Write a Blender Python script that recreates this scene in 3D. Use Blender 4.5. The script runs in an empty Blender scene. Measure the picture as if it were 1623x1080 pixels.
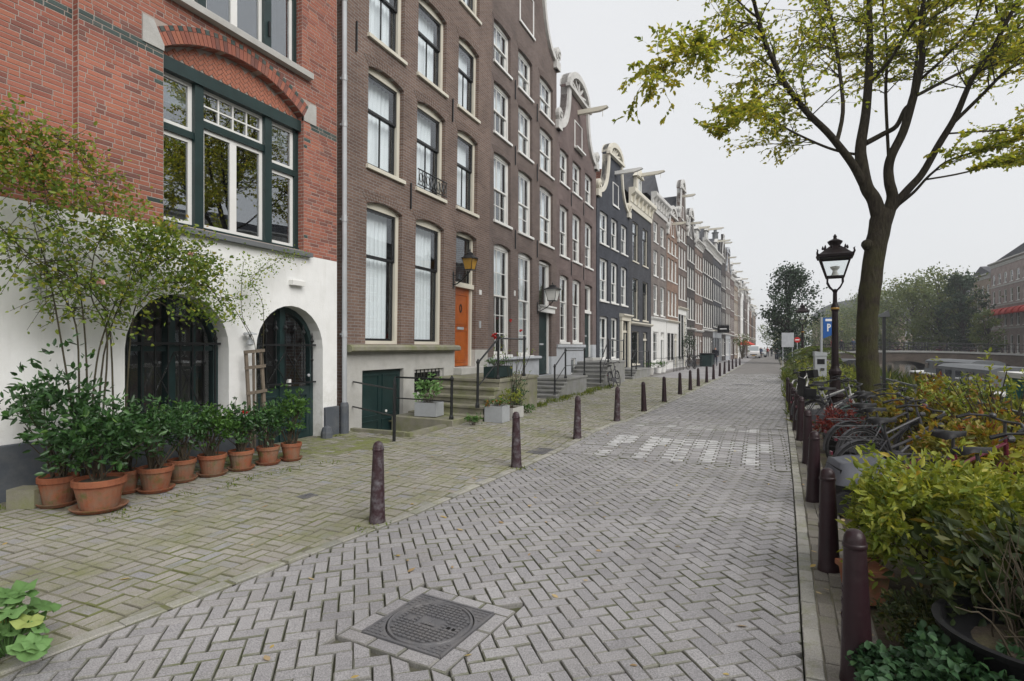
import bpy, math, random
import numpy as np
from mathutils import Vector, Matrix, Euler
R = math.radians
random.seed(7); rng = np.random.default_rng(7)
scene = bpy.context.scene
COL = scene.collection

# ------------------------------------------------------------------ camera
cam = bpy.data.cameras.new('camera'); cam_ob = bpy.data.objects.new('camera', cam); COL.objects.link(cam_ob)
cam_ob.location = (0, 0, 1.8); cam_ob.rotation_euler = (R(90), 0, R(24.09))
cam.sensor_width = 36.0; cam.lens = 19.52; cam.shift_y = 0.0062
cam.clip_start = 0.05; cam.clip_end = 3000
scene.camera = cam_ob
# ------------------------------------------------------------------ world: overcast sky
world = bpy.data.worlds.new('World'); scene.world = world; world.use_nodes = True
wn = world.node_tree; wn.nodes.clear()
SUN_EL, SUN_AZ = R(58), R(-60)
_sky = wn.nodes.new('ShaderNodeTexSky'); _sky.sky_type = 'NISHITA'; _sky.sun_disc = False
_sky.sun_elevation = SUN_EL; _sky.sun_rotation = R(120); _sky.dust_density = 3.0
_tc = wn.nodes.new('ShaderNodeTexCoord'); _nz = wn.nodes.new('ShaderNodeTexNoise')
_nz.inputs['Scale'].default_value = 2.2; _nz.inputs['Detail'].default_value = 4
_cr = wn.nodes.new('ShaderNodeValToRGB')
_cr.color_ramp.elements[0].color = (4.55, 4.6, 4.66, 1); _cr.color_ramp.elements[1].color = (5.0, 5.03, 5.08, 1)
_mx = wn.nodes.new('ShaderNodeMix'); _mx.data_type = 'RGBA'; _mx.inputs[0].default_value = 0.93
_bg = wn.nodes.new('ShaderNodeBackground'); _bg.inputs['Strength'].default_value = 0.1
_wo = wn.nodes.new('ShaderNodeOutputWorld')
wn.links.new(_tc.outputs['Generated'], _nz.inputs['Vector']); wn.links.new(_nz.outputs['Fac'], _cr.inputs['Fac'])
wn.links.new(_sky.outputs['Color'], _mx.inputs[6]); wn.links.new(_cr.outputs['Color'], _mx.inputs[7])
wn.links.new(_mx.outputs[2], _bg.inputs['Color']); wn.links.new(_bg.outputs['Background'], _wo.inputs['Surface'])
sun = bpy.data.lights.new('sun', 'SUN'); sun.energy = 1.5; sun.angle = R(45); sun.color = (1.0, 0.97, 0.93)
sun_ob = bpy.data.objects.new('sun', sun); COL.objects.link(sun_ob)
# light comes from above the canal, a little behind the camera
_d = Vector((1.15, -0.55, 1.0)).normalized(); sun_ob.rotation_euler = _d.to_track_quat('Z', 'Y').to_euler()
_sky.sun_elevation = math.asin(_d.z); _sky.sun_rotation = math.atan2(_d.x, _d.y)
scene.view_settings.view_transform = 'Standard'; scene.view_settings.look = 'None'
scene.view_settings.exposure = 0.85; scene.view_settings.gamma = 1.0; scene.view_settings.use_curve_mapping = False
cy = scene.cycles
cy.use_denoising = True; cy.max_bounces = 6; cy.diffuse_bounces = 3; cy.glossy_bounces = 3
cy.transmission_bounces = 4; cy.transparent_max_bounces = 12; cy.caustics_reflective = False; cy.caustics_refractive = False

# ------------------------------------------------------------------ helpers: objects
def srgb(h):
    h = h.lstrip('#'); c = [int(h[i:i+2], 16)/255 for i in (0, 2, 4)]
    return tuple(x/12.92 if x <= .04045 else ((x+.055)/1.055)**2.4 for x in c)

def link(o, parent=None):
    COL.objects.link(o)
    if parent is not None: o.parent = parent
    return o
def tag(o, label=None, cat=None, group=None, kind=None):
    if label: o['label'] = label
    if cat: o['category'] = cat
    if group: o['group'] = group
    if kind: o['kind'] = kind
    return o
def empty(name, loc=(0, 0, 0), rot=(0, 0, 0), label=None, cat=None, group=None):
    o = bpy.data.objects.new(name, None); COL.objects.link(o); o.empty_display_size = .2
    o.location = loc; o.rotation_euler = rot
    return tag(o, label, cat, group)
def inst(name, mesh, parent=None, loc=(0, 0, 0), rot=(0, 0, 0), scale=None):
    o = bpy.data.objects.new(name, mesh); o.location = loc; o.rotation_euler = rot
    if scale: o.scale = scale
    return link(o, parent)
KIDS = {}
def copy_tree(o, parent=None, mats=None):
    c = o.copy(); COL.objects.link(c); c.parent = parent
    for ch in o.children: copy_tree(ch, c)
    return c
def remat(root, table):
    """give a copied thing its own colour: swaps materials at object level"""
    def go(o):
        if o.type == 'MESH':
            for i, m in enumerate(o.data.materials):
                if m and m.name in table:
                    s = o.material_slots[i]; s.link = 'OBJECT'; s.material = table[m.name]
        for ch in o.children: go(ch)
    go(root)

class MB:
    """collects boxes, tubes, lathes and bands into one mesh"""
    def __init__(s): s.v = []; s.f = []; s.m = []
    def add(s, vs, fs, m=0):
        b = len(s.v); s.v += [tuple(p) for p in vs]
        for f in fs: s.f.append([b+i for i in f]); s.m.append(m)
        return s
    def box(s, x0, x1, y0, y1, z0, z1, m=0):
        vs = [(x, y, z) for z in (z0, z1) for y in (y0, y1) for x in (x0, x1)]
        return s.add(vs, [(0, 2, 3, 1), (4, 5, 7, 6), (0, 1, 5, 4), (2, 6, 7, 3), (0, 4, 6, 2), (1, 3, 7, 5)], m)
    def cbox(s, x0, x1, y0, y1, z0, z1, c=.01, m=0):
        """box with chamfered top edges"""
        vs = [(x, y, z0) for x, y in ((x0, y0), (x1, y0), (x1, y1), (x0, y1))]
        vs += [(x, y, z1-c) for x, y in ((x0, y0), (x1, y0), (x1, y1), (x0, y1))]
        vs += [(x, y, z1) for x, y in ((x0+c, y0+c), (x1-c, y0+c), (x1-c, y1-c), (x0+c, y1-c))]
        fs = [(3, 2, 1, 0), (8, 9, 10, 11)]
        for a in (0, 4):
            for i in range(4): j = (i+1) % 4; fs.append((a+i, a+j, a+j+4, a+i+4))
        return s.add(vs, fs, m)
    def obox(s, M, hx, hy, hz, m=0):
        vs = [M @ Vector((x*hx, y*hy, z*hz)) for z in (-1, 1) for y in (-1, 1) for x in (-1, 1)]
        return s.add(vs, [(0, 2, 3, 1), (4, 5, 7, 6), (0, 1, 5, 4), (2, 6, 7, 3), (0, 4, 6, 2), (1, 3, 7, 5)], m)
    def bar(s, a, b, w, h=None, m=0):
        """square bar from a to b"""
        a, b = Vector(a), Vector(b); d = b-a; L = d.length
        if L < 1e-6: return s
        q = d.to_track_quat('X', 'Z').to_matrix().to_4x4()
        return s.obox(Matrix.Translation((a+b)/2) @ q, L/2, w/2, (h or w)/2, m)
    def tube(s, pts, r, n=6, m=0, cap=True, closed=False):
        pts = [Vector(p) for p in pts]; k = len(pts)
        rs = r if isinstance(r, (list, tuple)) else [r]*k
        b = len(s.v); up = Vector((0, 0, 1)); prev = None
        for i, p in enumerate(pts):
            if closed: t = pts[(i+1) % k]-pts[i-1]
            else: t = pts[min(i+1, k-1)]-pts[max(i-1, 0)]
            if t.length < 1e-9: t = Vector((0, 0, 1))
            t.normalize()
            if prev is None:
                a = t.cross(up if abs(t.z) < .95 else Vector((1, 0, 0)))
            else:
                a = prev - t*prev.dot(t)
                if a.length < 1e-6: a = t.cross(up if abs(t.z) < .95 else Vector((1, 0, 0)))
            a.normalize(); prev = a; c = t.cross(a)
            for j in range(n):
                w = 2*math.pi*j/n; s.v.append(tuple(p + (a*math.cos(w)+c*math.sin(w))*rs[i]))
        rng_ = k if closed else k-1
        for i in range(rng_):
            i2 = (i+1) % k
            for j in range(n):
                j2 = (j+1) % n
                s.f.append([b+i*n+j, b+i*n+j2, b+i2*n+j2, b+i2*n+j]); s.m.append(m)
        if cap and not closed:
            s.f.append([b+j for j in range(n)][::-1]); s.m.append(m)
            s.f.append([b+(k-1)*n+j for j in range(n)]); s.m.append(m)
        return s
    def lathe(s, prof, n=16, c=(0, 0, 0), m=0, M=None, cap=True):
        b = len(s.v); k = len(prof)
        for r, z in prof:
            for j in range(n):
                w = 2*math.pi*j/n; p = Vector((r*math.cos(w), r*math.sin(w), z))
                if M: p = M @ p
                s.v.append((p[0]+c[0], p[1]+c[1], p[2]+c[2]))
        for i in range(k-1):
            for j in range(n):
                j2 = (j+1) % n
                s.f.append([b+i*n+j, b+i*n+j2, b+(i+1)*n+j2, b+(i+1)*n+j]); s.m.append(m)
        if cap:
            s.f.append([b+j for j in range(n)][::-1]); s.m.append(m)
            s.f.append([b+(k-1)*n+j for j in range(n)]); s.m.append(m)
        return s
    def prism(s, poly, y0, y1, m=0, axis='y'):
        """polygon in the x-z plane pushed along y (axis='y'), or in x-y pushed along z, or y-z along x"""
        n = len(poly)
        if axis == 'y': P = lambda a, b, t: (a, t, b)
        elif axis == 'z': P = lambda a, b, t: (a, b, t)
        else: P = lambda a, b, t: (t, a, b)
        vs = [P(a, b, y0) for a, b in poly] + [P(a, b, y1) for a, b in poly]
        fs = [tuple(range(n))[::-1], tuple(range(n, 2*n))]
        for i in range(n): j = (i+1) % n; fs.append((i, j, n+j, n+i))
        return s.add(vs, fs, m)
    def band(s, pts, w, y0, y1, m=0, closed=False):
        """a moulding of width w to the inner side of a line in the x-z plane, from depth y0 to y1"""
        k = len(pts); P = [Vector((a, b)) for a, b in pts]; Q = []
        for i in range(k):
            t = (P[(i+1) % k]-P[i-1]) if closed else (P[min(i+1, k-1)]-P[max(i-1, 0)])
            t.normalize(); Q.append(P[i]+Vector((-t.y, t.x))*w)
        b = len(s.v)
        for p, q in zip(P, Q):
            s.v += [(p.x, y0, p.y), (q.x, y0, q.y), (q.x, y1, q.y), (p.x, y1, p.y)]
        for i in range(k if closed else k-1):
            i2 = (i+1) % k
            for j in range(4):
                j2 = (j+1) % 4
                s.f.append([b+4*i+j, b+4*i+j2, b+4*i2+j2, b+4*i2+j]); s.m.append(m)
        if not closed:
            s.f.append([b, b+1, b+2, b+3]); s.m.append(m)
            e = b+4*(k-1); s.f.append([e+3, e+2, e+1, e]); s.m.append(m)
        return s
    def mesh(s, name, mats, smooth=False):
        me = bpy.data.meshes.new(name); me.from_pydata(s.v, [], s.f)
        for mt in (mats if isinstance(mats, (list, tuple)) else [mats]): me.materials.append(mt)
        if any(s.m): me.polygons.foreach_set('material_index', s.m)
        if smooth: me.polygons.foreach_set('use_smooth', [True]*len(me.polygons))
        me.update()
        # make every closed shell face outward
        return me
    def build(s, name, mats, parent=None, loc=(0, 0, 0), rot=(0, 0, 0), smooth=False, fix=True):
        me = s.mesh(name, mats, smooth)
        if fix: fix_normals(me)
        return inst(name, me, parent, loc, rot)
import bmesh
def fix_normals(me):
    bm = bmesh.new(); bm.from_mesh(me); bmesh.ops.recalc_face_normals(bm, faces=bm.faces); bm.to_mesh(me); bm.free()

# ------------------------------------------------------------------ helpers: materials
def nodes_of(name):
    m = bpy.data.materials.new(name); m.use_nodes = True; nt = m.node_tree; nt.nodes.clear()
    out = nt.nodes.new('ShaderNodeOutputMaterial'); return m, nt, out
def _n(nt, t, **kw):
    n = nt.nodes.new(t)
    for k, v in kw.items():
        if k in n.inputs: n.inputs[k].default_value = v
        else: setattr(n, k, v)
    return n
def _mix(nt, blend, fac, a, b):
    n = nt.nodes.new('ShaderNodeMix'); n.data_type = 'RGBA'; n.blend_type = blend
    for i, v in ((0, fac), (6, a), (7, b)):
        if hasattr(v, 'links'): nt.links.new(v, n.inputs[i])
        elif i == 0: n.inputs[0].default_value = v
        else: n.inputs[i].default_value = (v[0], v[1], v[2], 1)
    return n.outputs[2]
def _ramp(nt, fac, stops):
    n = nt.nodes.new('ShaderNodeValToRGB'); cr = n.color_ramp
    while len(cr.elements) < len(stops): cr.elements.new(.5)
    for e, (p, c) in zip(cr.elements, stops):
        e.position = p; e.color = (c[0], c[1], c[2], 1) if isinstance(c, (tuple, list)) else (c, c, c, 1)
    nt.links.new(fac, n.inputs['Fac']); return n.outputs['Color']
def _noise(nt, vec, scale, detail=4, rough=.6):
    n = nt.nodes.new('ShaderNodeTexNoise'); n.inputs['Scale'].default_value = scale
    n.inputs['Detail'].default_value = detail; n.inputs['Roughness'].default_value = rough
    if vec is not None: nt.links.new(vec, n.inputs['Vector'])
    return n.outputs['Fac']
def _math(nt, op, a, b=0.0):
    n = nt.nodes.new('ShaderNodeMath'); n.operation = op
    for i, v in ((0, a), (1, b)):
        if hasattr(v, 'links'): nt.links.new(v, n.inputs[i])
        else: n.inputs[i].default_value = v
    return n.outputs[0]
def _bump(nt, h, strength, dist=.01):
    n = nt.nodes.new('ShaderNodeBump'); n.inputs['Strength'].default_value = strength; n.inputs['Distance'].default_value = dist
    nt.links.new(h, n.inputs['Height']); return n.outputs['Normal']
def _pos(nt, world=False):
    if world: return nt.nodes.new('ShaderNodeNewGeometry').outputs['Position']
    return nt.nodes.new('ShaderNodeTexCoord').outputs['Object']

def mat(name, col, rough=.6, var=.15, scale=6, bump=.15, bscale=40, metal=0, spec=.4, dirt=None, dscale=1.5, damt=.5, fine=0, coat=0):
    """plain material with patchy tone, fine relief and optional dirt of its own colour"""
    m, nt, out = nodes_of(name); p = _n(nt, 'ShaderNodeBsdfPrincipled')
    v = _pos(nt)
    lo = tuple(c*(1-var) for c in col); hi = tuple(min(1, c*(1+var)) for c in col)
    c = _ramp(nt, _noise(nt, v, scale), [(.3, lo), (.7, hi)])
    if fine:
        c = _mix(nt, 'MULTIPLY', 1.0, c, _ramp(nt, _noise(nt, v, bscale*4, 2), [(.3, 1-fine), (.7, 1+fine)]))
    if dirt is not None:
        c = _mix(nt, 'MIX', _ramp(nt, _noise(nt, v, dscale, 6, .7), [(.45, 0), (.75, damt)]), c, dirt)
    nt.links.new(c, p.inputs['Base Color'])
    p.inputs['Roughness'].default_value = rough; p.inputs['Metallic'].default_value = metal
    p.inputs['Specular IOR Level'].default_value = spec; p.inputs['Coat Weight'].default_value = coat
    if bump: nt.links.new(_bump(nt, _noise(nt, v, bscale, 4), bump), p.inputs['Normal'])
    nt.links.new(p.outputs[0], out.inputs['Surface']); return m

def brick_mat(name, c1, c2, mortar, bw=.215, bh=.0625, ms=.007, dirt=None, damt=.4, bump=.5, rough=.85):
    m, nt, out = nodes_of(name); p = _n(nt, 'ShaderNodeBsdfPrincipled'); v = _pos(nt)
    sp = nt.nodes.new('ShaderNodeSeparateXYZ'); nt.links.new(v, sp.inputs[0])
    cb = nt.nodes.new('ShaderNodeCombineXYZ'); nt.links.new(_math(nt, 'ADD', sp.outputs[0], sp.outputs[1]), cb.inputs[0]); nt.links.new(sp.outputs[2], cb.inputs[1])
    b = nt.nodes.new('ShaderNodeTexBrick'); nt.links.new(cb.outputs[0], b.inputs['Vector'])
    for k, x in (('Scale', 1.0), ('Mortar Size', ms), ('Mortar Smooth', .2), ('Brick Width', bw), ('Row Height', bh), ('Bias', 0.0)): b.inputs[k].default_value = x
    b.inputs['Color1'].default_value = (*c1, 1); b.inputs['Color2'].default_value = (*c2, 1); b.inputs['Mortar'].default_value = (*mortar, 1)
    c = _mix(nt, 'MULTIPLY', 1.0, b.outputs['Color'], _ramp(nt, _noise(nt, v, 1.1, 5), [(.3, .78), (.7, 1.2)]))
    c = _mix(nt, 'MULTIPLY', 1.0, c, _ramp(nt, _noise(nt, v, 30, 3), [(.3, .85), (.7, 1.15)]))
    if dirt is not None: c = _mix(nt, 'MIX', _ramp(nt, _noise(nt, v, .8, 6, .7), [(.5, 0), (.75, damt)]), c, dirt)
    nt.links.new(c, p.inputs['Base Color']); p.inputs['Roughness'].default_value = rough; p.inputs['Specular IOR Level'].default_value = .25
    h = _math(nt, 'ADD', _math(nt, 'MULTIPLY', b.outputs['Fac'], -1.0), _math(nt, 'MULTIPLY', _noise(nt, v, 60, 3), .4))
    nt.links.new(_bump(nt, h, bump, .012), p.inputs['Normal'])
    nt.links.new(p.outputs[0], out.inputs['Surface']); return m

def piece_mat(name, stops, rough=.85, fine=.18, bump=.5, moss=None, mscale=1.2, mlo=.5, mhi=.68, spec=.25, patch=.15, pscale=.5):
    """pieces (bricks, pavers): tone per piece from the attribute rnd and the object's own random, speckle, moss with its own patches"""
    m, nt, out = nodes_of(name); p = _n(nt, 'ShaderNodeBsdfPrincipled'); v = _pos(nt, True)
    at = nt.nodes.new('ShaderNodeAttribute'); at.attribute_name = 'rnd'
    oi = nt.nodes.new('ShaderNodeObjectInfo')
    f = _math(nt, 'FRACT', _math(nt, 'ADD', at.outputs['Fac'], oi.outputs['Random']))
    c = _ramp(nt, f, stops)
    c = _mix(nt, 'MULTIPLY', 1.0, c, _ramp(nt, _noise(nt, v, pscale, 4), [(.3, 1-patch), (.7, 1+patch)]))
    c = _mix(nt, 'MULTIPLY', 1.0, c, _ramp(nt, _noise(nt, v, 130, 3), [(.32, 1-fine), (.68, 1+fine)]))
    if moss is not None:
        a = _ramp(nt, _noise(nt, v, mscale, 8, .75), [(mlo, 0), (mhi, 1)])
        c = _mix(nt, 'MIX', _math(nt, 'MULTIPLY', a, .75), c, moss)
    nt.links.new(c, p.inputs['Base Color']); p.inputs['Roughness'].default_value = rough; p.inputs['Specular IOR Level'].default_value = spec
    nt.links.new(_bump(nt, _noise(nt, v, 130, 4), bump, .004), p.inputs['Normal'])
    nt.links.new(p.outputs[0], out.inputs['Surface']); return m

def leaf_mat(name, stops, trans=.35, rough=.45, spec=.35):
    m, nt, out = nodes_of(name)
    at = nt.nodes.new('ShaderNodeAttribute'); at.attribute_name = 'rnd'
    c = _ramp(nt, at.outputs['Fac'], stops)
    p = _n(nt, 'ShaderNodeBsdfPrincipled'); p.inputs['Roughness'].default_value = rough; p.inputs['Specular IOR Level'].default_value = spec
    t = nt.nodes.new('ShaderNodeBsdfTranslucent'); mx = nt.nodes.new('ShaderNodeMixShader'); mx.inputs[0].default_value = trans
    nt.links.new(c, p.inputs['Base Color']); nt.links.new(_mix(nt, 'MULTIPLY', 1.0, c, (1.25, 1.15, .55)), t.inputs['Color'])
    nt.links.new(p.outputs[0], mx.inputs[1]); nt.links.new(t.outputs[0], mx.inputs[2]); nt.links.new(mx.outputs[0], out.inputs['Surface'])
    return m

def glass_mat(name, tint=(.95, .97, .975), refl=.05, rough=.0):
    m, nt, out = nodes_of(name)
    fr = nt.nodes.new('ShaderNodeLayerWeight'); fr.inputs['Blend'].default_value = .5
    g = nt.nodes.new('ShaderNodeBsdfGlossy'); g.inputs['Roughness'].default_value = rough; g.inputs['Color'].default_value = (.95, .97, 1, 1)
    t = nt.nodes.new('ShaderNodeBsdfTransparent'); t.inputs['Color'].default_value = (*tint, 1)
    mx = nt.nodes.new('ShaderNodeMixShader')
    f = _math(nt, 'MINIMUM', _math(nt, 'ADD', _math(nt, 'MULTIPLY', _math(nt, 'POWER', fr.outputs['Facing'], 4.0), .8), refl), 1.0)
    v = _pos(nt, True); nb = _bump(nt, _noise(nt, v, 1.3, 1), .02, .05)
    nt.links.new(nb, g.inputs['Normal'])
    nt.links.new(f, mx.inputs[0]); nt.links.new(t.outputs[0], mx.inputs[1]); nt.links.new(g.outputs[0], mx.inputs[2])
    nt.links.new(mx.outputs[0], out.inputs['Surface']); return m
# ------------------------------------------------------------------ palette
M = {}
M['paver'] = piece_mat('paver', [(0, (.262, .255, .262)), (.3, (.292, .285, .29)), (.6, (.312, .304, .309)), (.85, (.328, .32, .323)), (1, (.28, .27, .27))], fine=.4, bump=.9, moss=(.19, .19, .13), mscale=.8, mlo=.6, mhi=.85, patch=.18, pscale=.7)
M['paver_white'] = piece_mat('paver_white', [(0, (.47, .47, .475)), (.5, (.55, .55, .555)), (1, (.42, .42, .425))], fine=.25, moss=(.31, .305, .31), mscale=7, mlo=.5, mhi=.64)
M['walk'] = piece_mat('walk_brick', [(0, (.265, .25, .222)), (.25, (.30, .285, .255)), (.5, (.32, .30, .275)), (.78, (.285, .272, .255)), (.92, (.265, .265, .278)), (1, (.30, .268, .24))], fine=.3, bump=.9, moss=(.19, .20, .075), mscale=1.7, mlo=.46, mhi=.66, patch=.2)
M['walk_mossy'] = piece_mat('walk_mossy', [(0, (.19, .18, .15)), (.5, (.25, .235, .19)), (1, (.21, .2, .165))], fine=.3, bump=1.0, moss=(.15, .18, .025), mscale=3.4, mlo=.42, mhi=.56)
M['paver_edge'] = piece_mat('paver_edge', [(0, (.205, .20, .188)), (1, (.235, .228, .212))], fine=.3, moss=(.09, .105, .03), mscale=1.5, mlo=.45, mhi=.65)
M['walk_edge'] = piece_mat('walk_edge', [(0, (.18, .17, .135)), (1, (.21, .20, .16))], fine=.3, moss=(.12, .14, .03), mscale=2.0, mlo=.42, mhi=.6)
M['walk_dirty'] = piece_mat('walk_dirty', [(0, (.15, .14, .12)), (.5, (.20, .185, .16)), (1, (.17, .16, .14))], fine=.3, bump=.9, moss=(.13, .14, .05), mscale=2.5, mlo=.5, mhi=.7)
M['kerb'] = piece_mat('kerb_stone', [(0, (.30, .29, .265)), (.5, (.37, .36, .325)), (1, (.25, .25, .225))], fine=.25, bump=.8, moss=(.19, .20, .09), mscale=4.5, mlo=.48, mhi=.7)
M['joint'] = mat('joint_sand', (.10, .095, .075), .95, .3, 9, .5, 60, dirt=(.085, .10, .022), dscale=2.0, damt=1.0)
M['joint_walk'] = mat('joint_walk', (.17, .16, .125), .95, .25, 9, .6, 60, dirt=(.13, .15, .03), dscale=2.2, damt=1.0, fine=.3)
M['road_far'] = brick_mat('road_far', (.29, .28, .285), (.34, .33, .335), (.2, .19, .18), .2, .1, .008, bump=.2)
M['soil'] = mat('soil', (.055, .042, .03), .95, .45, 5, .9, 25, dirt=(.12, .13, .04), dscale=2, damt=.7, fine=.4)
M['verge'] = mat('verge_dust', (.18, .165, .13), .95, .3, 5, .7, 40, dirt=(.13, .13, .05), dscale=2.5, damt=.8, fine=.35)
M['iron'] = mat('cast_iron', (.17, .17, .18), .5, .15, 8, .3, 60, metal=.3, dirt=(.22, .2, .18), dscale=4, damt=.5)
M['stone'] = mat('grey_stone', (.44, .435, .415), .85, .1, 3, .3, 30, dirt=(.29, .28, .25), dscale=1.6, damt=.6, fine=.1)
M['stone_moss'] = mat('mossy_stone', (.22, .21, .165), .9, .2, 3, .5, 30, dirt=(.15, .17, .04), dscale=2.6, damt=.95, fine=.15)
M['water'] = mat('canal_water', (.035, .045, .035), .06, .1, .3, .25, 3, spec=.6)
M['quay_brick'] = brick_mat('quay_brick', (.12, .09, .075), (.16, .12, .09), (.2, .19, .17))

def lk(Y): return float(np.interp(Y, [-8, 0, 2.2, 5, 9, 13, 21, 34, 60, 130, 400], [-4.5, -3.92, -3.72, -3.37, -3.15, -2.93, -2.55, -2.1, -1.6, -.4, 4]))
def rk(Y): return float(np.interp(Y, [-8, 0, 4, 6.35, 8.4, 11.8, 17.65, 25.2, 35.2, 50.3, 130, 400], [-.15, .1, .24, .33, .40, .49, .67, .89, 1.15, 1.55, 3.4, 9]))
def road_z(Y): return float(np.interp(Y, [9.0, 10.85, 12.15, 13.5], [0, .075, .075, 0]))
def walk_z(X, Y): return .014 + road_z(Y)*.6 + .024*max(0.0, lk(Y)-X)
_ct, _st = math.cos(R(24.09)), math.sin(R(24.09))
def seen(X, Y, z):
    """distance from the photograph's viewpoint, or None when that view does not take the point in"""
    Z = -X*_st + Y*_ct
    if Z < .3: return None
    u = (X*_ct+Y*_st)/Z; v = (z-1.8)/Z
    return Z if abs(u) < .93 and -.605 < v < .63 else None

class Pieces:
    """many small bevelled slabs in one mesh, with a tone per piece"""
    def __init__(s, edge=None): s.v = []; s.f = []; s.r = []; s.m = []; s.edge = edge
    def slab(s, poly, zf, h=.05, c=.0065, m=0, rnd=None, dz=0.0):
        n = len(poly); cx = sum(p[0] for p in poly)/n; cy_ = sum(p[1] for p in poly)/n
        b = len(s.v); rnd = random.random() if rnd is None else rnd
        ax, ay = random.uniform(-.02, .02), random.uniform(-.02, .02)
        z0 = zf(cx, cy_)+dz
        for k, (ins, dn) in enumerate(((c*1.5, 0), (0, c), (0, h))):
            for x, y in poly:
                d = math.hypot(cx-x, cy_-y) or 1; q = ins/d
                s.v.append((x+(cx-x)*q, y+(cy_-y)*q, zf(x, y)+dz+ax*(x-cx)+ay*(y-cy_)-dn))
        s.f.append([b+i for i in range(n)])
        for k in (0, 1):
            for i in range(n):
                j = (i+1) % n; s.f.append([b+(k+1)*n+i, b+(k+1)*n+j, b+k*n+j, b+k*n+i])
        s.r += [rnd]*(1+2*n); e = m if s.edge is None else s.edge; s.m += [m]+[e]*(2*n)
    def build(s, name, mats, parent=None, kind='stuff'):
        me = bpy.data.meshes.new(name); me.from_pydata(s.v, [], s.f)
        for mt in mats: me.materials.append(mt)
        me.polygons.foreach_set('material_index', s.m)
        a = me.attributes.new('rnd', 'FLOAT', 'FACE'); a.data.foreach_set('value', np.array(s.r, dtype=np.float32))
        me.update(); o = inst(name, me, parent)
        if kind: o['kind'] = kind
        return o
def clip(poly, px, py, nx, ny):
    """keep the part of a convex polygon where (p - P).n <= 0"""
    out = []
    for i in range(len(poly)):
        a, b = poly[i], poly[(i+1) % len(poly)]
        da = (a[0]-px)*nx+(a[1]-py)*ny; db = (b[0]-px)*nx+(b[1]-py)*ny
        if da <= 0: out.append(a)
        if (da < 0 < db) or (db < 0 < da):
            t = da/(da-db); out.append((a[0]+(b[0]-a[0])*t, a[1]+(b[1]-a[1])*t))
    return out
def area(p):
    return abs(sum(p[i][0]*p[(i+1) % len(p)][1]-p[(i+1) % len(p)][0]*p[i][1] for i in range(len(p))))/2
def rect(cx, cy_, L, W, a):
    c, s = math.cos(a), math.sin(a)
    return [(cx+x*c-y*s, cy_+x*s+y*c) for x, y in ((-L/2, -W/2), (L/2, -W/2), (L/2, W/2), (-L/2, W/2))]

# ------------------------------------------------------------------ ground, canal, quays
g = MB()
g.add([(-400, -60, -.6), (3.3, -60, -.6), (3.3, 1200, -.6), (-400, 1200, -.6)], [(0, 1, 2, 3)])
g.add([(28, -60, -.1), (500, -60, -.1), (500, 1200, -.1), (28, 1200, -.1)], [(0, 1, 2, 3)])
tag(g.build('ground', M['verge'], fix=False), kind='structure')
w = MB().add([(3.2, -60, -1.05), (28.2, -60, -1.05), (28.2, 1200, -1.05), (3.2, 1200, -1.05)], [(0, 1, 2, 3)])
tag(w.build('canal_water', M['water'], fix=False), kind='structure')
q = MB().box(3.3, 3.75, -60, 400, -2, -.02).box(27.6, 28.3, -60, 400, -2, -.06)
tag(q.build('quay_wall', M['quay_brick']), kind='structure')
q = MB().box(3.25, 3.8, -60, 400, -.018, .06).box(27.5, 28.3, -60, 400, -.055, .05)
tag(q.build('quay_coping', M['stone']), kind='structure')

def strip(name, xl, xr, zf, ys, mats, ncol=4, mfun=None, skip=None):
    mb = MB(); rows = []
    for Y in ys:
        a, b = xl(Y), xr(Y); rows.append([(a+(b-a)*i/ncol, Y, zf(a+(b-a)*i/ncol, Y)) for i in range(ncol+1)])
    for r0, r1 in zip(rows[:-1], rows[1:]):
        for i in range(ncol):
            mb.add([r0[i], r0[i+1], r1[i+1], r1[i]], [(0, 1, 2, 3)], mfun(r0[i][1]) if mfun else 0)
    return tag(mb.build(name, mats, fix=False), kind='structure')
ROAD_END, WALK_END = 40.0, 32.0
ys = sorted(set([-20, -8, -4, 0] + [i*.5 for i in range(1, 90)] + [50, 60, 80, 100, 130, 200, 400] + [ROAD_END]))
road = strip('road', lk, rk, lambda X, Y: road_z(Y)-(.032 if Y < ROAD_END else .004), ys, [M['joint'], M['road_far']], 3, lambda Y: 0 if -4 <= Y < ROAD_END else 1)
PIT = (8.95, 10.2, -6.2)      # cellar entrance: along the street from, to, street edge
def _walk_x(Y): return lk(Y)
ysw = sorted(set(ys + [PIT[0], PIT[1], WALK_END]))
wm = MB()
for Y0, Y1 in zip(ysw[:-1], ysw[1:]):
    xs0 = [-9.5, PIT[2]] + [PIT[2]+(lk(Y0)-PIT[2])*i/4 for i in (1, 2, 3, 4)]; xs1 = [-9.5, PIT[2]] + [PIT[2]+(lk(Y1)-PIT[2])*i/4 for i in (1, 2, 3, 4)]
    dz = .009 if Y0 < WALK_END else .004
    for i in range(5):
        if i == 0 and Y0 >= PIT[0]-.01 and Y1 <= PIT[1]+.01: continue
        wm.add([(xs0[i], Y0, walk_z(xs0[i], Y0)-dz), (xs0[i+1], Y0, walk_z(xs0[i+1], Y0)-dz), (xs1[i+1], Y1, walk_z(xs1[i+1], Y1)-dz), (xs1[i], Y1, walk_z(xs1[i], Y1)-dz)], [(0, 1, 2, 3)], 0 if -4 <= Y0 < WALK_END else 1)
pavement = tag(wm.build('pavement', [M['joint_walk'], M['road_far']], fix=False), kind='structure')
verge = strip('quay_verge', lambda Y: rk(Y)+.1, lambda Y: 3.3, lambda X, Y: .002+road_z(Y)*.5, ys, [M['soil']], 3)
dust = strip('kerb_strip', lambda Y: rk(Y)+.1, lambda Y: rk(Y)+.42, lambda X, Y: .008+road_z(Y)*.5, ys, [M['verge']], 2)
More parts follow.
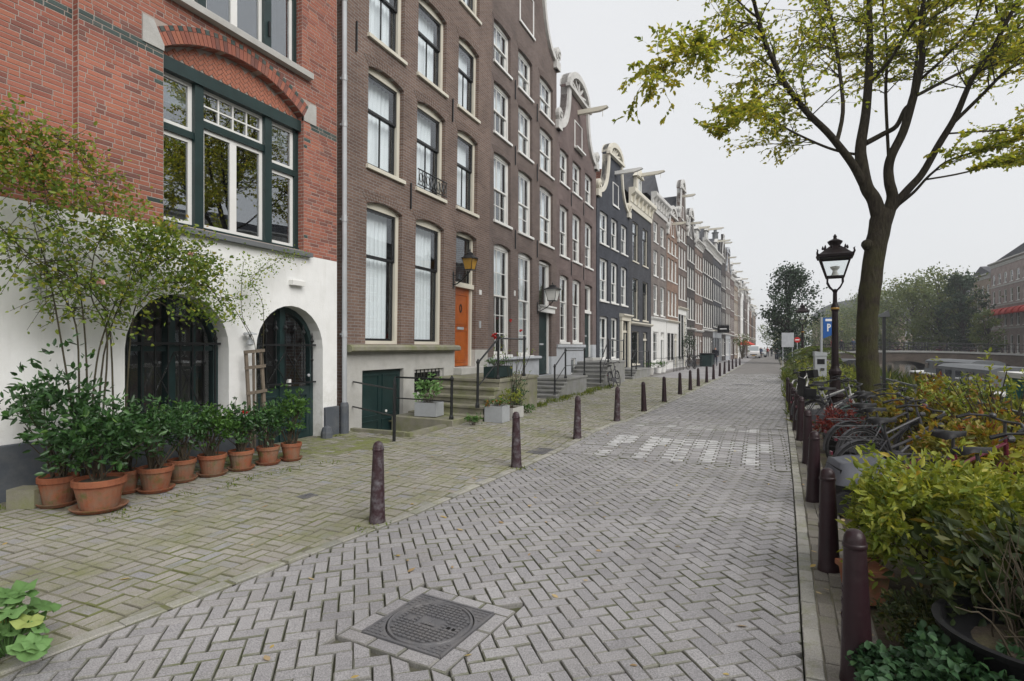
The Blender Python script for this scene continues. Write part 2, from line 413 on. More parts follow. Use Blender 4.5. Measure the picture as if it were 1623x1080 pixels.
pf = MB().box(PIT[2]-1.2, PIT[2], PIT[0], PIT[1], -.5, -.28)         # floor and rim of the cellar entrance
pf.box(PIT[2]-.01, PIT[2]+.12, PIT[0]-.1, PIT[1]+.1, -.4, .155).box(-7.6, PIT[2]-.01, PIT[0]-.12, PIT[0], -.4, .17)
tag(pf.build('cellar_pit', M['stone_moss']), kind='structure')

# ------------------------------------------------------------------ pavers
P_ = .1045; ANG = R(39.5)
MH = (-1.965, 3.09, R(-5.0), .30)                 # manhole: centre, turn, half side
def mh_local(x, y):
    dx, dy = x-MH[0], y-MH[1]; c, s = math.cos(-MH[2]), math.sin(-MH[2]); return dx*c-dy*s, dx*s+dy*c
cand = []
c_, s_ = math.cos(ANG), math.sin(ANG)
N = int(60/P_)
road_p = Pieces(2)
HUMP0, HUMP1 = 8.95, 13.35
rect_pavers = []
def place_road(poly, cxp, cyp, ang, m=0, full=None):
    """cut a paver at the kerbs and round the manhole, then keep it"""
    a, b = lk(cyp)+.004, rk(cyp)-.004; cut = False
    if cxp < a+.16:
        t = (lk(cyp+.1)-lk(cyp-.1))/.2; poly = clip(poly, a, cyp, -1/math.hypot(1, t), t/math.hypot(1, t)); cut = True
    if len(poly) > 2 and cxp > b-.16:
        t = (rk(cyp+.1)-rk(cyp-.1))/.2; poly = clip(poly, b, cyp, 1/math.hypot(1, t), -t/math.hypot(1, t)); cut = True
    hs = MH[3]+.118; lx, ly = mh_local(cxp, cyp)
    if len(poly) > 2 and max(abs(lx), abs(ly)) < hs+.14:
        if max(abs(lx), abs(ly)) < hs-.01: return
        if abs(lx) > abs(ly): nl = (-math.copysign(1, lx), 0)
        else: nl = (0, -math.copysign(1, ly))
        c, s = math.cos(MH[2]), math.sin(MH[2]); n = (nl[0]*c-nl[1]*s, nl[0]*s+nl[1]*c)
        pl = (-nl[0]*hs, -nl[1]*hs); P = (MH[0]+pl[0]*c-pl[1]*s, MH[1]+pl[0]*s+pl[1]*c)
        poly = clip(poly, P[0], P[1], n[0], n[1]); cut = True
    if len(poly) < 3 or area(poly) < .0012: return
    d = seen(cxp, cyp, 0)
    if not cut and d is not None and abs(road_z(cyp)) < 1e-6 and m == 0: rect_pavers.append((d, cxp, cyp, ang, poly))
    else: road_p.slab(poly, lambda x, y: road_z(y), m=m, dz=random.gauss(0, .003))
for i in range(-90, N):
    for j in range(-N, N):
        k = (i-j) % 4
        if k == 0: x, y, a = i+1, j+.5, 0.0
        elif k == 3: x, y, a = i+.5, j+1, math.pi/2
        else: continue
        X = (x*c_-y*s_)*P_-1.7; Y = (x*s_+y*c_)*P_+.2
        if not (-3 < Y < ROAD_END+.1): continue
        if HUMP0 < Y < HUMP1: continue
        if not (lk(Y)-.11 < X < rk(Y)+.11): continue
        jx, jy, ja = random.gauss(0, .0012), random.gauss(0, .0012), random.gauss(0, .008)
        poly = rect(X+jx, Y+jy, 2*P_-.0075, P_-.0075, ANG+a+ja)
        if Y > HUMP0-.13 and Y < HUMP0+.2: poly = clip(poly, 0, HUMP0, 0, 1)
        if Y > HUMP1-.2 and Y < HUMP1+.13: poly = clip(poly, 0, HUMP1, 0, -1)
        if len(poly) < 3: continue
        place_road(poly, X+jx, Y+jy, ANG+a+ja)
def is_mark(X, Y):
    """the worn white teeth on the two ramps of the hump"""
    p = .578
    def col(x0, w): return abs(((X-x0+p/2) % p)-p/2) < w
    if 9.1 < Y < 10.86 and col(-2.46, .1045): return random.random() > .08
    if 10.05 < Y < 10.86 and col(-2.17, .1045): return random.random() > .12
    if 12.15 < Y < 12.22: return random.random() > .4
    if 12.2 < Y < 13.1 and col(-2.42, .1045): return random.random() > .1
    if 12.2 < Y < 12.55 and col(-2.12, .1045): return random.random() > .15
    return False
row = 0; Y = HUMP0+.052
while Y < HUMP1-.03:
    X = -3.4+(0 if row % 2 else .5*P_)
    while X < rk(Y)+.1:
        cxp = X+.1; a = R(1.5)
        if cxp < lk(Y)-.1: X += 2*P_; continue
        place_road(rect(cxp, Y, 2*P_-.0075, P_-.0075, a), cxp, Y, a, 1 if (is_mark(cxp, Y) and lk(Y)+.45 < cxp < rk(Y)-.1) else 0)
        X += 2*P_
    Y += P_; row += 1
rect_pavers.sort(key=lambda t: t[0])
pm = Pieces(1); pm.slab([(-P_+.00375, -P_/2+.00375), (P_-.00375, -P_/2+.00375), (P_-.00375, P_/2-.00375), (-P_+.00375, P_/2-.00375)], lambda x, y: 0, rnd=0.0)
_o = pm.build('paver', [M['paver'], M['paver_edge']], None); paver_mesh = _o.data; bpy.data.objects.remove(_o)
for d, X, Y, a, poly in rect_pavers[:280]:
    inst('paver', paver_mesh, road, (X, Y, random.gauss(0, .003)), (random.gauss(0, .012), random.gauss(0, .012), a))
for d, X, Y, a, poly in rect_pavers[280:]: road_p.slab(poly, lambda x, y: 0, dz=random.gauss(0, .0022))
rp = road_p.build('paver_field', [M['paver'], M['paver_white'], M['paver_edge']], road)
# bricks round the manhole
_c, _s = math.cos(MH[2]), math.sin(MH[2])
for q in range(4):
    for k in range(3):
        lx, ly = -.413+.1205+.241*k, -.3605; c4, s4 = math.cos(q*math.pi/2), math.sin(q*math.pi/2); lx, ly = lx*c4-ly*s4, lx*s4+ly*c4
        inst('paver', paver_mesh, road, (MH[0]+lx*_c-ly*_s, MH[1]+lx*_s+ly*_c, .002), (0, 0, MH[2]+q*math.pi/2), (1.155, 1, 1))

# pavement bricks: basket weave
walk_p = Pieces(2); wa = R(2.2); cw, sw = math.cos(wa), math.sin(wa); wrect = []
def place_walk(X, Y, vert):
    if not (-3 < Y < WALK_END) or X < -7.52 or X > lk(Y)-.05: return
    if PIT[0]-.16 < Y < PIT[1]+.14 and X < PIT[2]+.16: return
    a = wa+(math.pi/2 if vert else 0)+random.gauss(0, .012)
    poly = rect(X+random.gauss(0, .002), Y+random.gauss(0, .002), 2*P_-.009, P_-.009, a); cut = False
    if X > lk(Y)-.3:
        t = (lk(Y+.1)-lk(Y-.1))/.2; poly = clip(poly, lk(Y)-.105, Y, 1/math.hypot(1, t), -t/math.hypot(1, t)); cut = True
    if len(poly) < 3 or area(poly) < .002: return
    wall_d = X+7.5; mossy = wall_d < 1.5*(.55+.45*math.sin(Y*.9+1)) and Y < 8.5
    mm = 1 if (mossy and random.random() < .8) else 0
    d = seen(X, Y, .1)
    if not cut and d is not None and mm == 0: wrect.append((d, X, Y, a, poly))
    else: walk_p.slab(poly, walk_z, dz=random.gauss(0, .003), m=mm)
for bi in range(-30, 30):
    for bj in range(-22, 170):
        v = (bi+bj) % 2
        for k in (0, 1):
            lx = (2*bi + (.5+k if v else 1))*P_; ly = (2*bj + (1 if v else .5+k))*P_
            X = lx*cw-ly*sw-4.6; Y = lx*sw+ly*cw+.4
            place_walk(X, Y, v)
wrect.sort(key=lambda t: t[0])
wmesh = Pieces(1); wmesh.slab([(-P_+.0045, -P_/2+.0045), (P_-.0045, -P_/2+.0045), (P_-.0045, P_/2-.0045), (-P_+.0045, P_/2-.0045)], lambda x, y: 0, rnd=0.0)
_o = wmesh.build('brick', [M['walk'], M['walk_edge']], None); walk_mesh = _o.data; bpy.data.objects.remove(_o)
for d, X, Y, a, poly in wrect[:290]:
    inst('paving_brick', walk_mesh, pavement, (X, Y, walk_z(X, Y)+random.gauss(0, .003)), (random.gauss(0, .01), .024+random.gauss(0, .01), 0), None).rotation_euler = (random.gauss(0, .01), random.gauss(0, .01), a)
for d, X, Y, a, poly in wrect[290:]: walk_p.slab(poly, walk_z, dz=random.gauss(0, .003))
walk_p.build('paving_brick_field', [M['walk'], M['walk_mossy'], M['walk_edge']], pavement)

# dirty bricks between the canal-side kerb and the planting
vp = Pieces(); Y = -3
while Y < 30:
    for k in range(3):
        X = rk(Y)+.155+.105*k+random.gauss(0, .003); Yb = Y+(.1 if k % 2 else 0)
        vp.slab(rect(X, Yb, .198, .096, math.pi/2-.03+random.gauss(0, .015)), lambda x, y: .02+road_z(y)*.5, dz=random.gauss(0, .004), m=0)
    Y += .209
vp.build('verge_brick_field', [M['walk_dirty']], dust)
# kerb stones on both sides
ks = Pieces(); ks.slab([(-.1, -.047), (.1, -.047), (.1, .047), (-.1, .047)], lambda x, y: 0, h=.12, c=.008, rnd=0.0)
_o = ks.build('kerb_stone', [M['kerb']], None); kerb_mesh = _o.data; bpy.data.objects.remove(_o)
kf = Pieces()
for side, fx, par, off in (('l', lk, pavement, -.052), ('r', rk, road, .052)):
    Y = -3
    while Y < 60:
        t = (fx(Y+.1)-fx(Y-.1))/.2; a = math.pi/2-math.atan(t); L = random.choice((.205, .205, .205, .17, .26)) if side == 'l' else .205
        z = road_z(Y)+(.020 if side == 'l' else .014)+random.gauss(0, .003)
        if .3 < Y < 27:
            o = inst('kerb_stone', kerb_mesh, par, (fx(Y)+off, Y, z), (random.gauss(0, .02), random.gauss(0, .01), a+random.gauss(0, .012)), (L/.205, 1, 1))
        else:
            c, s = math.cos(a), math.sin(a)
            kf.slab(rect(fx(Y)+off, Y, L-.01, .095, a), lambda x, y, z=z: z, h=.1)
        Y += L*.99
kf.build('kerb_stone_field', [M['kerb']], pavement)

# ------------------------------------------------------------------ manhole and drains
mh = empty('manhole_cover', (MH[0], MH[1], .003), (0, 0, MH[2]), 'square cast iron manhole cover with a round studded lid, set in the road', 'manhole')
h = .3
fr = MB()
n = 40; circ = [(.288*math.cos(2*math.pi*i/n), .288*math.sin(2*math.pi*i/n)) for i in range(n)]
for i in range(n):
    a0, a1 = 2*math.pi*i/n, 2*math.pi*(i+1)/n
    def sq(a):
        c, s = math.cos(a), math.sin(a); k = h/max(abs(c), abs(s)); return (c*k, s*k)
    p0, p1, q0, q1 = circ[i], circ[(i+1) % n], sq(a0), sq(a1)
    fr.add([(*p0, 0), (*p1, 0), (*q1, 0), (*q0, 0), (*p0, -.03), (*p1, -.03), (*q1, -.05), (*q0, -.05)], [(0, 3, 2, 1), (4, 5, 1, 0), (3, 7, 6, 2)])
for s1 in (-1, 1):
    fr.box(-h, h, s1*h-.008, s1*h+.008, -.03, .006).box(s1*h-.008, s1*h+.008, -h, h, -.03, .006)
for x in np.arange(-.275, .28, .034):
    for y in np.arange(-.275, .28, .034):
        if math.hypot(x, y) > .305 and max(abs(x), abs(y)) < .283: fr.box(x-.011, x+.011, y-.008, y+.008, -.001, .006)
fr.build('frame', M['iron'], mh)
ld = MB().lathe([(.0, -.006), (.258, -.006), (.261, .005), (.275, .005), (.28, -.01), (.28, -.03)], 40, cap=False)
ld.build('lid', M['iron'], mh)
st = MB()
for x in np.arange(-.25, .26, .036):
    for y in np.arange(-.25, .26, .03):
        if math.hypot(x, y) < .247 and not (abs(x) < .075 and abs(y) < .05) and not (abs(abs(x)-.165) < .03 and abs(y) < .03): st.box(x-.013, x+.013, y-.009, y+.009, -.007, .006)
st.add([(-.06, -.035, .002), (.06, -.035, .002), (0, .045, .002)], [(0, 1, 2)]).box(-.004, .004, -.035, .045, -.005, .006)
st.build('tread_studs', M['iron'], mh)
M['black_hole'] = mat('hole_dark', (.008, .008, .008), .9, 0, bump=0)
for sx in (.145, .185): MB().box(sx-.012, sx+.012, -.012, .012, -.003, -.001).build('keyhole', M['black_hole'], mh)
def drain(name, X, Y, L, W, a, label):
    t = empty(name, (X, Y, walk_z(X, Y)+.004 if X < lk(Y)-.1 else .004), (0, 0, a), label, 'drain')
    b = MB(); b.box(-L/2, L/2, -W/2, -W/2+.03, -.04, .004).box(-L/2, L/2, W/2-.03, W/2, -.04, .004).box(-L/2, -L/2+.03, -W/2, W/2, -.04, .0035).box(L/2-.03, L/2, -W/2, W/2, -.04, .0035)
    b.build('frame', M['iron'], t)
    k = int(L/.045)
    for i in range(k):
        x = -L/2+.03+(L-.06)*(i+.5)/k; MB().box(x-.011, x+.011, -W/2+.03, W/2-.03, -.03, .001).build('grate_bar', M['iron'], t)
    MB().box(-L/2+.02, L/2-.02, -W/2+.02, W/2-.02, -.045, -.035).build('sump', M['black_hole'], t)
drain('drain_grate', -3.42, 8.85, .5, .32, R(84), 'iron drain grate beside the kerb between two bollards')
drain('valve_cover', -4.85, 4.96, .2, .15, R(80), 'small iron valve cover in the pavement with yellow leaves')
drain('drain_grate', -.68, 28.6, .9, .5, R(5), 'iron drain grate in the middle of the road')
# ------------------------------------------------------------------ house materials
M['glass'] = glass_mat('glass'); M['glass_dark'] = glass_mat('glass_mirror', (.6, .64, .65), .24)
M['white'] = mat('white_paint', (.74, .74, .72), .45, .05, 4, .08, 30, dirt=(.55, .54, .5), dscale=2, damt=.4)
M['cream'] = mat('cream_paint', (.64, .61, .52), .5, .06, 4, .08, 30, dirt=(.45, .42, .35), dscale=2, damt=.4)
def plaster_mat():
    m, nt, out = nodes_of('white_plaster'); p = _n(nt, 'ShaderNodeBsdfPrincipled'); v = _pos(nt)
    mp = nt.nodes.new('ShaderNodeMapping'); mp.inputs['Scale'].default_value = (1, 1, .12); nt.links.new(v, mp.inputs['Vector'])
    c = _ramp(nt, _noise(nt, v, 2.5, 6), [(.3, (.74, .745, .735)), (.7, (.82, .825, .82))])
    c = _mix(nt, 'MIX', _ramp(nt, _noise(nt, mp.outputs[0], 5, 6, .7), [(.52, 0), (.8, .5)]), c, (.56, .56, .52))
    sp = nt.nodes.new('ShaderNodeSeparateXYZ'); nt.links.new(v, sp.inputs[0])
    low = _math(nt, 'MULTIPLY', _ramp(nt, _math(nt, 'MULTIPLY', sp.outputs[2], .5), [(.3, 1), (.75, .0)]), _ramp(nt, _noise(nt, v, 3.5, 7, .75), [(.42, 0), (.72, .75)]))
    c = _mix(nt, 'MIX', low, c, (.42, .41, .35)); nt.links.new(c, p.inputs['Base Color']); p.inputs['Roughness'].default_value = .85; p.inputs['Specular IOR Level'].default_value = .25
    nt.links.new(_bump(nt, _noise(nt, v, 9, 8, .7), .35, .02), p.inputs['Normal']); nt.links.new(p.outputs[0], out.inputs['Surface']); return m
M['plaster'] = plaster_mat()
M['plinth'] = mat('blue_grey_plinth', (.075, .085, .10), .75, .12, 5, .3, 40, dirt=(.2, .2, .19), dscale=3, damt=.45)
M['green'] = mat('dark_green_paint', (.012, .03, .03), .35, .2, 5, .1, 30, spec=.5)
M['black'] = mat('black_paint', (.012, .013, .014), .35, .2, 6, .1, 40, spec=.5)
M['zinc'] = mat('zinc', (.42, .44, .46), .55, .08, 4, .1, 20, metal=.25, dirt=(.3, .31, .32), dscale=3, damt=.5)
M['orange_wood'] = mat('varnished_wood', (.36, .088, .014), .3, .18, 3, .08, 30, coat=.4)
M['wood'] = mat('weathered_wood', (.16, .13, .10), .85, .25, 8, .5, 40)
def terracotta_mat():
    m, nt, out = nodes_of('terracotta'); p = _n(nt, 'ShaderNodeBsdfPrincipled'); v = _pos(nt); w = _pos(nt, True)
    c = _ramp(nt, _noise(nt, w, 5, 5), [(.3, (.21, .068, .036)), (.7, (.33, .12, .062))])
    sp = nt.nodes.new('ShaderNodeSeparateXYZ'); nt.links.new(v, sp.inputs[0])
    body = _ramp(nt, sp.outputs[2], [(.0, .35), (.05, 1), (.2, 1), (.26, .12)])
    c = _mix(nt, 'MIX', _math(nt, 'MULTIPLY', body, _ramp(nt, _noise(nt, w, 4.0, 6, .7), [(.38, 0), (.62, .85)])), c, (.19, .155, .11))
    c = _mix(nt, 'MIX', _math(nt, 'MULTIPLY', body, _ramp(nt, _noise(nt, w, 7.0, 6, .7), [(.52, 0), (.68, .85)])), c, (.10, .115, .035))
    nt.links.new(c, p.inputs['Base Color']); p.inputs['Roughness'].default_value = .92; p.inputs['Specular IOR Level'].default_value = .2
    nt.links.new(_bump(nt, _noise(nt, w, 60, 4), .4, .01), p.inputs['Normal']); nt.links.new(p.outputs[0], out.inputs['Surface']); return m
M['terracotta'] = terracotta_mat()
M['curtain'] = mat('net_curtain', (.88, .90, .92), .9, .03, 3, 0)
M['dark_room'] = mat('room_dark', (.05, .048, .045), .9, .2, 1, 0)  # shade of unlit rooms put into the colour, for surfaces behind glass
M['grey_paint'] = mat('grey_paint', (.42, .44, .47), .6, .06, 3, .15, 30, dirt=(.27, .28, .28), dscale=1.6, damt=.5)
M['slate'] = brick_mat('slate', (.07, .075, .085), (.10, .10, .11), (.03, .03, .03), .22, .14, .01)
M['tile'] = brick_mat('roof_tile', (.20, .07, .045), (.26, .10, .06), (.05, .03, .025), .22, .22, .02)
M['lead'] = mat('lead', (.13, .138, .145), .6, .1, 3, .2, 20)
M['gold'] = mat('amber_glass', (.42, .24, .045), .25, .15, 8, 0)
M['frost'] = mat('frosted_glass', (.75, .75, .72), .3, .05, 4, 0)
M['brown'] = brick_mat('brown_brick', (.135, .088, .072), (.185, .125, .10), (.23, .215, .20), dirt=(.10, .08, .07))
M['brown2'] = brick_mat('brown_grey_brick', (.125, .092, .083), (.16, .12, .105), (.17, .155, .145), dirt=(.10, .085, .08))
M['brown3'] = brick_mat('purple_brick', (.13, .09, .085), (.165, .12, .11), (.17, .155, .15), dirt=(.1, .085, .085))
M['blueblack'] = brick_mat('blue_black_brick', (.045, .05, .062), (.065, .07, .085), (.05, .053, .062), bump=.3)
M['blueblack2'] = brick_mat('slate_brick', (.05, .053, .062), (.07, .072, .082), (.055, .056, .06), bump=.3)
M['rust'] = brick_mat('warm_brown_brick', (.20, .12, .085), (.25, .155, .11), (.23, .2, .18))
M['dusk'] = brick_mat('grey_brown_brick', (.15, .125, .115), (.19, .16, .145), (.2, .19, .18))
M['charcoal'] = brick_mat('charcoal_brick', (.055, .05, .05), (.08, .072, .07), (.075, .07, .07))
M['far_brick'] = brick_mat('far_brick', (.27, .21, .195), (.33, .26, .24), (.34, .31, .29))
M['tan'] = brick_mat('tan_brick', (.26, .20, .15), (.31, .245, .19), (.28, .25, .22))
WALLS = ['brown', 'brown2', 'brown3', 'blueblack', 'rust', 'dusk', 'charcoal', 'tan']
RED = [(0, (.30, .112, .078)), (.2, (.36, .14, .095)), (.4, (.335, .132, .096)), (.55, (.265, .10, .075)), (.66, (.185, .085, .07)), (.74, (.21, .105, .088)), (.84, (.375, .15, .098)), (1, (.285, .108, .08))]
M['red_wall'] = brick_mat('red_brick_side', (.24, .085, .062), (.33, .125, .09), (.36, .30, .26))
M['red_brick'] = piece_mat('red_brick', RED, fine=.15, bump=.5, patch=.18, pscale=.7)
M['glazed'] = piece_mat('glazed_brick', [(0, (.035, .055, .05)), (.5, (.055, .08, .072)), (1, (.075, .085, .075))], rough=.35, fine=.1, bump=.2, spec=.5)
M['mortar'] = mat('mortar', (.36, .30, .265), .95, .1, 6, .4, 60)

def arc_pts(x0, x1, zs, rise, n=14):
    """points of a segmental arch from (x0, zs) to (x1, zs)"""
    if rise < 1e-4: return [(x0, zs), (x1, zs)]
    c = x1-x0; Rr = (c*c/4+rise*rise)/(2*rise); cx = (x0+x1)/2; cz = zs+rise-Rr; a = math.asin(min(1, c/2/Rr))
    if rise > c/2-1e-4: a = math.pi/2; cz = zs; Rr = c/2
    return [(cx+Rr*math.sin(-a+2*a*i/n), cz+Rr*math.cos(-a+2*a*i/n)) for i in range(n+1)]
def holed_wall(mb, x0, x1, z0, z1, holes, depth=.14, y=0.0, m=0, mr=None):
    """front wall with real openings, their reveals and arch soffits; a hole is (x0, x1, z0, z1, rise)"""
    mr = m if mr is None else mr
    hs = [h for h in holes if h[1] > x0 and h[0] < x1 and h[3] > z0 and h[2] < z1]
    xs = sorted({x0, x1} | {v for h in hs for v in (h[0], h[1]) if x0 < v < x1})
    zs = sorted({z0, z1} | {v for h in hs for v in (h[2], h[3]) if z0 < v < z1})
    for a, b in zip(xs[:-1], xs[1:]):
        for c, d in zip(zs[:-1], zs[1:]):
            mx, mz = (a+b)/2, (c+d)/2
            if any(h[0] < mx < h[1] and h[2] < mz < h[3] for h in hs): continue
            mb.add([(a, y, c), (b, y, c), (b, y, d), (a, y, d)], [(0, 1, 2, 3)], m)
    for h in hs:
        a, b, c, d, r = h; sp = d-r; Y = y+depth; c0, s0 = max(c, z0), min(sp, z1)
        mb.add([(a, y, c0), (a, Y, c0), (a, Y, s0), (a, y, s0)], [(0, 1, 2, 3)], mr)
        mb.add([(b, y, c0), (b, y, s0), (b, Y, s0), (b, Y, c0)], [(0, 1, 2, 3)], mr)
        if c >= z0: mb.add([(a, y, c), (b, y, c), (b, Y, c), (a, Y, c)], [(0, 1, 2, 3)], mr)
        if d > z1+1e-6: continue
        pts = arc_pts(a, b, sp, r)
        for p, q in zip(pts[:-1], pts[1:]):
            mb.add([(p[0], y, p[1]), (p[0], Y, p[1]), (q[0], Y, q[1]), (q[0], y, q[1])], [(0, 1, 2, 3)], mr)
            if r > 1e-4: mb.add([(p[0], y, p[1]), (q[0], y, q[1]), (q[0], y, d), (p[0], y, d)], [(0, 1, 2, 3)], m)
    return mb
def ring(mb, x0, x1, z0, z1, w, y0, y1, m=0, wb=None, wt=None):
    wb = w if wb is None else wb; wt = w if wt is None else wt
    mb.box(x0, x0+w, y0, y1, z0, z1, m).box(x1-w, x1, y0, y1, z0, z1, m)
    mb.box(x0+w, x1-w, y0, y1, z0, z0+wb, m).box(x0+w, x1-w, y0, y1, z1-wt, z1, m); return mb
CACHE = {}
def cached(key, fn):
    if key not in CACHE: CACHE[key] = fn()
    return CACHE[key]
def pane(par, x0, x1, y, z0, z1, mt='glass'):
    w, h = x1-x0, z1-z0; k = ('pane', round(w, 3), round(h, 3), mt)
    def mk():
        b = MB().box(-w/2, w/2, -.003, .003, -h/2, h/2); me = b.mesh('pane', M[mt]); fix_normals(me); return me
    return inst('pane', cached(k, mk), par, ((x0+x1)/2, y, (z0+z1)/2), (random.gauss(0, .004), 0, random.gauss(0, .004)))
def curtain(par, x0, x1, y, z0, z1, folds=7, amp=.03, mt='curtain'):
    k = ('cur', round(x1-x0, 2), round(z1-z0, 2), folds, mt)
    def mk():
        w, h = x1-x0, z1-z0; mb = MB(); n = folds*6
        ph = random.random()*6
        vs = [(w*i/n, amp*math.sin(i*2*math.pi/6+ph+.6*math.sin(i*.7))*(1 if j == 0 else .6), h*j) for j in (0, 1) for i in range(n+1)]
        mb.add(vs, [(i, i+1, n+2+i, n+1+i) for i in range(n)]); return mb.mesh('curtain', M[mt], True)
    return inst('curtain', cached(k, mk), par, (x0, y, z0))

def window(root, x0, x1, z0, z1, rise=0.0, style='white', y=.10, split=.5, up=(2, 1), lo=(2, 1), cur=None, sill=True, far=False, fw=None, silly=.06, dark='glass'):
    """sash window as one part with its sashes, panes, sill and curtain as its own pieces"""
    w, h = x1-x0, z1-z0
    out, sm, fw = {'white': ('white', 'white', fw or .075), 'cream': ('cream', 'black', fw or .10), 'dark': ('cream', 'black', fw or .06), 'allblack': ('black', 'black', fw or .06)}[style]
    sw, bw = (.05, .024) if not far else (.06, .03)
    ix0, ix1, iz0, iz1 = fw, w-fw, fw*.7, h-rise-fw*.55
    key = ('win', round(w, 3), round(h, 3), round(rise, 3), style)
    def mk():
        b = MB(); b.box(0, fw, 0, .09, 0, h-rise).box(w-fw, w, 0, .09, 0, h-rise).box(fw, w-fw, 0, .09, 0, iz0)
        pts = arc_pts(0, w, h-rise, rise)
        if rise > 1e-4: b.prism([(fw, iz1), (w-fw, iz1), (w, h-rise)] + pts[::-1][1:-1] + [(0, h-rise)], 0, .09)
        else: b.box(fw, w-fw, 0, .09, iz1, h)
        me = b.mesh('window', M[out]); fix_normals(me); return me
    wi = inst('window', cached(key, mk), root, (x0, y, z0))
    zm = iz0+(iz1-iz0)*split
    def sash(za, zb, yy, grid, nm):
        k = ('sash', round(w, 3), round(zb-za, 3), grid, style, far)
        def mk2():
            b = MB(); ring(b, ix0, ix1, 0, zb-za, sw, 0, .04)
            for c in range(1, grid[0]):
                x = ix0+sw+(ix1-ix0-2*sw)*c/grid[0]; b.box(x-bw/2, x+bw/2, .004, .036, sw, zb-za-sw)
            for r in range(1, grid[1]):
                z = sw+(zb-za-2*sw)*r/grid[1]; b.box(ix0+sw, ix1-sw, .006, .034, z-bw/2, z+bw/2)
            me = b.mesh('sash', M[sm]); fix_normals(me); return me
        inst('sash', cached(k, mk2), wi, (0, yy, za))
        G = (1, 1) if far else grid
        for c in range(G[0]):
            for r in range(G[1]):
                px0 = ix0+sw+(ix1-ix0-2*sw)*c/G[0]; px1 = ix0+sw+(ix1-ix0-2*sw)*(c+1)/G[0]
                pz0 = za+sw+(zb-za-2*sw)*r/G[1]; pz1 = za+sw+(zb-za-2*sw)*(r+1)/G[1]
                pane(wi, px0, px1, yy+.02, pz0, pz1, dark)
    if split <= 0: sash(iz0, iz1, .03, up, 'a')
    else: sash(zm-.02, iz1, .025, up, 'u'); sash(iz0, zm+.02, .066 if not far else .066, lo, 'l')
    if sill:
        k = ('sill', round(w, 3), style)
        me = cached(k, lambda: (lambda m: (fix_normals(m), m)[1])(MB().cbox(-.05, w+.05, -y-silly, .0, -.085, -.002, .012).mesh('sill', M['cream' if style in ('cream', 'dark') else ('white' if style == 'white' else 'stone')])))
        inst('sill', me, wi)
    if cur == 'full': curtain(wi, ix0+.02, ix1-.02, .24, iz0, iz1)
    elif cur == 'half': curtain(wi, ix0+.02, ix0+(ix1-ix0)*.36, .24, iz0, iz1, 4); curtain(wi, ix1-(ix1-ix0)*.3, ix1-.02, .24, iz0, iz1, 4)
    elif cur == 'blind': inst('blind', cached(('blind', round(w, 2), round(h, 2)), lambda: MB().box(ix0, ix1, .2, .215, iz0+(iz1-iz0)*.55, iz1).mesh('blind', M['curtain'])), wi)
    return wi
def door(root, x0, x1, z0, z1, mt='green', frame='white', y=.16, ztr=None, panels=2, knocker=False):
    """door leaf with panels, handle and frame; ztr = top of a fan light above it"""
    d = MB(); fw = .09; top = ztr or z1
    fr = MB().box(x0, x0+fw, y-.04, y+.1, z0, top).box(x1-fw, x1, y-.04, y+.1, z0, top).box(x0+fw, x1-fw, y-.04, y+.1, top-fw, top)
    if ztr: fr.box(x0-.02, x1+.02, y-.1, y+.1, z1, z1+.13)
    fr_o = fr.build('door_frame', M[frame], root)
    a, b = x0+fw, x1-fw; leaf = MB().box(a, b, y+.02, y+.07, z0+.01, z1-(0 if ztr else fw))
    W, Hh = b-a, z1-z0
    lo = root
    dl = leaf.build('door', M[mt], root)
    for i in range(panels):
        pz0 = z0+.12+(Hh-.2)*i/panels; pz1 = z0+.12+(Hh-.2)*(i+1)/panels-.1
        p = MB(); ring(p, a+.1, b-.1, pz0, pz1, .025, y+.005, y+.02); p.box(a+.16, b-.16, y+.008, y+.02, pz0+.06, pz1-.06); p.build('panel', M[mt], dl)
    MB().lathe([(.001, 0), (.028, .01), (.03, .03), (.012, .05), (.012, .07)], 10, (a+.09, y-.05, z0+1.02), M=Matrix.Rotation(R(-90), 4, 'X')).build('handle', M['zinc'], dl)
    MB().box(a+W*.32, b-W*.32, y-.004, y+.02, z0+Hh*.47, z0+Hh*.47+.07).build('letter_slot', M['zinc'], dl)
    if knocker: MB().band([((a+b)/2+.07*math.cos(t), z0+1.62+.12*math.sin(t)) for t in [i*math.pi/6 for i in range(12)]], .035, y-.005, y+.02, closed=True).build('door_grille', M['black'], dl)
    if ztr:
        tw = MB(); ring(tw, a, b, z1+.13, ztr-fw, .05, y+.02, y+.06); t = tw.build('fan_light', M['black' if frame == 'cream' else frame], root)
        pane(t, a+.05, b-.05, y+.04, z1+.18, ztr-fw-.05)
    return dl
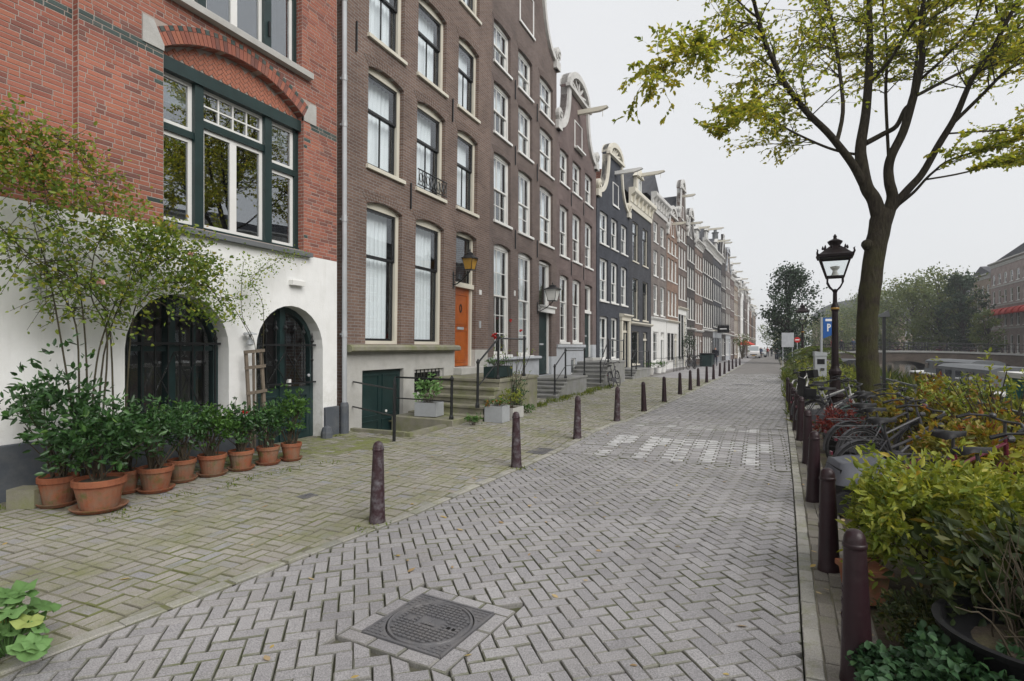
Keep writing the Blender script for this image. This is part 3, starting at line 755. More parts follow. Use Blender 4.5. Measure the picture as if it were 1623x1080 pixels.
def lantern(root, x, z, y=-.5, s=1.0, glass='gold'):
    """wall lantern on a scrolled iron bracket"""
    L = MB().tube([(x, 0, z-.35), (x, -.12, z-.33), (x, y*.6, z-.22), (x, y, z-.02), (x, y, z+.02)], .016, 6)
    L.tube([(x, 0, z-.1), (x, -.1, z-.12), (x, -.17, z-.2), (x, -.1, z-.27), (x, -.06, z-.22)], .01, 5).box(x-.02, x+.02, -.02, .0, z-.45, z)
    o = L.build('lantern', M['black'], root)
    k = s*.16; t = s*.1; h = s*.3
    c = MB()
    for sx in (-1, 1):
        for sy in (-1, 1): c.bar((x+sx*t, y+sy*t, z+.03), (x+sx*k, y+sy*k, z+.03+h), .014)
    c.box(x-t-.01, x+t+.01, y-t-.01, y+t+.01, z+.01, z+.035)
    c.lathe([(k*1.55, z+.03+h), (k*1.5, z+.05+h), (k*.6, z+.13+h), (k*.62, z+.17+h), (k*.3, z+.2+h), (.012, z+.22+h), (.02, z+.26+h), (.004, z+.3+h)], 8, (x, y, 0))
    c.build('lantern_cage', M['black'], o)
    gl = MB(); vs = [(x+sx*t, y+sy*t, z+.04) for sx, sy in ((-1, -1), (1, -1), (1, 1), (-1, 1))] + [(x+sx*k*.97, y+sy*k*.97, z+.025+h) for sx, sy in ((-1, -1), (1, -1), (1, 1), (-1, 1))]
    gl.add(vs, [(0, 1, 5, 4), (1, 2, 6, 5), (2, 3, 7, 6), (3, 0, 4, 7)]); gl.build('lantern_glass', M[glass], o)
def stoop(root, xs, n, xl, ztop, depth, mt='stone', z0=.1, run=.28, y0=-.005):
    """steps rising along the house front from xs, then a landing up to xl"""
    st = MB().box(xs+n*run+.002, xl, -depth+.03, y0, -.1, ztop-.07)
    s = st.build('stoop', M[mt], root); rise = (ztop-z0)/(n+1)
    for i in range(n):
        z = z0+rise*(i+1)
        MB().cbox(xs+i*run-.03, xs+(i+1)*run, -depth, y0, z-.06, z, .012).box(xs+i*run, xs+(i+1)*run-.001, -depth+.03, y0-.01, -.1, z-.06).build('step', M[mt], s)
    MB().cbox(xs+n*run-.03, xl+.03, -depth, y0, ztop-.07, ztop, .012).build('landing_slab', M[mt], s)
    return s
def railing(root, pts, h=.95, posts=None, r=.022, mid=True, mt='black'):
    """iron railing along points (x, y, z): posts with knobs and one or two bars"""
    b = MB(); top = [(x, y, z+h) for x, y, z in pts]
    b.tube(top, r, 6)
    if mid: b.tube([(x, y, z+h*.45) for x, y, z in pts], r*.7, 6)
    for x, y, z in (posts or pts):
        b.lathe([(.05, z-.02), (.05, z+.05), (.032, z+.1), (.03, z+h-.03), (.045, z+h), (.045, z+h+.03), (.03, z+h+.05), (.012, z+h+.09)], 8, (x, y, 0))
    return b.build('railing', M[mt], root)
def beam(root, x, z, L=1.4, mt='cream'):
    L *= .78
    b = MB().prism([(0, -.09), (0, .1), (-L, .1), (-L-.05, .05), (-L, -.0), (-L*.75, -.09)], x-.09, x+.09, axis='x')
    # a beam pushed out over the street (y negative), its hook below
    b.tube([(x, -L*.85, z*0-.05), (x, -L*.85, -.25), (x+.04, -L*.85, -.3), (x-.03, -L*.85, -.34)], .014, 5)
    return b.build('hoist_beam', M[mt], root, (0, 0, z))
def cornice(root, x0, x1, z, h=.7, out=.35, mt='white', dent=True):
    p = [(0, z), (-.08, z), (-.1, z+h*.25), (-.14, z+h*.28), (-.14, z+h*.6), (-out*.85, z+h*.72), (-out, z+h*.78), (-out, z+h*.95), (-out*.9, z+h), (0, z+h)]
    o = MB().prism(p, x0-.03, x1+.03, axis='x').build('cornice', M[mt], root)
    if dent:
        n = max(2, int((x1-x0)/.75))
        for i in range(n):
            x = x0+(x1-x0)*(i+.5)/n; MB().prism([(-.13, z+h*.3), (-.2, z+h*.32), (-out*.8, z+h*.66), (-out*.8, z+h*.72), (-.13, z+h*.72)], x-.07, x+.07, axis='x').build('bracket', M[mt], o)
    return o
def neck(W, ze, xa, xb, zn, zt, n=10):
    """outline of a neck gable: shoulders sweep up to a straight neck with a round head"""
    L = [(0, ze), (0, ze+.35)]
    for i in range(n+1):
        t = i/n*math.pi/2; L.append((xa*(math.sin(t))*.95+xa*.05, ze+.45+(zn-ze-.45)*(1-math.cos(t))**1.15))
    hw = (xb-xa)/2; top = [((xa+xb)/2-hw*math.cos(i*math.pi/n), zn+.12+(zt-zn-.12)*math.sin(i*math.pi/n)) for i in range(n+1)]
    Rr = [(W-x*1.0 if True else x, z) for x, z in L][::-1]
    s = (W-xb)/max(xa, 1e-3)
    Rr = [(W-x*s, z) for x, z in L][::-1]
    return L, top, Rr
M['trim_white'] = mat('aged_white', (.56, .555, .535), .6, .1, 3, .15, 30, dirt=(.34, .33, .31), dscale=1.8, damt=.6)
M['step_stone'] = mat('step_stone', (.24, .24, .235), .85, .15, 3, .3, 30, dirt=(.15, .155, .10), dscale=2, damt=.6, fine=.15)
def gable(root, W, ze, xa, xb, zn, zt, wallm, trim='trim_white', gw=None, D=9.0, roofm='tile', ridge=None, trimw=.2):
    L, top, Rr = neck(W, ze, xa, xb, zn, zt)
    poly = L+top+Rr
    MB().prism(poly, 0.002, .28).build('gable', M[wallm], root)
    t = MB().band(L, -trimw, -.10, .30).band(Rr, -trimw, -.10, .30).band(top, -.26, -.16, .34)
    to = t.build('gable_trim', M[trim], root)
    for sx, x in ((-1, .12), (1, W-.12)):      # scroll blocks on the shoulders
        s = MB()
        for r_, k in ((.26, .0), (.15, -.05)):
            s.band([(x+r_*math.cos(a), ze+.62+r_*math.sin(a)) for a in [i*math.pi/7 for i in range(14)]], r_*.45, -.14+k, .3-k, closed=True)
        s.box(x-.24, x+.24, -.14, .3, ze+.0, ze+.34); s.build('shoulder_scroll', M[trim], to)
    cxm = (xa+xb)/2; sh = MB()          # shell carving in the head
    for i in range(5):
        a = math.pi*(i+.5)/5; sh.bar((cxm, -.03, zn+.2), (cxm+(xb-xa)*.33*math.cos(a), -.03, zn+.2+(zt-zn)*.6*math.sin(a)), .09)
    sh.box(xa-.12, xb+.12, -.18, .02, zn-.03, zn+.1); sh.build('head_carving', M[trim], to)
    if gw: window(root, *gw, style='white', y=-.02, split=.5, up=(2, 1), lo=(2, 1), far=True)
    zr = ridge or (zn-.4); roof_gable(root, W, ze, zr, D, roofm, .29)
def roof_gable(root, W, ze, zr, D, roofm, y0=.0):
    b = MB(); o = .03
    b.add([(o, y0, ze-.02), (W/2, y0, zr), (W-o, y0, ze-.02), (o, D-o, ze-.02), (W/2, D-o, zr), (W-o, D-o, ze-.02)], [(0, 1, 4, 3), (1, 2, 5, 4), (0, 2, 1), (3, 4, 5), (0, 3, 5, 2)])
    b.build('roof', M[roofm], root)
def shell(root, W, ze, D, wallm, x0=0.0):
    b = MB(); e = .004
    b.add([(x0+e, 0, -.3), (x0+e, D, -.3), (x0+e, D, ze), (x0+e, 0, ze)], [(0, 1, 2, 3)])
    b.add([(W-e, 0, -.3), (W-e, D, -.3), (W-e, D, ze), (W-e, 0, ze)], [(0, 1, 2, 3)])
    b.add([(x0+e, D, -.3), (W-e, D, -.3), (W-e, D, ze), (x0+e, D, ze)], [(0, 1, 2, 3)])
    b.build('side_wall', M[wallm], root, fix=False)
    r = MB().box(x0+.01, W-.01, 1.6, 1.65, -.2, ze-.05)        # back of the front rooms, their shade put into its colour
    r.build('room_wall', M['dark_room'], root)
def house_root(name, label, X, Y, phi=0.0, lean=0.0, group='canal houses along the street'):
    return empty(name, (X, Y, 0), (lean, 0, math.pi/2-phi), label, 'house', group)
# ------------------------------------------------------------------ red brick house (its frame: x along the street, y into the house, z up)
FX = -7.5
rh = house_root('red_brick_house', 'red brick house above a white plastered ground floor with round arched openings', FX, 0.0)
ZB = 3.45                                      # plaster below, brick above
low = MB()
AW = (4.51, 6.05, .72, 2.55, .77); AD = (6.56, 8.07, .02, 2.52, .755)
holed_wall(low, 3.97, 8.45, -.05, ZB, [AW, AD], depth=.30)
low.add([(3.97, 0, -.05), (3.97, .1, -.05), (3.97, .1, ZB), (3.97, 0, ZB)], [(0, 1, 2, 3)])
low.add([(-4, .1, -.05), (3.97, .1, -.05), (3.97, .1, ZB), (-4, .1, ZB)], [(0, 1, 2, 3)])
low.build('plaster_wall', M['plaster'], rh, fix=False)
MB().cbox(8.09, 8.46, -.05, .0, -.05, .66, .012).build('plinth', M['plinth'], rh)
pl = MB().cbox(3.93, 6.55, -.05, .0, -.05, .66, .012)
pl.build('plinth', M['plinth'], rh)
MB().cbox(-4, 3.93, .05, .1, -.05, .72, .012).build('plinth', M['plinth'], rh)
BW = (5.02, 7.59, 3.53, 6.34, .40); UW = (5.05, 7.55, 6.76, 9.6, 0)
up = MB(); holed_wall(up, 3.97, 8.45, ZB, 11.5, [BW, UW], depth=.2, mr=1)
up.add([(3.97, 0, ZB), (3.97, .1, ZB), (3.97, .1, 11.5), (3.97, 0, 11.5)], [(0, 1, 2, 3)], 1)
up.add([(-.6, .1, ZB), (3.97, .1, ZB), (3.97, .1, 11.5), (-.6, .1, 11.5)], [(0, 1, 2, 3)]).add([(-4, .1, ZB), (-.6, .1, ZB), (-.6, .1, 11.5), (-4, .1, 11.5)], [(0, 1, 2, 3)], 1)
wall = up.build('brick_wall', [M['mortar'], M['red_wall']], rh, fix=False)
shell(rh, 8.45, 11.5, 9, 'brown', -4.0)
MB().box(-4.1, 8.5, -.3, 9, 11.5, 11.8).build('roof', M['lead'], rh)
# courses of bricks, cut at the openings and the arch
RC = (6.305, 4.076, 2.264)                     # centre and radius of the arch
def blocked(z):
    out = []
    if BW[2]-.03 < z < 5.86: out.append((BW[0], BW[1]))
    elif 5.86 <= z < 6.24: out.append((4.73, 7.89))
    elif 6.24 <= z < RC[1]+2.5:
        hw = math.sqrt(max(0, 2.5**2-(z-RC[1])**2)); out.append((RC[0]-hw, RC[0]+hw))
    if UW[2]-.14 < z < UW[2]: out.append((4.98, 7.72))
    elif UW[2] <= z < UW[3]: out.append((UW[0], UW[1]))
    return out
bricks = []
z = ZB+.031; row = 0
while z < 8.95:
    for xa, xb, yy in ((-.6, 3.965, .1), (3.972, 8.445, 0.0)):
        segs = [(xa, xb)]
        if yy == 0:
            for b0, b1 in blocked(z):
                ns = []
                for s0, s1 in segs:
                    if b1 <= s0 or b0 >= s1: ns.append((s0, s1)); continue
                    if b0 > s0: ns.append((s0, b0))
                    if b1 < s1: ns.append((b1, s1))
                segs = ns
        for s0, s1 in segs:
            x = s0; first = True
            while x < s1-.02:
                L = random.uniform(.06, .215) if first else random.choice((.215, .215, .215, .105))
                first = False
                e = min(x+L, s1-.001)
                if s1-e < .05: e = s1-.001
                if yy > 0 or z < 3.75 or True:
                    gz = (5.74 < z < 5.87 and (x < 4.9 or x > 7.6)) or (yy == 0 and ((abs(z-5.55) < .05 or abs(z-3.78) < .05 or abs(z-3.6) < .02 or abs(z-5.42) < .03) and (abs(e-BW[0]) < .03 or abs(x-BW[1]) < .03) and row % 2))
                    bricks.append((x, e, z, yy, gz))
                x = e
    z += .0625; row += 1
def brick_unit(mt):
    p = MB(); c = .045
    vs = [(-.5, .012, -.5), (.5, .012, -.5), (.5, .012, .5), (-.5, .012, .5), (-.5, .002, -.5), (.5, .002, -.5), (.5, .002, .5), (-.5, .002, .5), (-.48, 0, -.44), (.48, 0, -.44), (.48, 0, .44), (-.48, 0, .44)]
    fs = [(8, 9, 10, 11)] + [(a+i, a+(i+1) % 4, b+(i+1) % 4, b+i) for a, b in ((0, 4), (4, 8)) for i in range(4)]
    p.add(vs, fs); me = p.mesh('brick', M[mt]); fix_normals(me); return me, vs, fs
bm_red, BV, BF = brick_unit('red_brick'); bm_gl, _, _ = brick_unit('glazed')
def bdist(b): 
    d = seen(FX-b[3], (b[0]+b[1])/2, b[2]); return d if d is not None else 1e9
bricks.sort(key=bdist)
bulk = {0: ([], [], []), 1: ([], [], [])}
for k, (x0, x1, zc, yy, gz) in enumerate(bricks):
    w, h_ = x1-x0-.010, .0515; y = yy-.004+random.gauss(0, .0009)
    if k < 280:
        inst('brick', bm_gl if gz else bm_red, wall, ((x0+x1)/2, y, zc), (0, random.gauss(0, .004), 0), (w, 1, h_))
    else:
        V, F, Rn = bulk[int(gz)]; b = len(V); r_ = random.random()
        V += [((x0+x1)/2+a*w, y+q, zc+c*h_) for a, q, c in BV]; F += [[b+i for i in f] for f in BF]; Rn += [r_]*len(BF)
for gz, (V, F, Rn) in bulk.items():
    if not V: continue
    me = bpy.data.meshes.new('brick_field'); me.from_pydata(V, [], F); me.materials.append(M['glazed' if gz else 'red_brick'])
    a = me.attributes.new('rnd', 'FLOAT', 'FACE'); a.data.foreach_set('value', np.array(Rn, dtype=np.float32)); me.update()
    inst('brick_field', me, wall)['kind'] = 'stuff'
# voussoirs of the arch, glazed tips, stone springers
nv = 40; A0 = math.asin(1.285/RC[2])
for i in range(nv):
    a = -A0+2*A0*(i+.5)/nv; da = A0/nv*.86
    for r0, r1, mt in ((RC[2]+.002, RC[2]+.165, 'red_brick'), (RC[2]+.172, RC[2]+.236, 'glazed' if i % 2 else 'red_brick')):
        b = MB(); b.prism([(RC[0]+r*math.sin(a+t*da), RC[1]+r*math.cos(a+t*da)) for r, t in ((r0, -1), (r1, -1), (r1, 1), (r0, 1))], -.012, .1)
        b.build('voussoir', M[mt], wall)
MB().prism([(4.73, 6.23), (4.73, 5.87), (5.02, 5.87), (5.02, 5.95), (4.875, 6.23)], -.02, .05).build('springer_stone', M['stone'], wall)
MB().prism([(7.885, 6.23), (7.735, 6.23), (7.59, 5.95), (7.59, 5.87), (7.885, 5.87)], -.02, .05).build('springer_stone', M['stone'], wall)
# patterned brick in the tympanum
ty = MB()
ty.prism([(5.03, 5.87)] + [(x, z) for x, z in arc_pts(5.03, 7.58, 5.94, .395)] + [(7.58, 5.87)], .145, .19)
ty.build('tympanum', M['mortar'], wall)
td = MB(); tr = []
for i in range(-30, 60):
    for j in range(-30, 60):
        k = (i-j) % 4
        if k == 0: x, y, a = i+1, j+.5, 0
        elif k == 3: x, y, a = i+.5, j+1, math.pi/2
        else: continue
        P = .056; X = 6.3+(x-y)*P*.7071; Z = 5.2+(x+y)*P*.7071
        if Z > 5.92 and math.hypot(X-RC[0], Z-RC[1]) < RC[2]-.05 and 5.08 < X < 7.53:
            Mx = Matrix.Translation((X, .142, Z)) @ Matrix.Rotation(-(a+math.pi/4), 4, 'Y'); td.obox(Mx, P-.005, .008, P/2-.004)
o = td.build('tympanum_bricks', M['red_brick'], wall); o['kind'] = 'stuff'
# the large window
bw = MB(); y0, y1 = .13, .25
bw.box(5.02, 7.59, .06, y1, 5.68, 5.87)          # lintel
bw.box(5.02, 5.07, y0, y1, 3.53, 5.68).box(7.50, 7.59, y0, y1, 3.53, 5.68)
bw.box(5.56, 5.70, y0-.03, y1, 3.53, 5.68).box(6.83, 6.97, y0-.03, y1, 3.53, 5.68)
bw.box(5.07, 5.56, y0, y1, 4.86, 4.96).box(6.97, 7.50, y0, y1, 4.86, 4.96).box(5.70, 6.83, y0, y1, 5.09, 5.2).box(5.02, 7.59, y0-.02, y1, 3.50, 3.585)
wbig = bw.build('window', M['green'], rh); wbig['label'] = 'large three-part window with dark green frame and white sashes'
def leaf(par, x0, x1, z0, z1, y=.17, sw=.06, grid=(1, 1), mt='white', gl='glass_dark'):
    b = MB(); ring(b, x0, x1, z0, z1, sw, y, y+.05)
    for c in range(1, grid[0]): x = x0+sw+(x1-x0-2*sw)*c/grid[0]; b.box(x-.012, x+.012, y+.004, y+.046, z0+sw, z1-sw)
    for r in range(1, grid[1]): z = z0+sw+(z1-z0-2*sw)*r/grid[1]; b.box(x0+sw, x1-sw, y+.006, y+.044, z-.012, z+.012)
    b.build('sash', M[mt], par)
    for c in range(grid[0]):
        for r in range(grid[1]):
            pane(par, x0+sw+(x1-x0-2*sw)*c/grid[0], x0+sw+(x1-x0-2*sw)*(c+1)/grid[0], y+.025, z0+sw+(z1-z0-2*sw)*r/grid[1], z0+sw+(z1-z0-2*sw)*(r+1)/grid[1], gl)
leaf(wbig, 5.07, 5.56, 4.96, 5.68); leaf(wbig, 5.07, 5.56, 3.585, 4.86)
leaf(wbig, 6.97, 7.50, 4.96, 5.68); leaf(wbig, 6.97, 7.50, 3.585, 4.86)
leaf(wbig, 5.70, 6.83, 5.2, 5.68, sw=.05, grid=(4, 2)); leaf(wbig, 5.70, 6.265, 3.585, 5.09); leaf(wbig, 6.265, 6.83, 3.585, 5.09)
inst('blind', MB().box(5.08, 5.55, .26, .27, 5.3, 5.66).mesh('blind', M['curtain']), wbig); inst('blind', MB().box(6.98, 7.5, .26, .27, 5.35, 5.66).mesh('blind', M['curtain']), wbig)
MB().cbox(4.98, 7.72, -.1, .13, 3.42, 3.5, .012).build('sill', M['lead'], wbig)
uw = MB(); uw.box(5.05, 5.12, y0, y1, 6.76, 9.6).box(7.48, 7.55, y0, y1, 6.76, 9.6).box(5.6, 5.74, .1, y1, 6.76, 9.6).box(6.82, 6.96, .1, y1, 6.76, 9.6).box(5.12, 7.48, .11, y1, 6.76, 6.83).box(5.12, 5.6, y0, y1, 8.05, 8.15).box(6.96, 7.48, y0, y1, 8.05, 8.15).box(5.74, 6.82, y0, y1, 8.35, 8.45)
wup = uw.build('window', M['green'], rh)
leaf(wup, 5.12, 5.6, 6.83, 8.05); leaf(wup, 6.96, 7.48, 6.83, 8.05); leaf(wup, 5.74, 6.28, 6.83, 8.35); leaf(wup, 6.28, 6.82, 6.83, 8.35)
leaf(wup, 5.12, 5.6, 8.15, 9.6); leaf(wup, 6.96, 7.48, 8.15, 9.6); leaf(wup, 5.74, 6.82, 8.45, 9.6, grid=(4, 2))
MB().cbox(4.98, 7.72, -.12, .13, 6.64, 6.75, .015).build('sill', M['stone'], wup)
MB().bar((6.9, .08, 7.05), (6.9, .08, 7.3), .03).build('shutter_catch', M['black'], wup)
# arched ground floor openings with iron grilles
def arched(x0, x1, z0, zt, name, isdoor):
    cxm, rr = (x0+x1)/2, (x1-x0)/2; zs = zt-rr; y = .24
    fr = MB(); pts = [(x0, z0)] + arc_pts(x0, x1, zs, rr, 20) + [(x1, z0)]
    fr.band(pts, -.085, y, y+.1); fr.box(cxm-.06, cxm+.06, y-.02, y+.1, z0, zt-.02)
    if not isdoor:
        fr.box(x0+.08, x1-.08, y, y+.1, z0, z0+.1)
        for sx in (-1, 1): fr.box(cxm+sx*rr*.5-.02, cxm+sx*rr*.5+.02, y+.02, y+.08, z0, zs+rr*.75)
        fr.box(x0+.08, x1-.08, y+.01, y+.09, zs-.04, zs+.03)
    else:
        fr.box(x0+.085, x1-.085, y+.005, y+.095, z0, z0+.95)
    w = fr.build(name, M['green'], rh)
    zp = z0+(.95 if isdoor else .1)
    for sx in (-1, 1):
        P = [(cxm+sx*.06, zp), (cxm+sx*(rr-.085), zp)] + [(cxm+sx*(rr-.085)*math.cos(a), zs+(rr-.085)*math.sin(a)) for a in [i*math.pi/2/10*.96 for i in range(11)]]
        P.append((cxm+sx*.06, P[-1][1]))
        MB().prism(P, y+.05, y+.056).build('pane', M['glass'], w)
    gl = MB(); gy = y-.09
    z1 = zs+.05; gl.box(x0+.03, x1-.03, gy-.012, gy+.012, z1, z1+.035)
    gl.box(x0+.03, x1-.03, gy-.012, gy+.012, zp+.06, zp+.09)
    nb = 8 if not isdoor else 7
    for i in range(nb):
        x = x0+.12+(x1-x0-.24)*i/(nb-1); hgt = zs+math.sqrt(max(0, (rr-.1)**2-(x-cxm)**2))*.45+.03
        gl.bar((x, gy, zp+.06), (x, gy, hgt), .018)
        if i % 2 or isdoor: gl.lathe([(.004, hgt-.02), (.04, hgt+.04), (.012, hgt+.1), (.02, hgt+.12), (.002, hgt+.2)], 6, (x, gy, 0))
        if i % 2 == 0: gl.lathe([(.01, z1-.3), (.032, z1-.26), (.01, z1-.22)], 6, (x, gy, 0))
    for sx in (-1, 1):
        gl.bar((cxm, gy, z1-.1), (cxm+sx*rr*.5, gy, zp+.12), .014).bar((cxm+sx*rr*.5, gy, z1-.1), (cxm, gy, zp+.12), .014)
    gl.build('grille', M['black'], w)
    if isdoor:
        for sx in (-1, 1):
            p = MB(); ring(p, cxm+sx*rr*.47-.24, cxm+sx*rr*.47+.24, z0+.12, z0+.82, .03, y-.02, y+.005); p.build('panel', M['green'], w)
        MB().lathe([(.001, 0), (.03, .012), (.03, .03), (.01, .04), (.01, .06)], 10, (x1-.16, y-.07, z0+1.15), M=Matrix.Rotation(R(-90), 4, 'X')).build('handle', M['zinc'], w)
        MB().box(cxm+.1, cxm+.16, y-.06, y, z0+.98, z0+1.1).build('lock', M['white'], w)
    else:
        curtain(w, x0+.1, x1-.1, y+.3, z0+.1, zs+.3, 8, mt='dark_room'); MB().cbox(x0-.04, x1+.04, -.08, y, z0-.08, z0-.002, .01).build('sill', M['plinth'], w)  # this sheet is no cloth: the dark interior is painted as its colour
    return w
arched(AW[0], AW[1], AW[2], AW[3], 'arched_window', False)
arched(AD[0], AD[1], AD[2]+.1, AD[3], 'arched_door', True)
# fittings on the plaster: light box, two wall lamps, trellis, drainpipe
MB().cbox(7.24, 7.53, -.1, -.002, 2.88, 2.98, .02).build('light_box', M['white'], rh)
for x, z in ((3.55, 2.55), (6.33, 1.92)):
    yw = .1 if x < 3.9 else 0
    l = MB().bar((x, yw, z+.1), (x, yw-.12, z+.1), .02).lathe([(.015, z+.12), (.10, z+.09), (.105, z+.075), (.02, z+.07), (.02, z+.0), (.05, z-.02), (.055, z-.08), (.02, z-.1)], 12, (x, yw-.13, 0))
    l.build('wall_lamp', M['zinc'], rh, smooth=False)
dp = MB().tube([(8.56, -.09, .66), (8.56, -.09, 11.4)], .048, 10)
for z in (2.05, 4.3, 6.15, 7.05, 8.6): dp.lathe([(.048, z-.06), (.056, z-.055), (.056, z+.055), (.048, z+.06)], 10, (8.56, -.09, 0)); dp.box(8.53, 8.59, -.05, 0, z-.02, z+.02)
d_o = dp.build('drainpipe', M['zinc'], rh)
MB().lathe([(.085, .0), (.085, .62), (.07, .68), (.05, .69)], 12, (8.56, -.09, .03)).build('pipe_shoe', M['plinth'], d_o)
MB().lathe([(.11, 0), (.11, .1), (.08, .2), (.01, .24)], 10, (8.02, -.14, .1)).build('guard_stone', M['plinth'], rh)
tg = empty('wooden_trellis', (0, 0, 0), (0, 0, 0), 'small weathered wooden ladder trellis leaning on white wall beside the arched door', 'trellis')
tg.location = (FX+.16, 6.32, .1); tg.rotation_euler = (0, R(-4), math.pi/2)
for x in (-.02, .27): MB().box(x, x+.05, -.03, .0, .0, 1.62).build('upright', M['wood'], tg)
MB().bar((.06, -.02, .1), (.14, -.02, 1.6), .03).build('brace', M['wood'], tg)
for z in (.5, .95, 1.35, 1.6): MB().box(-.05, .34, -.052, -.032, z, z+.05).build('slat', M['wood'], tg)
# ------------------------------------------------------------------ brown house with black sashes and an orange door
def brick_arch(root, x0, x1, zs, rise, y=-.004, t=.2, n=None):
    """soldier bricks over an opening, one mesh with joints"""
    n = n or int((x1-x0)/.075); k = ('barch', round(x1-x0, 2), round(rise, 2), n, root['wallm'])
    def mk():
        b = MB(); w = x1-x0; p0 = arc_pts(0, w, 0, rise, n); sp = .16
        p1 = [(-sp+(w+2*sp)*i/n, t+z*1.0) for i, (x, z) in enumerate(p0)]
        for i in range(n):
            a, c, d, e = p0[i], p0[i+1], p1[i+1], p1[i]; s = .006
            b.prism([(a[0]+s, a[1]+s), (c[0]-s, c[1]+s), (d[0]-s, d[1]), (e[0]+s, e[1])], y-.004, .02)
        me = b.mesh('brick_arch', M[root['wallm']]); fix_normals(me); return me
    return inst('brick_arch', cached(k, mk), root, (x0, 0, zs))
def front(root, W, z0, z1, holes, wallm, depth=.22, name='wall', x0=0.0):
    b = MB(); holed_wall(b, x0, W, z0, z1, holes, depth); return b.build(name, M[wallm], root, fix=False)

b1 = house_root('canal_house', 'dark brown brick house with black sash windows and a varnished orange door', FX, 8.6, 0, .015); b1['wallm'] = 'brown'
W = 6.33; C = [(.66, 1.90), (2.45, 3.73), (4.36, 5.52)]
hs = [(C[0][0], C[0][1], 1.86, 4.88, .1), (C[1][0], C[1][1], 1.86, 4.9, .1), (4.36, 5.52, 1.24, 4.96, .09)]
for z0, z1 in ((5.58, 7.70), (8.28, 10.2), (11.1, 12.8)): hs += [(a, b, z0, z1, .1) for a, b in C]
cel = [(.58, 2.03, -.28, 1.31, 0), (2.47, 3.81, .62, 1.26, 0)]
front(b1, W, 1.72, 14.2, hs, 'brown'); front(b1, W, -.35, 1.72, cel+[hs[2]], 'stone', name='stone_base')
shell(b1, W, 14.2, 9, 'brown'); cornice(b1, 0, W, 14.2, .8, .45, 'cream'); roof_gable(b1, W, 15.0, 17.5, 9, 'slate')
MB().prism([(-.16, 1.70), (-.2, 1.73), (-.2, 1.80), (-.15, 1.84), (0, 1.852), (0, 1.70)], .02, 4.34, axis='x').build('stone_ledge', M['stone_moss'], b1)
for i, h_ in enumerate(hs):
    a, b, z0, z1, r = h_
    brick_arch(b1, a, b, z1-r, r)
    if i == 2: continue
    big = i < 2
    window(b1, a, b, z0, z1, r, 'cream', split=.64 if big else .6, up=(1, 1), lo=(1, 1) if big else (2, 1), cur='full', sill=not big)
door(b1, 4.36, 5.52, 1.25, 3.44, 'orange_wood', 'cream', ztr=4.94, panels=2, knocker=True)
MB().cbox(4.3, 5.6, -.25, .2, 1.06, 1.245, .012).build('threshold', M['stone'], b1)
cd = MB().box(.58, 2.03, .1, .16, -.28, 1.31); cdo = cd.build('cellar_door', M['green'], b1)
for x in (.66, 1.36):
    p = MB(); ring(p, x, x+.58, .3, 1.2, .03, .08, .1); ring(p, x, x+.58, -.2, .22, .03, .08, .1); p.build('panel', M['green'], cdo)
MB().lathe([(.001, 0), (.03, .01), (.03, .03)], 8, (1.5, .06, .38), M=Matrix.Rotation(R(-90), 4, 'X')).build('handle', M['white'], cdo)
cw_ = MB(); ring(cw_, 2.47, 3.81, .62, 1.26, .08, .06, .16); cwo = cw_.build('cellar_window', M['stone'], b1); pane(cwo, 2.55, 3.73, .13, .7, 1.18)
g_ = MB()
for i in range(7): g_.bar((2.63+i*.17, .05, .63), (2.63+i*.17, .05, 1.25), .02)
g_.build('grille', M['black'], cwo)
MB().box(5.72, 5.86, -.015, .0, 3.32, 3.46).build('house_number', M['white'], b1); MB().box(5.74, 5.84, -.02, 0, 2.35, 2.55).build('doorbell', M['zinc'], b1)
lantern(b1, 4.22, 3.8, -.5, .95)
fb = MB()      # iron window guard with curls
fb.tube([(2.43, -.06, 6.0), (3.75, -.06, 6.0)], .016, 6).tube([(2.43, -.06, 5.64), (3.75, -.06, 5.64)], .014, 6)
for i in range(9):
    x = 2.47+i*.155; fb.bar((x, -.06, 5.64), (x, -.06, 6.0), .014)
    if i < 8:
        fb.tube([(x+.078+.055*math.cos(t), -.06, 5.82+.11*math.sin(t)) for t in [k*math.pi/5 for k in range(10)]], .011, 4, closed=True)
fb.build('window_guard', M['black'], b1)
for x, z in ((.25, 8.0), (2.2, 5.3), (4.05, 8.0)): MB().bar((x, -.03, z-.3), (x, -.03, z+.3), .03).build('wall_anchor', M['black'], b1)
s_ = stoop(b1, 2.25, 4, 5.85, 1.05, 1.83, 'stone_moss', .12)
MB().cbox(1.6, 2.24, -1.55, -.002, -.4, .27, .015).build('cellar_platform', M['stone_moss'], b1)
railing(b1, [(2.36, -1.75, .49), (3.4, -1.75, 1.05), (5.0, -1.75, 1.05)], .98)
railing(b1, [(1.72, -1.46, .27), (1.72, -.02, .27)], .85, posts=[(1.72, -1.46, .27)])
lr = MB().tube([(.3, 0, 1.1), (.26, -.06, 1.1), (-.3, -1.45, 1.05)], .017, 6).tube([(.3, 0, .6), (.26, -.06, .6), (-.3, -1.45, .57)], .015, 6).tube([(-.3, -1.45, .05), (-.3, -1.45, 1.15)], .03, 8).lathe([(.03, 0), (.008, .14)], 8, (-.3, -1.45, 1.15))
lr.build('railing', M['black'], b1)

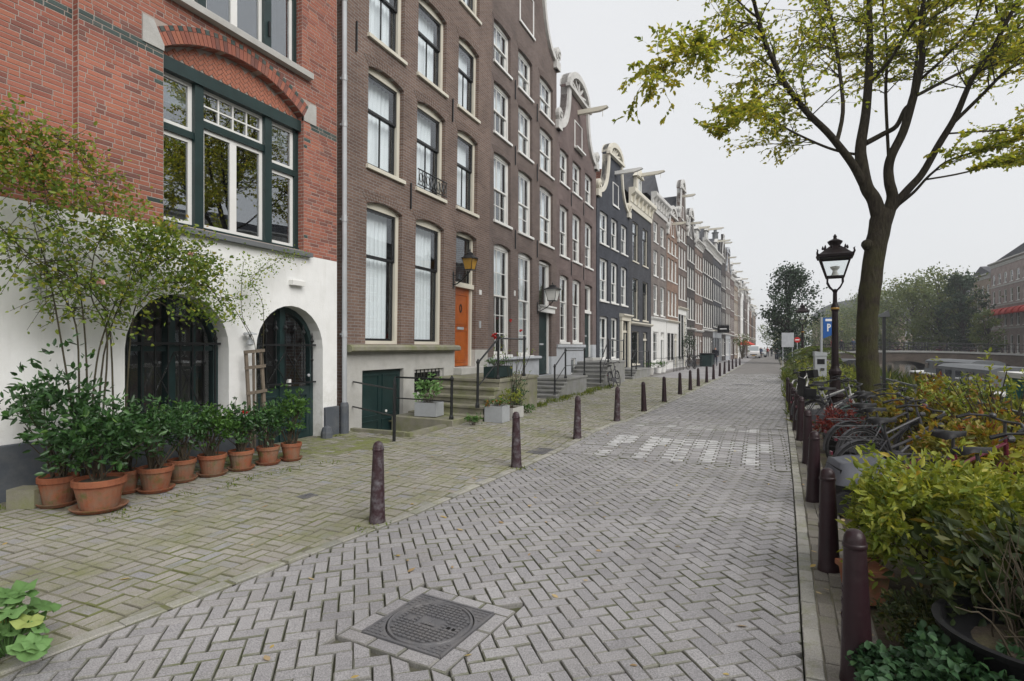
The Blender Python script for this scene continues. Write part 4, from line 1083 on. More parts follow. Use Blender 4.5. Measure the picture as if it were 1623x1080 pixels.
# ------------------------------------------------------------------ brown house with tall white windows and a grey base
b2 = house_root('canal_house', 'brown brick house with tall white sash windows and a grey painted base', FX, 14.95); b2['wallm'] = 'brown2'
W = 6.23; C = [(.45, 1.72), (2.35, 3.62), (4.36, 5.8)]
hs = [(C[0][0], C[0][1], 1.55, 5.05, .1), (C[1][0], C[1][1], 1.5, 5.07, .1), (4.28, 5.62, .72, 5.1, .08)]
for z0, z1 in ((5.74, 7.88), (8.48, 10.08), (10.67, 12.0)): hs += [(a, b, z0, z1, .06) for a, b in C]
mid = [(2.45, 3.75, 12.96, 14.3, 0)]
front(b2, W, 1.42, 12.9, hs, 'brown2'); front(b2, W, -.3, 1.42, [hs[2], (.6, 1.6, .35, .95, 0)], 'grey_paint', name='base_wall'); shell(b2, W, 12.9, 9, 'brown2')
MB().prism([(-.1, 1.36), (-.14, 1.4), (-.12, 1.46), (0, 1.475), (0, 1.36)], .02, 4.25, axis='x').build('base_ledge', M['grey_paint'], b2)
cw2 = MB(); ring(cw2, .6, 1.6, .35, .95, .07, .04, .14); o = cw2.build('cellar_window', M['white'], b2); pane(o, .67, 1.53, .1, .42, .88)
for i, h_ in enumerate(hs):
    a, b, z0, z1, r = h_; brick_arch(b2, a, b, z1-r, r)
    if i == 2: continue
    window(b2, a, b, z0, z1, r, 'white', split=.55 if i < 2 else .5, up=(3, 2) if i < 2 else (3, 1), lo=(3, 3) if i < 2 else (3, 2) if i < 6 else (3, 1), cur='half' if i % 3 else 'blind')
door(b2, 4.28, 5.62, .75, 3.13, 'green', 'white', ztr=5.05, panels=3)
pd = MB().box(4.2, 5.72, -.12, .0, 3.1, 3.3).box(4.16, 5.76, -.18, 0, 3.3, 3.36); pd.build('door_lintel', M['white'], b2)
lantern(b2, 4.1, 3.45, -.6, 1.35, 'frost')
gable(b2, W, 12.9, 1.55, 4.7, 16.0, 17.2, 'brown2', 'trim_white', (2.45, 3.75, 12.98, 14.3))
beam(b2, 3.1, 15.3, 1.6)
for x in (2.05, 4.05):
    for z in (5.4, 8.2, 10.4): MB().bar((x, -.03, z-.32), (x, -.03, z+.32), .03).build('wall_anchor', M['black'], b2)
stoop(b2, 2.1, 4, 5.65, .72, 1.45, 'step_stone', .12)
railing(b2, [(2.15, -1.38, .2), (3.25, -1.38, .72), (5.5, -1.38, .72)], .95)
MB().box(1.98, 2.05, -.03, .0, 3.5, 3.68).build('house_number', M['white'], b2)

# ------------------------------------------------------------------ brown house with the curled white gable
b3 = house_root('canal_house', 'brown brick house crowned by a curled white bell gable with a hoist beam', FX, 21.18); b3['wallm'] = 'brown3'
W = 5.9; C = [(.4, 1.55), (2.1, 3.35), (3.98, 5.22)]
hs = [(C[0][0], C[0][1], 2.0, 4.8, .07), (C[1][0], C[1][1], 2.0, 4.8, .07), (3.95, 5.25, 1.28, 4.76, .06)]
for z0, z1 in ((5.6, 7.7), (8.62, 10.02)): hs += [(a, b, z0, z1, .06) for a, b in C]
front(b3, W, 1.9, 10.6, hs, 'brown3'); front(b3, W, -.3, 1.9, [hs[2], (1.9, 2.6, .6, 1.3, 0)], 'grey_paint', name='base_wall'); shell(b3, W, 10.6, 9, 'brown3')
MB().box(.0, 3.9, -.07, 0, 1.78, 1.9).build('base_ledge', M['grey_paint'], b3)
cw3 = MB(); ring(cw3, 1.9, 2.6, .6, 1.3, .06, .05, .14); o = cw3.build('cellar_window', M['white'], b3); pane(o, 1.96, 2.54, .1, .66, 1.24)
for i, h_ in enumerate(hs):
    a, b, z0, z1, r = h_; brick_arch(b3, a, b, z1-r, r)
    if i == 2: continue
    window(b3, a, b, z0, z1, r, 'white', split=.62 if i < 2 else .5, up=(2, 1), lo=(2, 3) if i < 2 else (2, 2) if i < 6 else (2, 1), cur='half' if i % 2 else 'blind')
door(b3, 3.95, 5.25, 1.3, 3.4, 'green', 'white', ztr=4.74, panels=3)
MB().box(3.9, 5.3, -.4, .15, 1.16, 1.28).build('threshold', M['stone'], b3)
gable(b3, W, 10.6, 1.35, 4.45, 12.9, 13.95, 'brown3', 'trim_white', (2.35, 3.5, 10.67, 11.85), trimw=.3)
beam(b3, 2.92, 12.35, 1.7)
for x in (1.85, 3.7):
    for z in (5.2, 8.2): MB().bar((x, -.03, z-.3), (x, -.03, z+.3), .03).build('wall_anchor', M['black'], b3)
stoop(b3, 1.35, 5, 5.8, 1.15, 1.5, 'step_stone', .12)
railing(b3, [(1.45, -1.42, .2), (2.75, -1.42, 1.15), (5.7, -1.42, 1.15)], .95)

# ------------------------------------------------------------------ the row bends; a point on its front line
def row_point(q):
    if q <= 70: return (FX+q*math.sin(R(4)), 27.2+q*math.cos(R(4)), R(4))
    x, y, _ = row_point(70); return (x+(q-70)*math.sin(R(1.6)), y+(q-70)*math.cos(R(1.6)), R(1.6))
def at_row(name, label, q, lean=0): x, y, p = row_point(q); return house_root(name, label, x, y, p, lean)
b4 = at_row('canal_house', 'blue-black painted house with white windows, a cream door portal and a white neck gable', .02); b4['wallm'] = 'blueblack'
W = 5.62; C = [(.45, 1.80), (2.3, 3.5), (4.08, 5.32)]
hs = [(C[0][0], C[0][1], 1.15, 3.4, .04), (C[1][0], C[1][1], 1.15, 3.4, .04), (4.15, 5.4, .6, 3.3, 0)]
for z0, z1 in ((4.2, 6.4), (7.15, 8.82)): hs += [(a, b, z0, z1, .04) for a, b in C]
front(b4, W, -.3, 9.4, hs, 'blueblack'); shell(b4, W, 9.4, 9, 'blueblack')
for i, h_ in enumerate(hs):
    a, b, z0, z1, r = h_
    if i == 2: continue
    window(b4, a, b, z0, z1, r, 'white', split=.5, up=(2, 1), lo=(2, 2) if i > 2 and i < 6 else (2, 1) if i > 5 else (2, 2), cur='half' if i % 2 else 'full')
door(b4, 4.15, 5.4, .62, 2.62, 'green', 'cream', ztr=3.28, panels=2)
po = MB().box(3.86, 4.13, -.12, .0, .1, 3.3).box(5.36, 5.61, -.12, .0, .1, 3.3).box(3.82, 5.62, -.15, .02, 3.3, 3.5).prism([(-.15, 3.5), (-.3, 3.58), (-.3, 3.66), (0, 3.7), (0, 3.5)], 3.76, 5.64, axis='x')
po.build('door_portal', M['cream'], b4)
gable(b4, W, 9.4, 1.7, 4.2, 12.05, 12.9, 'blueblack', 'cream', (2.55, 3.6, 9.56, 10.78))
beam(b4, 3.0, 11.35, 1.9, 'white')
stoop(b4, 1.9, 3, 5.6, .6, 1.3, 'step_stone', .12); railing(b4, [(2.0, -1.2, .15), (2.9, -1.2, .6), (5.5, -1.2, .6)], .95)

def generic(q0, q1, label, wallm, rows, cols, top, ze, zt, style='white', ground=None, D=8, cur=('half', 'full', 'blind'), beamL=1.3, trim='trim_white', wfrac=.72, sill=True, split=.5, roofm='slate', far=True, beamz=None, door_i=-1, grid=((2, 1), (2, 1)), guard=False):
    """a house farther along the row: own width, storeys, colours, roof line and ground floor"""
    W = q1-q0-.03; r = at_row('canal_house', label, q0); r['wallm'] = wallm
    if q0 > 16: off = random.uniform(-.35, .3); rows = [(a+off*(.6+.2*i)+random.uniform(-.08, .08), min(ze-.25, b+off*(.6+.2*i)+random.uniform(-.22, .18))) for i, (a, b) in enumerate(rows)]
    cw = W/(cols+.25); xs = [(W-cols*cw)/2+cw*i+cw*(1-wfrac)/2 for i in range(cols)]; ww = cw*wfrac
    hs = [(x, x+ww, z0, z1, 0) for z0, z1 in rows for x in xs]
    gz = ground[1] if ground else 0
    gh = []
    if ground:
        ge, gk = gz-.5 if gz > 4.5 else 2.85 if gz > 3.3 else gz-.45, ground[0]
        dw = min(1.05, cw*.85); di = door_i % cols
        for i, x in enumerate(xs):
            if i == di: gh.append((x+ww/2-dw/2, x+ww/2+dw/2, .14, ge, 0))
            else: gh.append((x-cw*.08, x+ww+cw*.08, .75, ge, 0))
        front(r, W, -.3, gz, gh, ground[0], .16, 'shop_front'); front(r, W, gz, ze, hs, wallm, .16)
        gs = {'w': 'white', 'd': 'dark', 'k': 'allblack'}[ground[2]]
        for i, h_ in enumerate(gh):
            if i == di: door(r, h_[0], h_[1], .16, h_[3]-.55, 'green' if i % 2 else 'black', 'white' if gs == 'white' else 'cream', ztr=h_[3]-.02, panels=1)
            else: window(r, h_[0], h_[1], h_[2], h_[3], 0, gs, split=0, up=(3, 3), far=far, y=.06, dark='glass_dark' if ground[2] == 'w' else 'glass')
        MB().prism([(-.0, gz-.08), (-.14, gz-.02), (-.2, gz+.04), (-.2, gz+.1), (0, gz+.14)], .0, W, axis='x').build('shop_cornice', M['white' if ground[2] == 'w' else 'cream'], r)
    else:
        front(r, W, -.3, ze, hs, wallm, .16)
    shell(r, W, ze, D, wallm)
    for k, h_ in enumerate(hs): window(r, h_[0], h_[1], h_[2], h_[3], 0, style, split=split, up=grid[0], lo=grid[1], far=far, cur=cur[k % len(cur)], sill=sill, y=.07, silly=.05)
    if top == 'cornice':
        cornice(r, 0, W, ze, (zt-ze), .4, trim, dent=q0 < 40); roof_gable(r, W, zt, zt+1.8, D, roofm, .3)
        if beamL:
            dm = MB().box(W/2-.55, W/2+.55, .1, 1.6, zt, zt+1.25).prism([(W/2-.75, zt+1.25), (W/2+.75, zt+1.25), (W/2, zt+1.75)], -.05, 1.6)
            do = dm.build('dormer', M[trim], r); window(r, W/2-.35, W/2+.35, zt+.15, zt+1.1, 0, 'white', y=.02, split=0, up=(1, 1), far=True, sill=False)
            beam(r, W/2, zt+1.42, beamL)
    elif top in ('neck', 'bell'):
        k = .27 if top == 'neck' else .2
        gable(r, W, ze, W*k, W*(1-k), zt-.9, zt, wallm, trim, (W/2-.4, W/2+.4, ze+.15, ze+1.25), D=D, roofm=roofm, trimw=.2)
        if beamL: beam(r, W/2, beamz or zt-1.4, beamL)
    elif top == 'spout':
        MB().prism([(0, ze), (W, ze), (W, ze+.1), (W*.6, zt-.5), (W*.6, zt), (W*.4, zt), (W*.4, zt-.5), (0, ze+.1)], .002, .25).build('gable', M[wallm], r)
        MB().band([(0, ze+.1), (W*.4, zt-.5), (W*.4, zt), (W*.6, zt), (W*.6, zt-.5), (W, ze+.1)], -.15, -.08, .27).build('gable_trim', M[trim], r)
        roof_gable(r, W, ze, zt-.6, D, roofm, .26); beam(r, W/2, zt-1.1, beamL)
        window(r, W/2-.35, W/2+.35, ze+.2, ze+1.3, 0, 'white', y=-.02, split=0, up=(1, 1), far=True)
    return r
H2 = [(4.0, 6.1), (6.8, 8.5)]
b5 = generic(5.66, 10.9, 'slate-black house with a heavy white cornice and a hoist dormer', 'blueblack2', [(3.5, 6.0), (7.05, 9.45)], 2, 'cornice', 10.1, 11.25, 'dark', ('blueblack2', 3.2, 'd'), wfrac=.55, beamL=1.9, split=.72, grid=((1, 1), (1, 1)), trim='cream')
b6 = generic(10.95, 15.6, 'brown brick house with a white shop front and a white panelled cornice', 'dusk', [(4.05, 6.15), (6.75, 8.5), (9.1, 10.5)], 2, 'cornice', 11.1, 12.3, 'white', ('white', 3.75, 'w'), wfrac=.6, beamL=0)
b7 = generic(15.63, 19.7, 'warm brown brick house with a white bell gable above a white shop window', 'rust', [(4.2, 6.1), (6.9, 8.6), (9.0, 10.1)], 3, 'bell', 10.3, 12.8, 'white', ('white', 3.75, 'k'), wfrac=.72)
b8 = generic(19.73, 23.4, 'narrow brown house with a tall white neck gable and white lower windows', 'brown2', [(5.6, 7.7), (8.3, 10.0), (10.5, 11.8)], 3, 'neck', 12.4, 15.9, 'white', ('white', 5.0, 'k'), wfrac=.74)
b9 = generic(23.43, 27.3, 'narrow charcoal house with a slender white neck gable', 'charcoal', [(4.1, 6.2), (6.9, 8.7), (9.3, 10.8)], 3, 'neck', 11.5, 14.35, 'white', ('charcoal', 3.4, 'w'), wfrac=.72)
b10 = generic(27.33, 31.6, 'dark brown house with a white cornice and hoist dormer next to the slender gable', 'brown', [(4.1, 6.2), (6.9, 8.7), (9.3, 10.6)], 3, 'cornice', 11.2, 11.9, 'white', ('brown', 3.3, 'w'), wfrac=.7)
b11 = generic(31.63, 38.5, 'wide charcoal house with closely set tall white windows and a white cornice', 'charcoal', [(4.0, 6.6), (7.1, 9.3), (9.7, 11.4)], 5, 'cornice', 11.9, 12.8, 'white', ('charcoal', 3.5, 'w'), wfrac=.68, beamL=2.0)
b12 = generic(38.53, 45.4, 'wide black house with white window bands next to the hanging shop sign', 'blueblack2', [(4.0, 6.4), (7.0, 9.2), (9.6, 11.2)], 5, 'cornice', 11.8, 12.7, 'white', ('grey_paint', 3.6, 'k'), wfrac=.66, beamL=1.8)
b13 = generic(45.43, 49.3, 'narrow dark house with a pointed spout gable topped by a chimney', 'charcoal', [(4.0, 6.2), (6.9, 8.8), (9.4, 11)], 3, 'spout', 12.2, 15.9, 'white', ('charcoal', 3.4, 'w'))
b14 = generic(49.33, 54.3, 'grey-brown house with a scrolled grey neck gable', 'dusk', [(4.0, 6.2), (6.9, 8.8), (9.4, 10.9)], 3, 'neck', 11.6, 15.0, 'white', ('grey_paint', 3.4, 'w'), trim='grey_paint')
b15 = generic(54.33, 58.6, 'brown house with a projecting white cornice past the scrolled grey gable', 'brown3', [(3.9, 6.0), (6.7, 8.4), (9.0, 10.4)], 3, 'cornice', 11.1, 12.0, 'white', ('brown3', 3.3, 'w'), beamL=1.4)
b16 = generic(58.63, 63.2, 'pale tan house with a low white cornice near the red parasol', 'tan', [(3.9, 6.0), (6.7, 8.4), (9.0, 10.2)], 3, 'cornice', 10.7, 11.4, 'white', ('tan', 3.3, 'w'), beamL=1.2)
b17 = generic(63.23, 67.0, 'narrow grey-brown house with a white bell gable near the red parasol', 'dusk', [(3.9, 6.0), (6.7, 8.4)], 3, 'bell', 9.4, 12.0, 'white', ('white', 3.3, 'w'))
b18 = generic(67.03, 71.0, 'white rendered house with tall narrow windows among the far houses', 'plaster', [(3.9, 6.0), (6.7, 8.4), (8.9, 10.1)], 3, 'cornice', 10.5, 11.2, 'white', ('plaster', 3.3, 'w'), beamL=1.2)
far_rows = [
 (71.03, 76, 'charcoal', 'spout', 9.4, 12.4, 'charcoal house with a spout gable among the far houses'), (76.03, 81.4, 'dusk', 'cornice', 10.8, 11.6, 'grey-brown house with white cornice beyond the far spout gable'),
 (81.43, 86, 'brown2', 'neck', 9.8, 12.9, 'far brown house with a slim neck gable beyond the parasol'), (86.03, 91, 'plaster', 'cornice', 10.6, 11.3, 'far white house with a plain cornice beyond the parasol'),
 (91.03, 96.3, 'brown3', 'bell', 9.0, 11.6, 'far purple-brown house with a bell gable'), (96.33, 102, 'rust', 'cornice', 9.6, 10.3, 'far warm brown house with a white cornice'),
 (102.03, 107, 'charcoal', 'spout', 8.0, 10.6, 'far charcoal house with a small pointed gable'), (107.03, 113, 'dusk', 'cornice', 9.0, 9.7, 'far grey-brown house, low, with a white cornice'),
 (113.03, 119, 'tan', 'cornice', 9.2, 9.9, 'far tan house closing off the row'), (119.03, 126, 'brown', 'cornice', 9.0, 9.8, 'far dark brown house at the end of the row')]
for q0, q1, wm_, top, ze, zt, lab in far_rows:
    generic(q0, q1, lab, wm_, [(3.9, 5.9), (6.5, 8.0)] + ([(8.6, 9.9)] if ze > 10.3 else []), 3, top, ze, zt, 'white', (wm_, 3.3, 'k'), beamL=.8)
MB().lathe([(.35, 0), (.35, .9), (.45, .95), (.45, 1.05), (.2, 1.1), (.2, 1.5)], 8, (1.94, 1.0, 15.2)).build('chimney', M['lead'], b13)
for q, z, L in ((33, .13, 0), ): pass
# ------------------------------------------------------------------ foliage helpers
def bark_mat():
    m, nt, out = nodes_of('mossy_bark'); p = _n(nt, 'ShaderNodeBsdfPrincipled'); v = _pos(nt)
    mp = nt.nodes.new('ShaderNodeMapping'); mp.inputs['Scale'].default_value = (1, 1, .22); nt.links.new(v, mp.inputs['Vector'])
    rid = _noise(nt, mp.outputs[0], 24, 6, .7); c = _ramp(nt, rid, [(.3, (.018, .015, .012)), (.7, (.07, .058, .045))])
    sp = nt.nodes.new('ShaderNodeSeparateXYZ'); nt.links.new(v, sp.inputs[0])
    hgt = _ramp(nt, _math(nt, 'MULTIPLY', sp.outputs[2], .2), [(.1, .95), (.95, .12)])
    ms = _math(nt, 'MULTIPLY', _ramp(nt, _noise(nt, v, 2.4, 7, .72), [(.38, 0), (.62, 1)]), hgt)
    c = _mix(nt, 'MIX', ms, c, (.075, .08, .022)); nt.links.new(c, p.inputs['Base Color']); p.inputs['Roughness'].default_value = .95; p.inputs['Specular IOR Level'].default_value = .15
    nt.links.new(_bump(nt, rid, 1.0, .05), p.inputs['Normal']); nt.links.new(p.outputs[0], out.inputs['Surface']); return m
M['bark'] = bark_mat()
M['bark_dark'] = mat('dark_bark', (.035, .03, .025), .95, .3, 8, .6, 30)
M['cane'] = mat('cane', (.055, .048, .028), .85, .35, 6, .4, 40)
M['stem_brown'] = mat('stem_brown', (.06, .047, .03), .9, .3, 6, .4, 40)
LM = {}
LM['elm'] = leaf_mat('elm_leaf', [(0, (.15, .22, .04)), (.3, (.27, .33, .06)), (.55, (.44, .43, .08)), (.8, (.60, .50, .10)), (1, (.58, .40, .07))], .72)
LM['camellia'] = leaf_mat('camellia_leaf', [(0, (.018, .05, .016)), (.45, (.035, .09, .026)), (.8, (.07, .16, .04)), (1, (.16, .27, .06))], .15, .38, .4)
LM['bright'] = leaf_mat('bright_leaf', [(0, (.03, .08, .02)), (.5, (.07, .16, .03)), (1, (.14, .26, .05))], .3)
LM['rose'] = leaf_mat('rose_leaf', [(0, (.07, .13, .03)), (.4, (.16, .25, .045)), (.72, (.30, .36, .06)), (.92, (.46, .41, .07)), (1, (.40, .22, .04))], .48)
LM['yellowgreen'] = leaf_mat('yellow_green_leaf', [(0, (.07, .12, .018)), (.3, (.18, .235, .032)), (.65, (.34, .37, .06)), (.9, (.47, .43, .08)), (1, (.45, .31, .05))], .35)
LM['autumn'] = leaf_mat('autumn_leaf', [(0, (.07, .10, .018)), (.35, (.16, .17, .028)), (.65, (.28, .24, .035)), (.86, (.32, .14, .025)), (1, (.14, .025, .022))], .35)
LM['red'] = leaf_mat('red_leaf', [(0, (.07, .012, .014)), (.5, (.16, .022, .02)), (.85, (.24, .05, .025)), (1, (.10, .09, .02))], .25)
LM['ivy'] = leaf_mat('ivy_leaf', [(0, (.018, .05, .02)), (.5, (.035, .085, .035)), (1, (.065, .13, .05))], .12, .5, .25)
LM['dark'] = leaf_mat('dark_shrub_leaf', [(0, (.02, .035, .012)), (.5, (.045, .065, .018)), (.85, (.10, .10, .022)), (1, (.22, .14, .02))], .25)
LM['far_green'] = leaf_mat('far_leaf', [(0, (.07, .105, .035)), (.5, (.125, .165, .05)), (.85, (.2, .22, .06)), (1, (.28, .25, .07))], .4)
LM['far_dark'] = leaf_mat('far_dark_leaf', [(0, (.022, .045, .025)), (.6, (.04, .075, .038)), (1, (.07, .11, .045))], .25)
LM['mallow'] = leaf_mat('mallow_leaf', [(0, (.10, .20, .06)), (.5, (.17, .31, .11)), (.9, (.26, .41, .16)), (1, (.38, .38, .09))], .2, .6, .2)
LM['grass'] = leaf_mat('grass_blade', [(0, (.08, .13, .02)), (.6, (.16, .22, .03)), (1, (.28, .27, .06))], .35)
LM['litter'] = leaf_mat('fallen', [(0, (.42, .30, .09)), (.4, (.46, .36, .22)), (.7, (.30, .20, .11)), (1, (.52, .40, .14))], .1, .7)
LM['flower_red'] = leaf_mat('flower_red', [(0, (.45, .02, .02)), (1, (.62, .06, .06))], .2); LM['flower_pink'] = leaf_mat('flower_pink', [(0, (.6, .3, .3)), (1, (.75, .5, .46))], .2)
LM['flower_orange'] = leaf_mat('flower_rust', [(0, (.30, .09, .02)), (1, (.42, .19, .05))], .2); LM['flower_violet'] = leaf_mat('flower_violet', [(0, (.16, .07, .3)), (1, (.3, .14, .45))], .2)

def unit(v): return v/np.maximum(np.linalg.norm(v, axis=1, keepdims=True), 1e-9)
def leaves(name, P, D, L, mt, parent=None, ratio=.5, fold=.12, up=.6, rnd=None, droop=.15, kind=None):
    """one mesh of folded, pointed leaves: base points, axis directions and lengths"""
    P = np.asarray(P, float); n = len(P)
    if n == 0: return None
    D = unit(np.asarray(D, float)+1e-6); L = np.broadcast_to(np.asarray(L, float), (n,))[:, None]
    U = rng.normal(0, .55, (n, 3)); U[:, 2] += up; U = unit(U); S = unit(np.cross(D, U)); Nn = np.cross(S, D)
    w = L*ratio*.5*rng.uniform(.8, 1.2, (n, 1))
    V = np.empty((n, 6, 3))
    V[:, 0] = P; V[:, 3] = P+D*L-Nn*L*droop
    V[:, 1] = P+D*L*.3+S*w*.9+Nn*w*fold*2; V[:, 2] = P+D*L*.68+S*w*.75+Nn*(w*fold*2-L*droop*.4)
    V[:, 5] = P+D*L*.3-S*w*.9+Nn*w*fold*2; V[:, 4] = P+D*L*.68-S*w*.75+Nn*(w*fold*2-L*droop*.4)
    me = bpy.data.meshes.new(name); me.vertices.add(n*6); me.vertices.foreach_set('co', V.reshape(-1))
    b = np.arange(n)[:, None]*6; idx = np.concatenate([b+np.array([[0, 1, 2, 3]]), b+np.array([[0, 3, 4, 5]])], 1).reshape(-1)
    me.loops.add(n*8); me.loops.foreach_set('vertex_index', idx.astype(np.int32))
    me.polygons.add(n*2); me.polygons.foreach_set('loop_start', np.arange(0, n*8, 4, dtype=np.int32)); me.polygons.foreach_set('loop_total', np.full(n*2, 4, dtype=np.int32))
    me.materials.append(mt); me.update(calc_edges=True)
    r = rng.random(n) if rnd is None else np.clip(rnd, 0, 1)
    a = me.attributes.new('rnd', 'FLOAT', 'FACE'); a.data.foreach_set('value', np.repeat(r, 2).astype(np.float32))
    o = inst(name, me, parent)
    if kind: o['kind'] = kind
    return o
def rand_dirs(n, up=0.0):
    d = rng.normal(0, 1, (n, 3)); d[:, 2] += up; return unit(d)
def whorls(C, dirs, k, spread=.8):
    """k leaf axes round each twig tip"""
    n = len(C); P = np.repeat(C, k, 0); D = np.repeat(dirs, k, 0)+rng.normal(0, spread, (n*k, 3)); return P, unit(D)
def bush(parent, rx, ry, h, n, leaf, mt, z0=0.0, stems=9, sr=.007, k=6, ratio=.45, shell_=.55, base=.06, smat='stem_brown', open_=.0, up=.35, tone=None, droop=.15, lean=(0, 0)):
    """stems from one base to twig tips through an uneven dome, whorls of leaves at the tips"""
    m = max(6, n//k); d = rand_dirs(m, .25); d[:, 2] = np.abs(d[:, 2])*rng.uniform(.3, 1, m)
    r = rng.uniform(shell_, 1.0, (m, 1))**.7
    lob = 1+.22*np.sin(3.1*d[:, :1]*3+rng.random()*6)+.18*np.sin(4.3*d[:, 1:2]*2.5+rng.random()*6)
    C = d*r*lob*np.array([rx, ry, h*.5]); C[:, 2] += h*.5*rng.uniform(.75, 1.0, m); 
    low = rng.random(m) < .3; C[low, 2] = h*rng.uniform(.2, .6, low.sum())
    C[:, 2] = np.clip(C[:, 2], h*.1, h*1.06)+z0; C[:, 0] += lean[0]*C[:, 2]; C[:, 1] += lean[1]*C[:, 2]
    if open_: C = C[rng.random(m) > open_]
    dirs = unit(np.column_stack([C[:, 0]/rx, C[:, 1]/ry, (C[:, 2]-z0)/h*.7])+rng.normal(0, .3, (len(C), 3)))
    P, D = whorls(C, dirs, k); P = P+rng.normal(0, leaf*.35, P.shape)
    t = np.clip(rng.beta(2, 2.6, len(P))*.75+.35*(P[:, 2]-z0)/h*rng.random(len(P))+np.repeat(rng.normal(0, .1, len(C)), k), 0, 1)
    if tone is not None: t = np.clip(t+tone, 0, 1)
    sb = MB(); pick = rng.choice(len(C), min(stems*3, len(C)), replace=False)
    for q in pick:
        a = rng.uniform(0, 6.28); b0 = (base*math.cos(a), base*math.sin(a), z0-.02); e = C[q]
        m1 = (b0[0]*.5+e[0]*.35+rng.normal(0, .03), b0[1]*.5+e[1]*.35+rng.normal(0, .03), z0+(e[2]-z0)*.45)
        sb.tube([b0, m1, tuple(e)], [sr, sr*.7, sr*.3], 5, cap=False)
    sb.build('stems', M[smat], parent, fix=False)
    leaves('foliage', P, D, leaf*rng.uniform(.65, 1.25, len(P)), mt, parent, ratio, rnd=t, up=up, droop=droop)
    return C

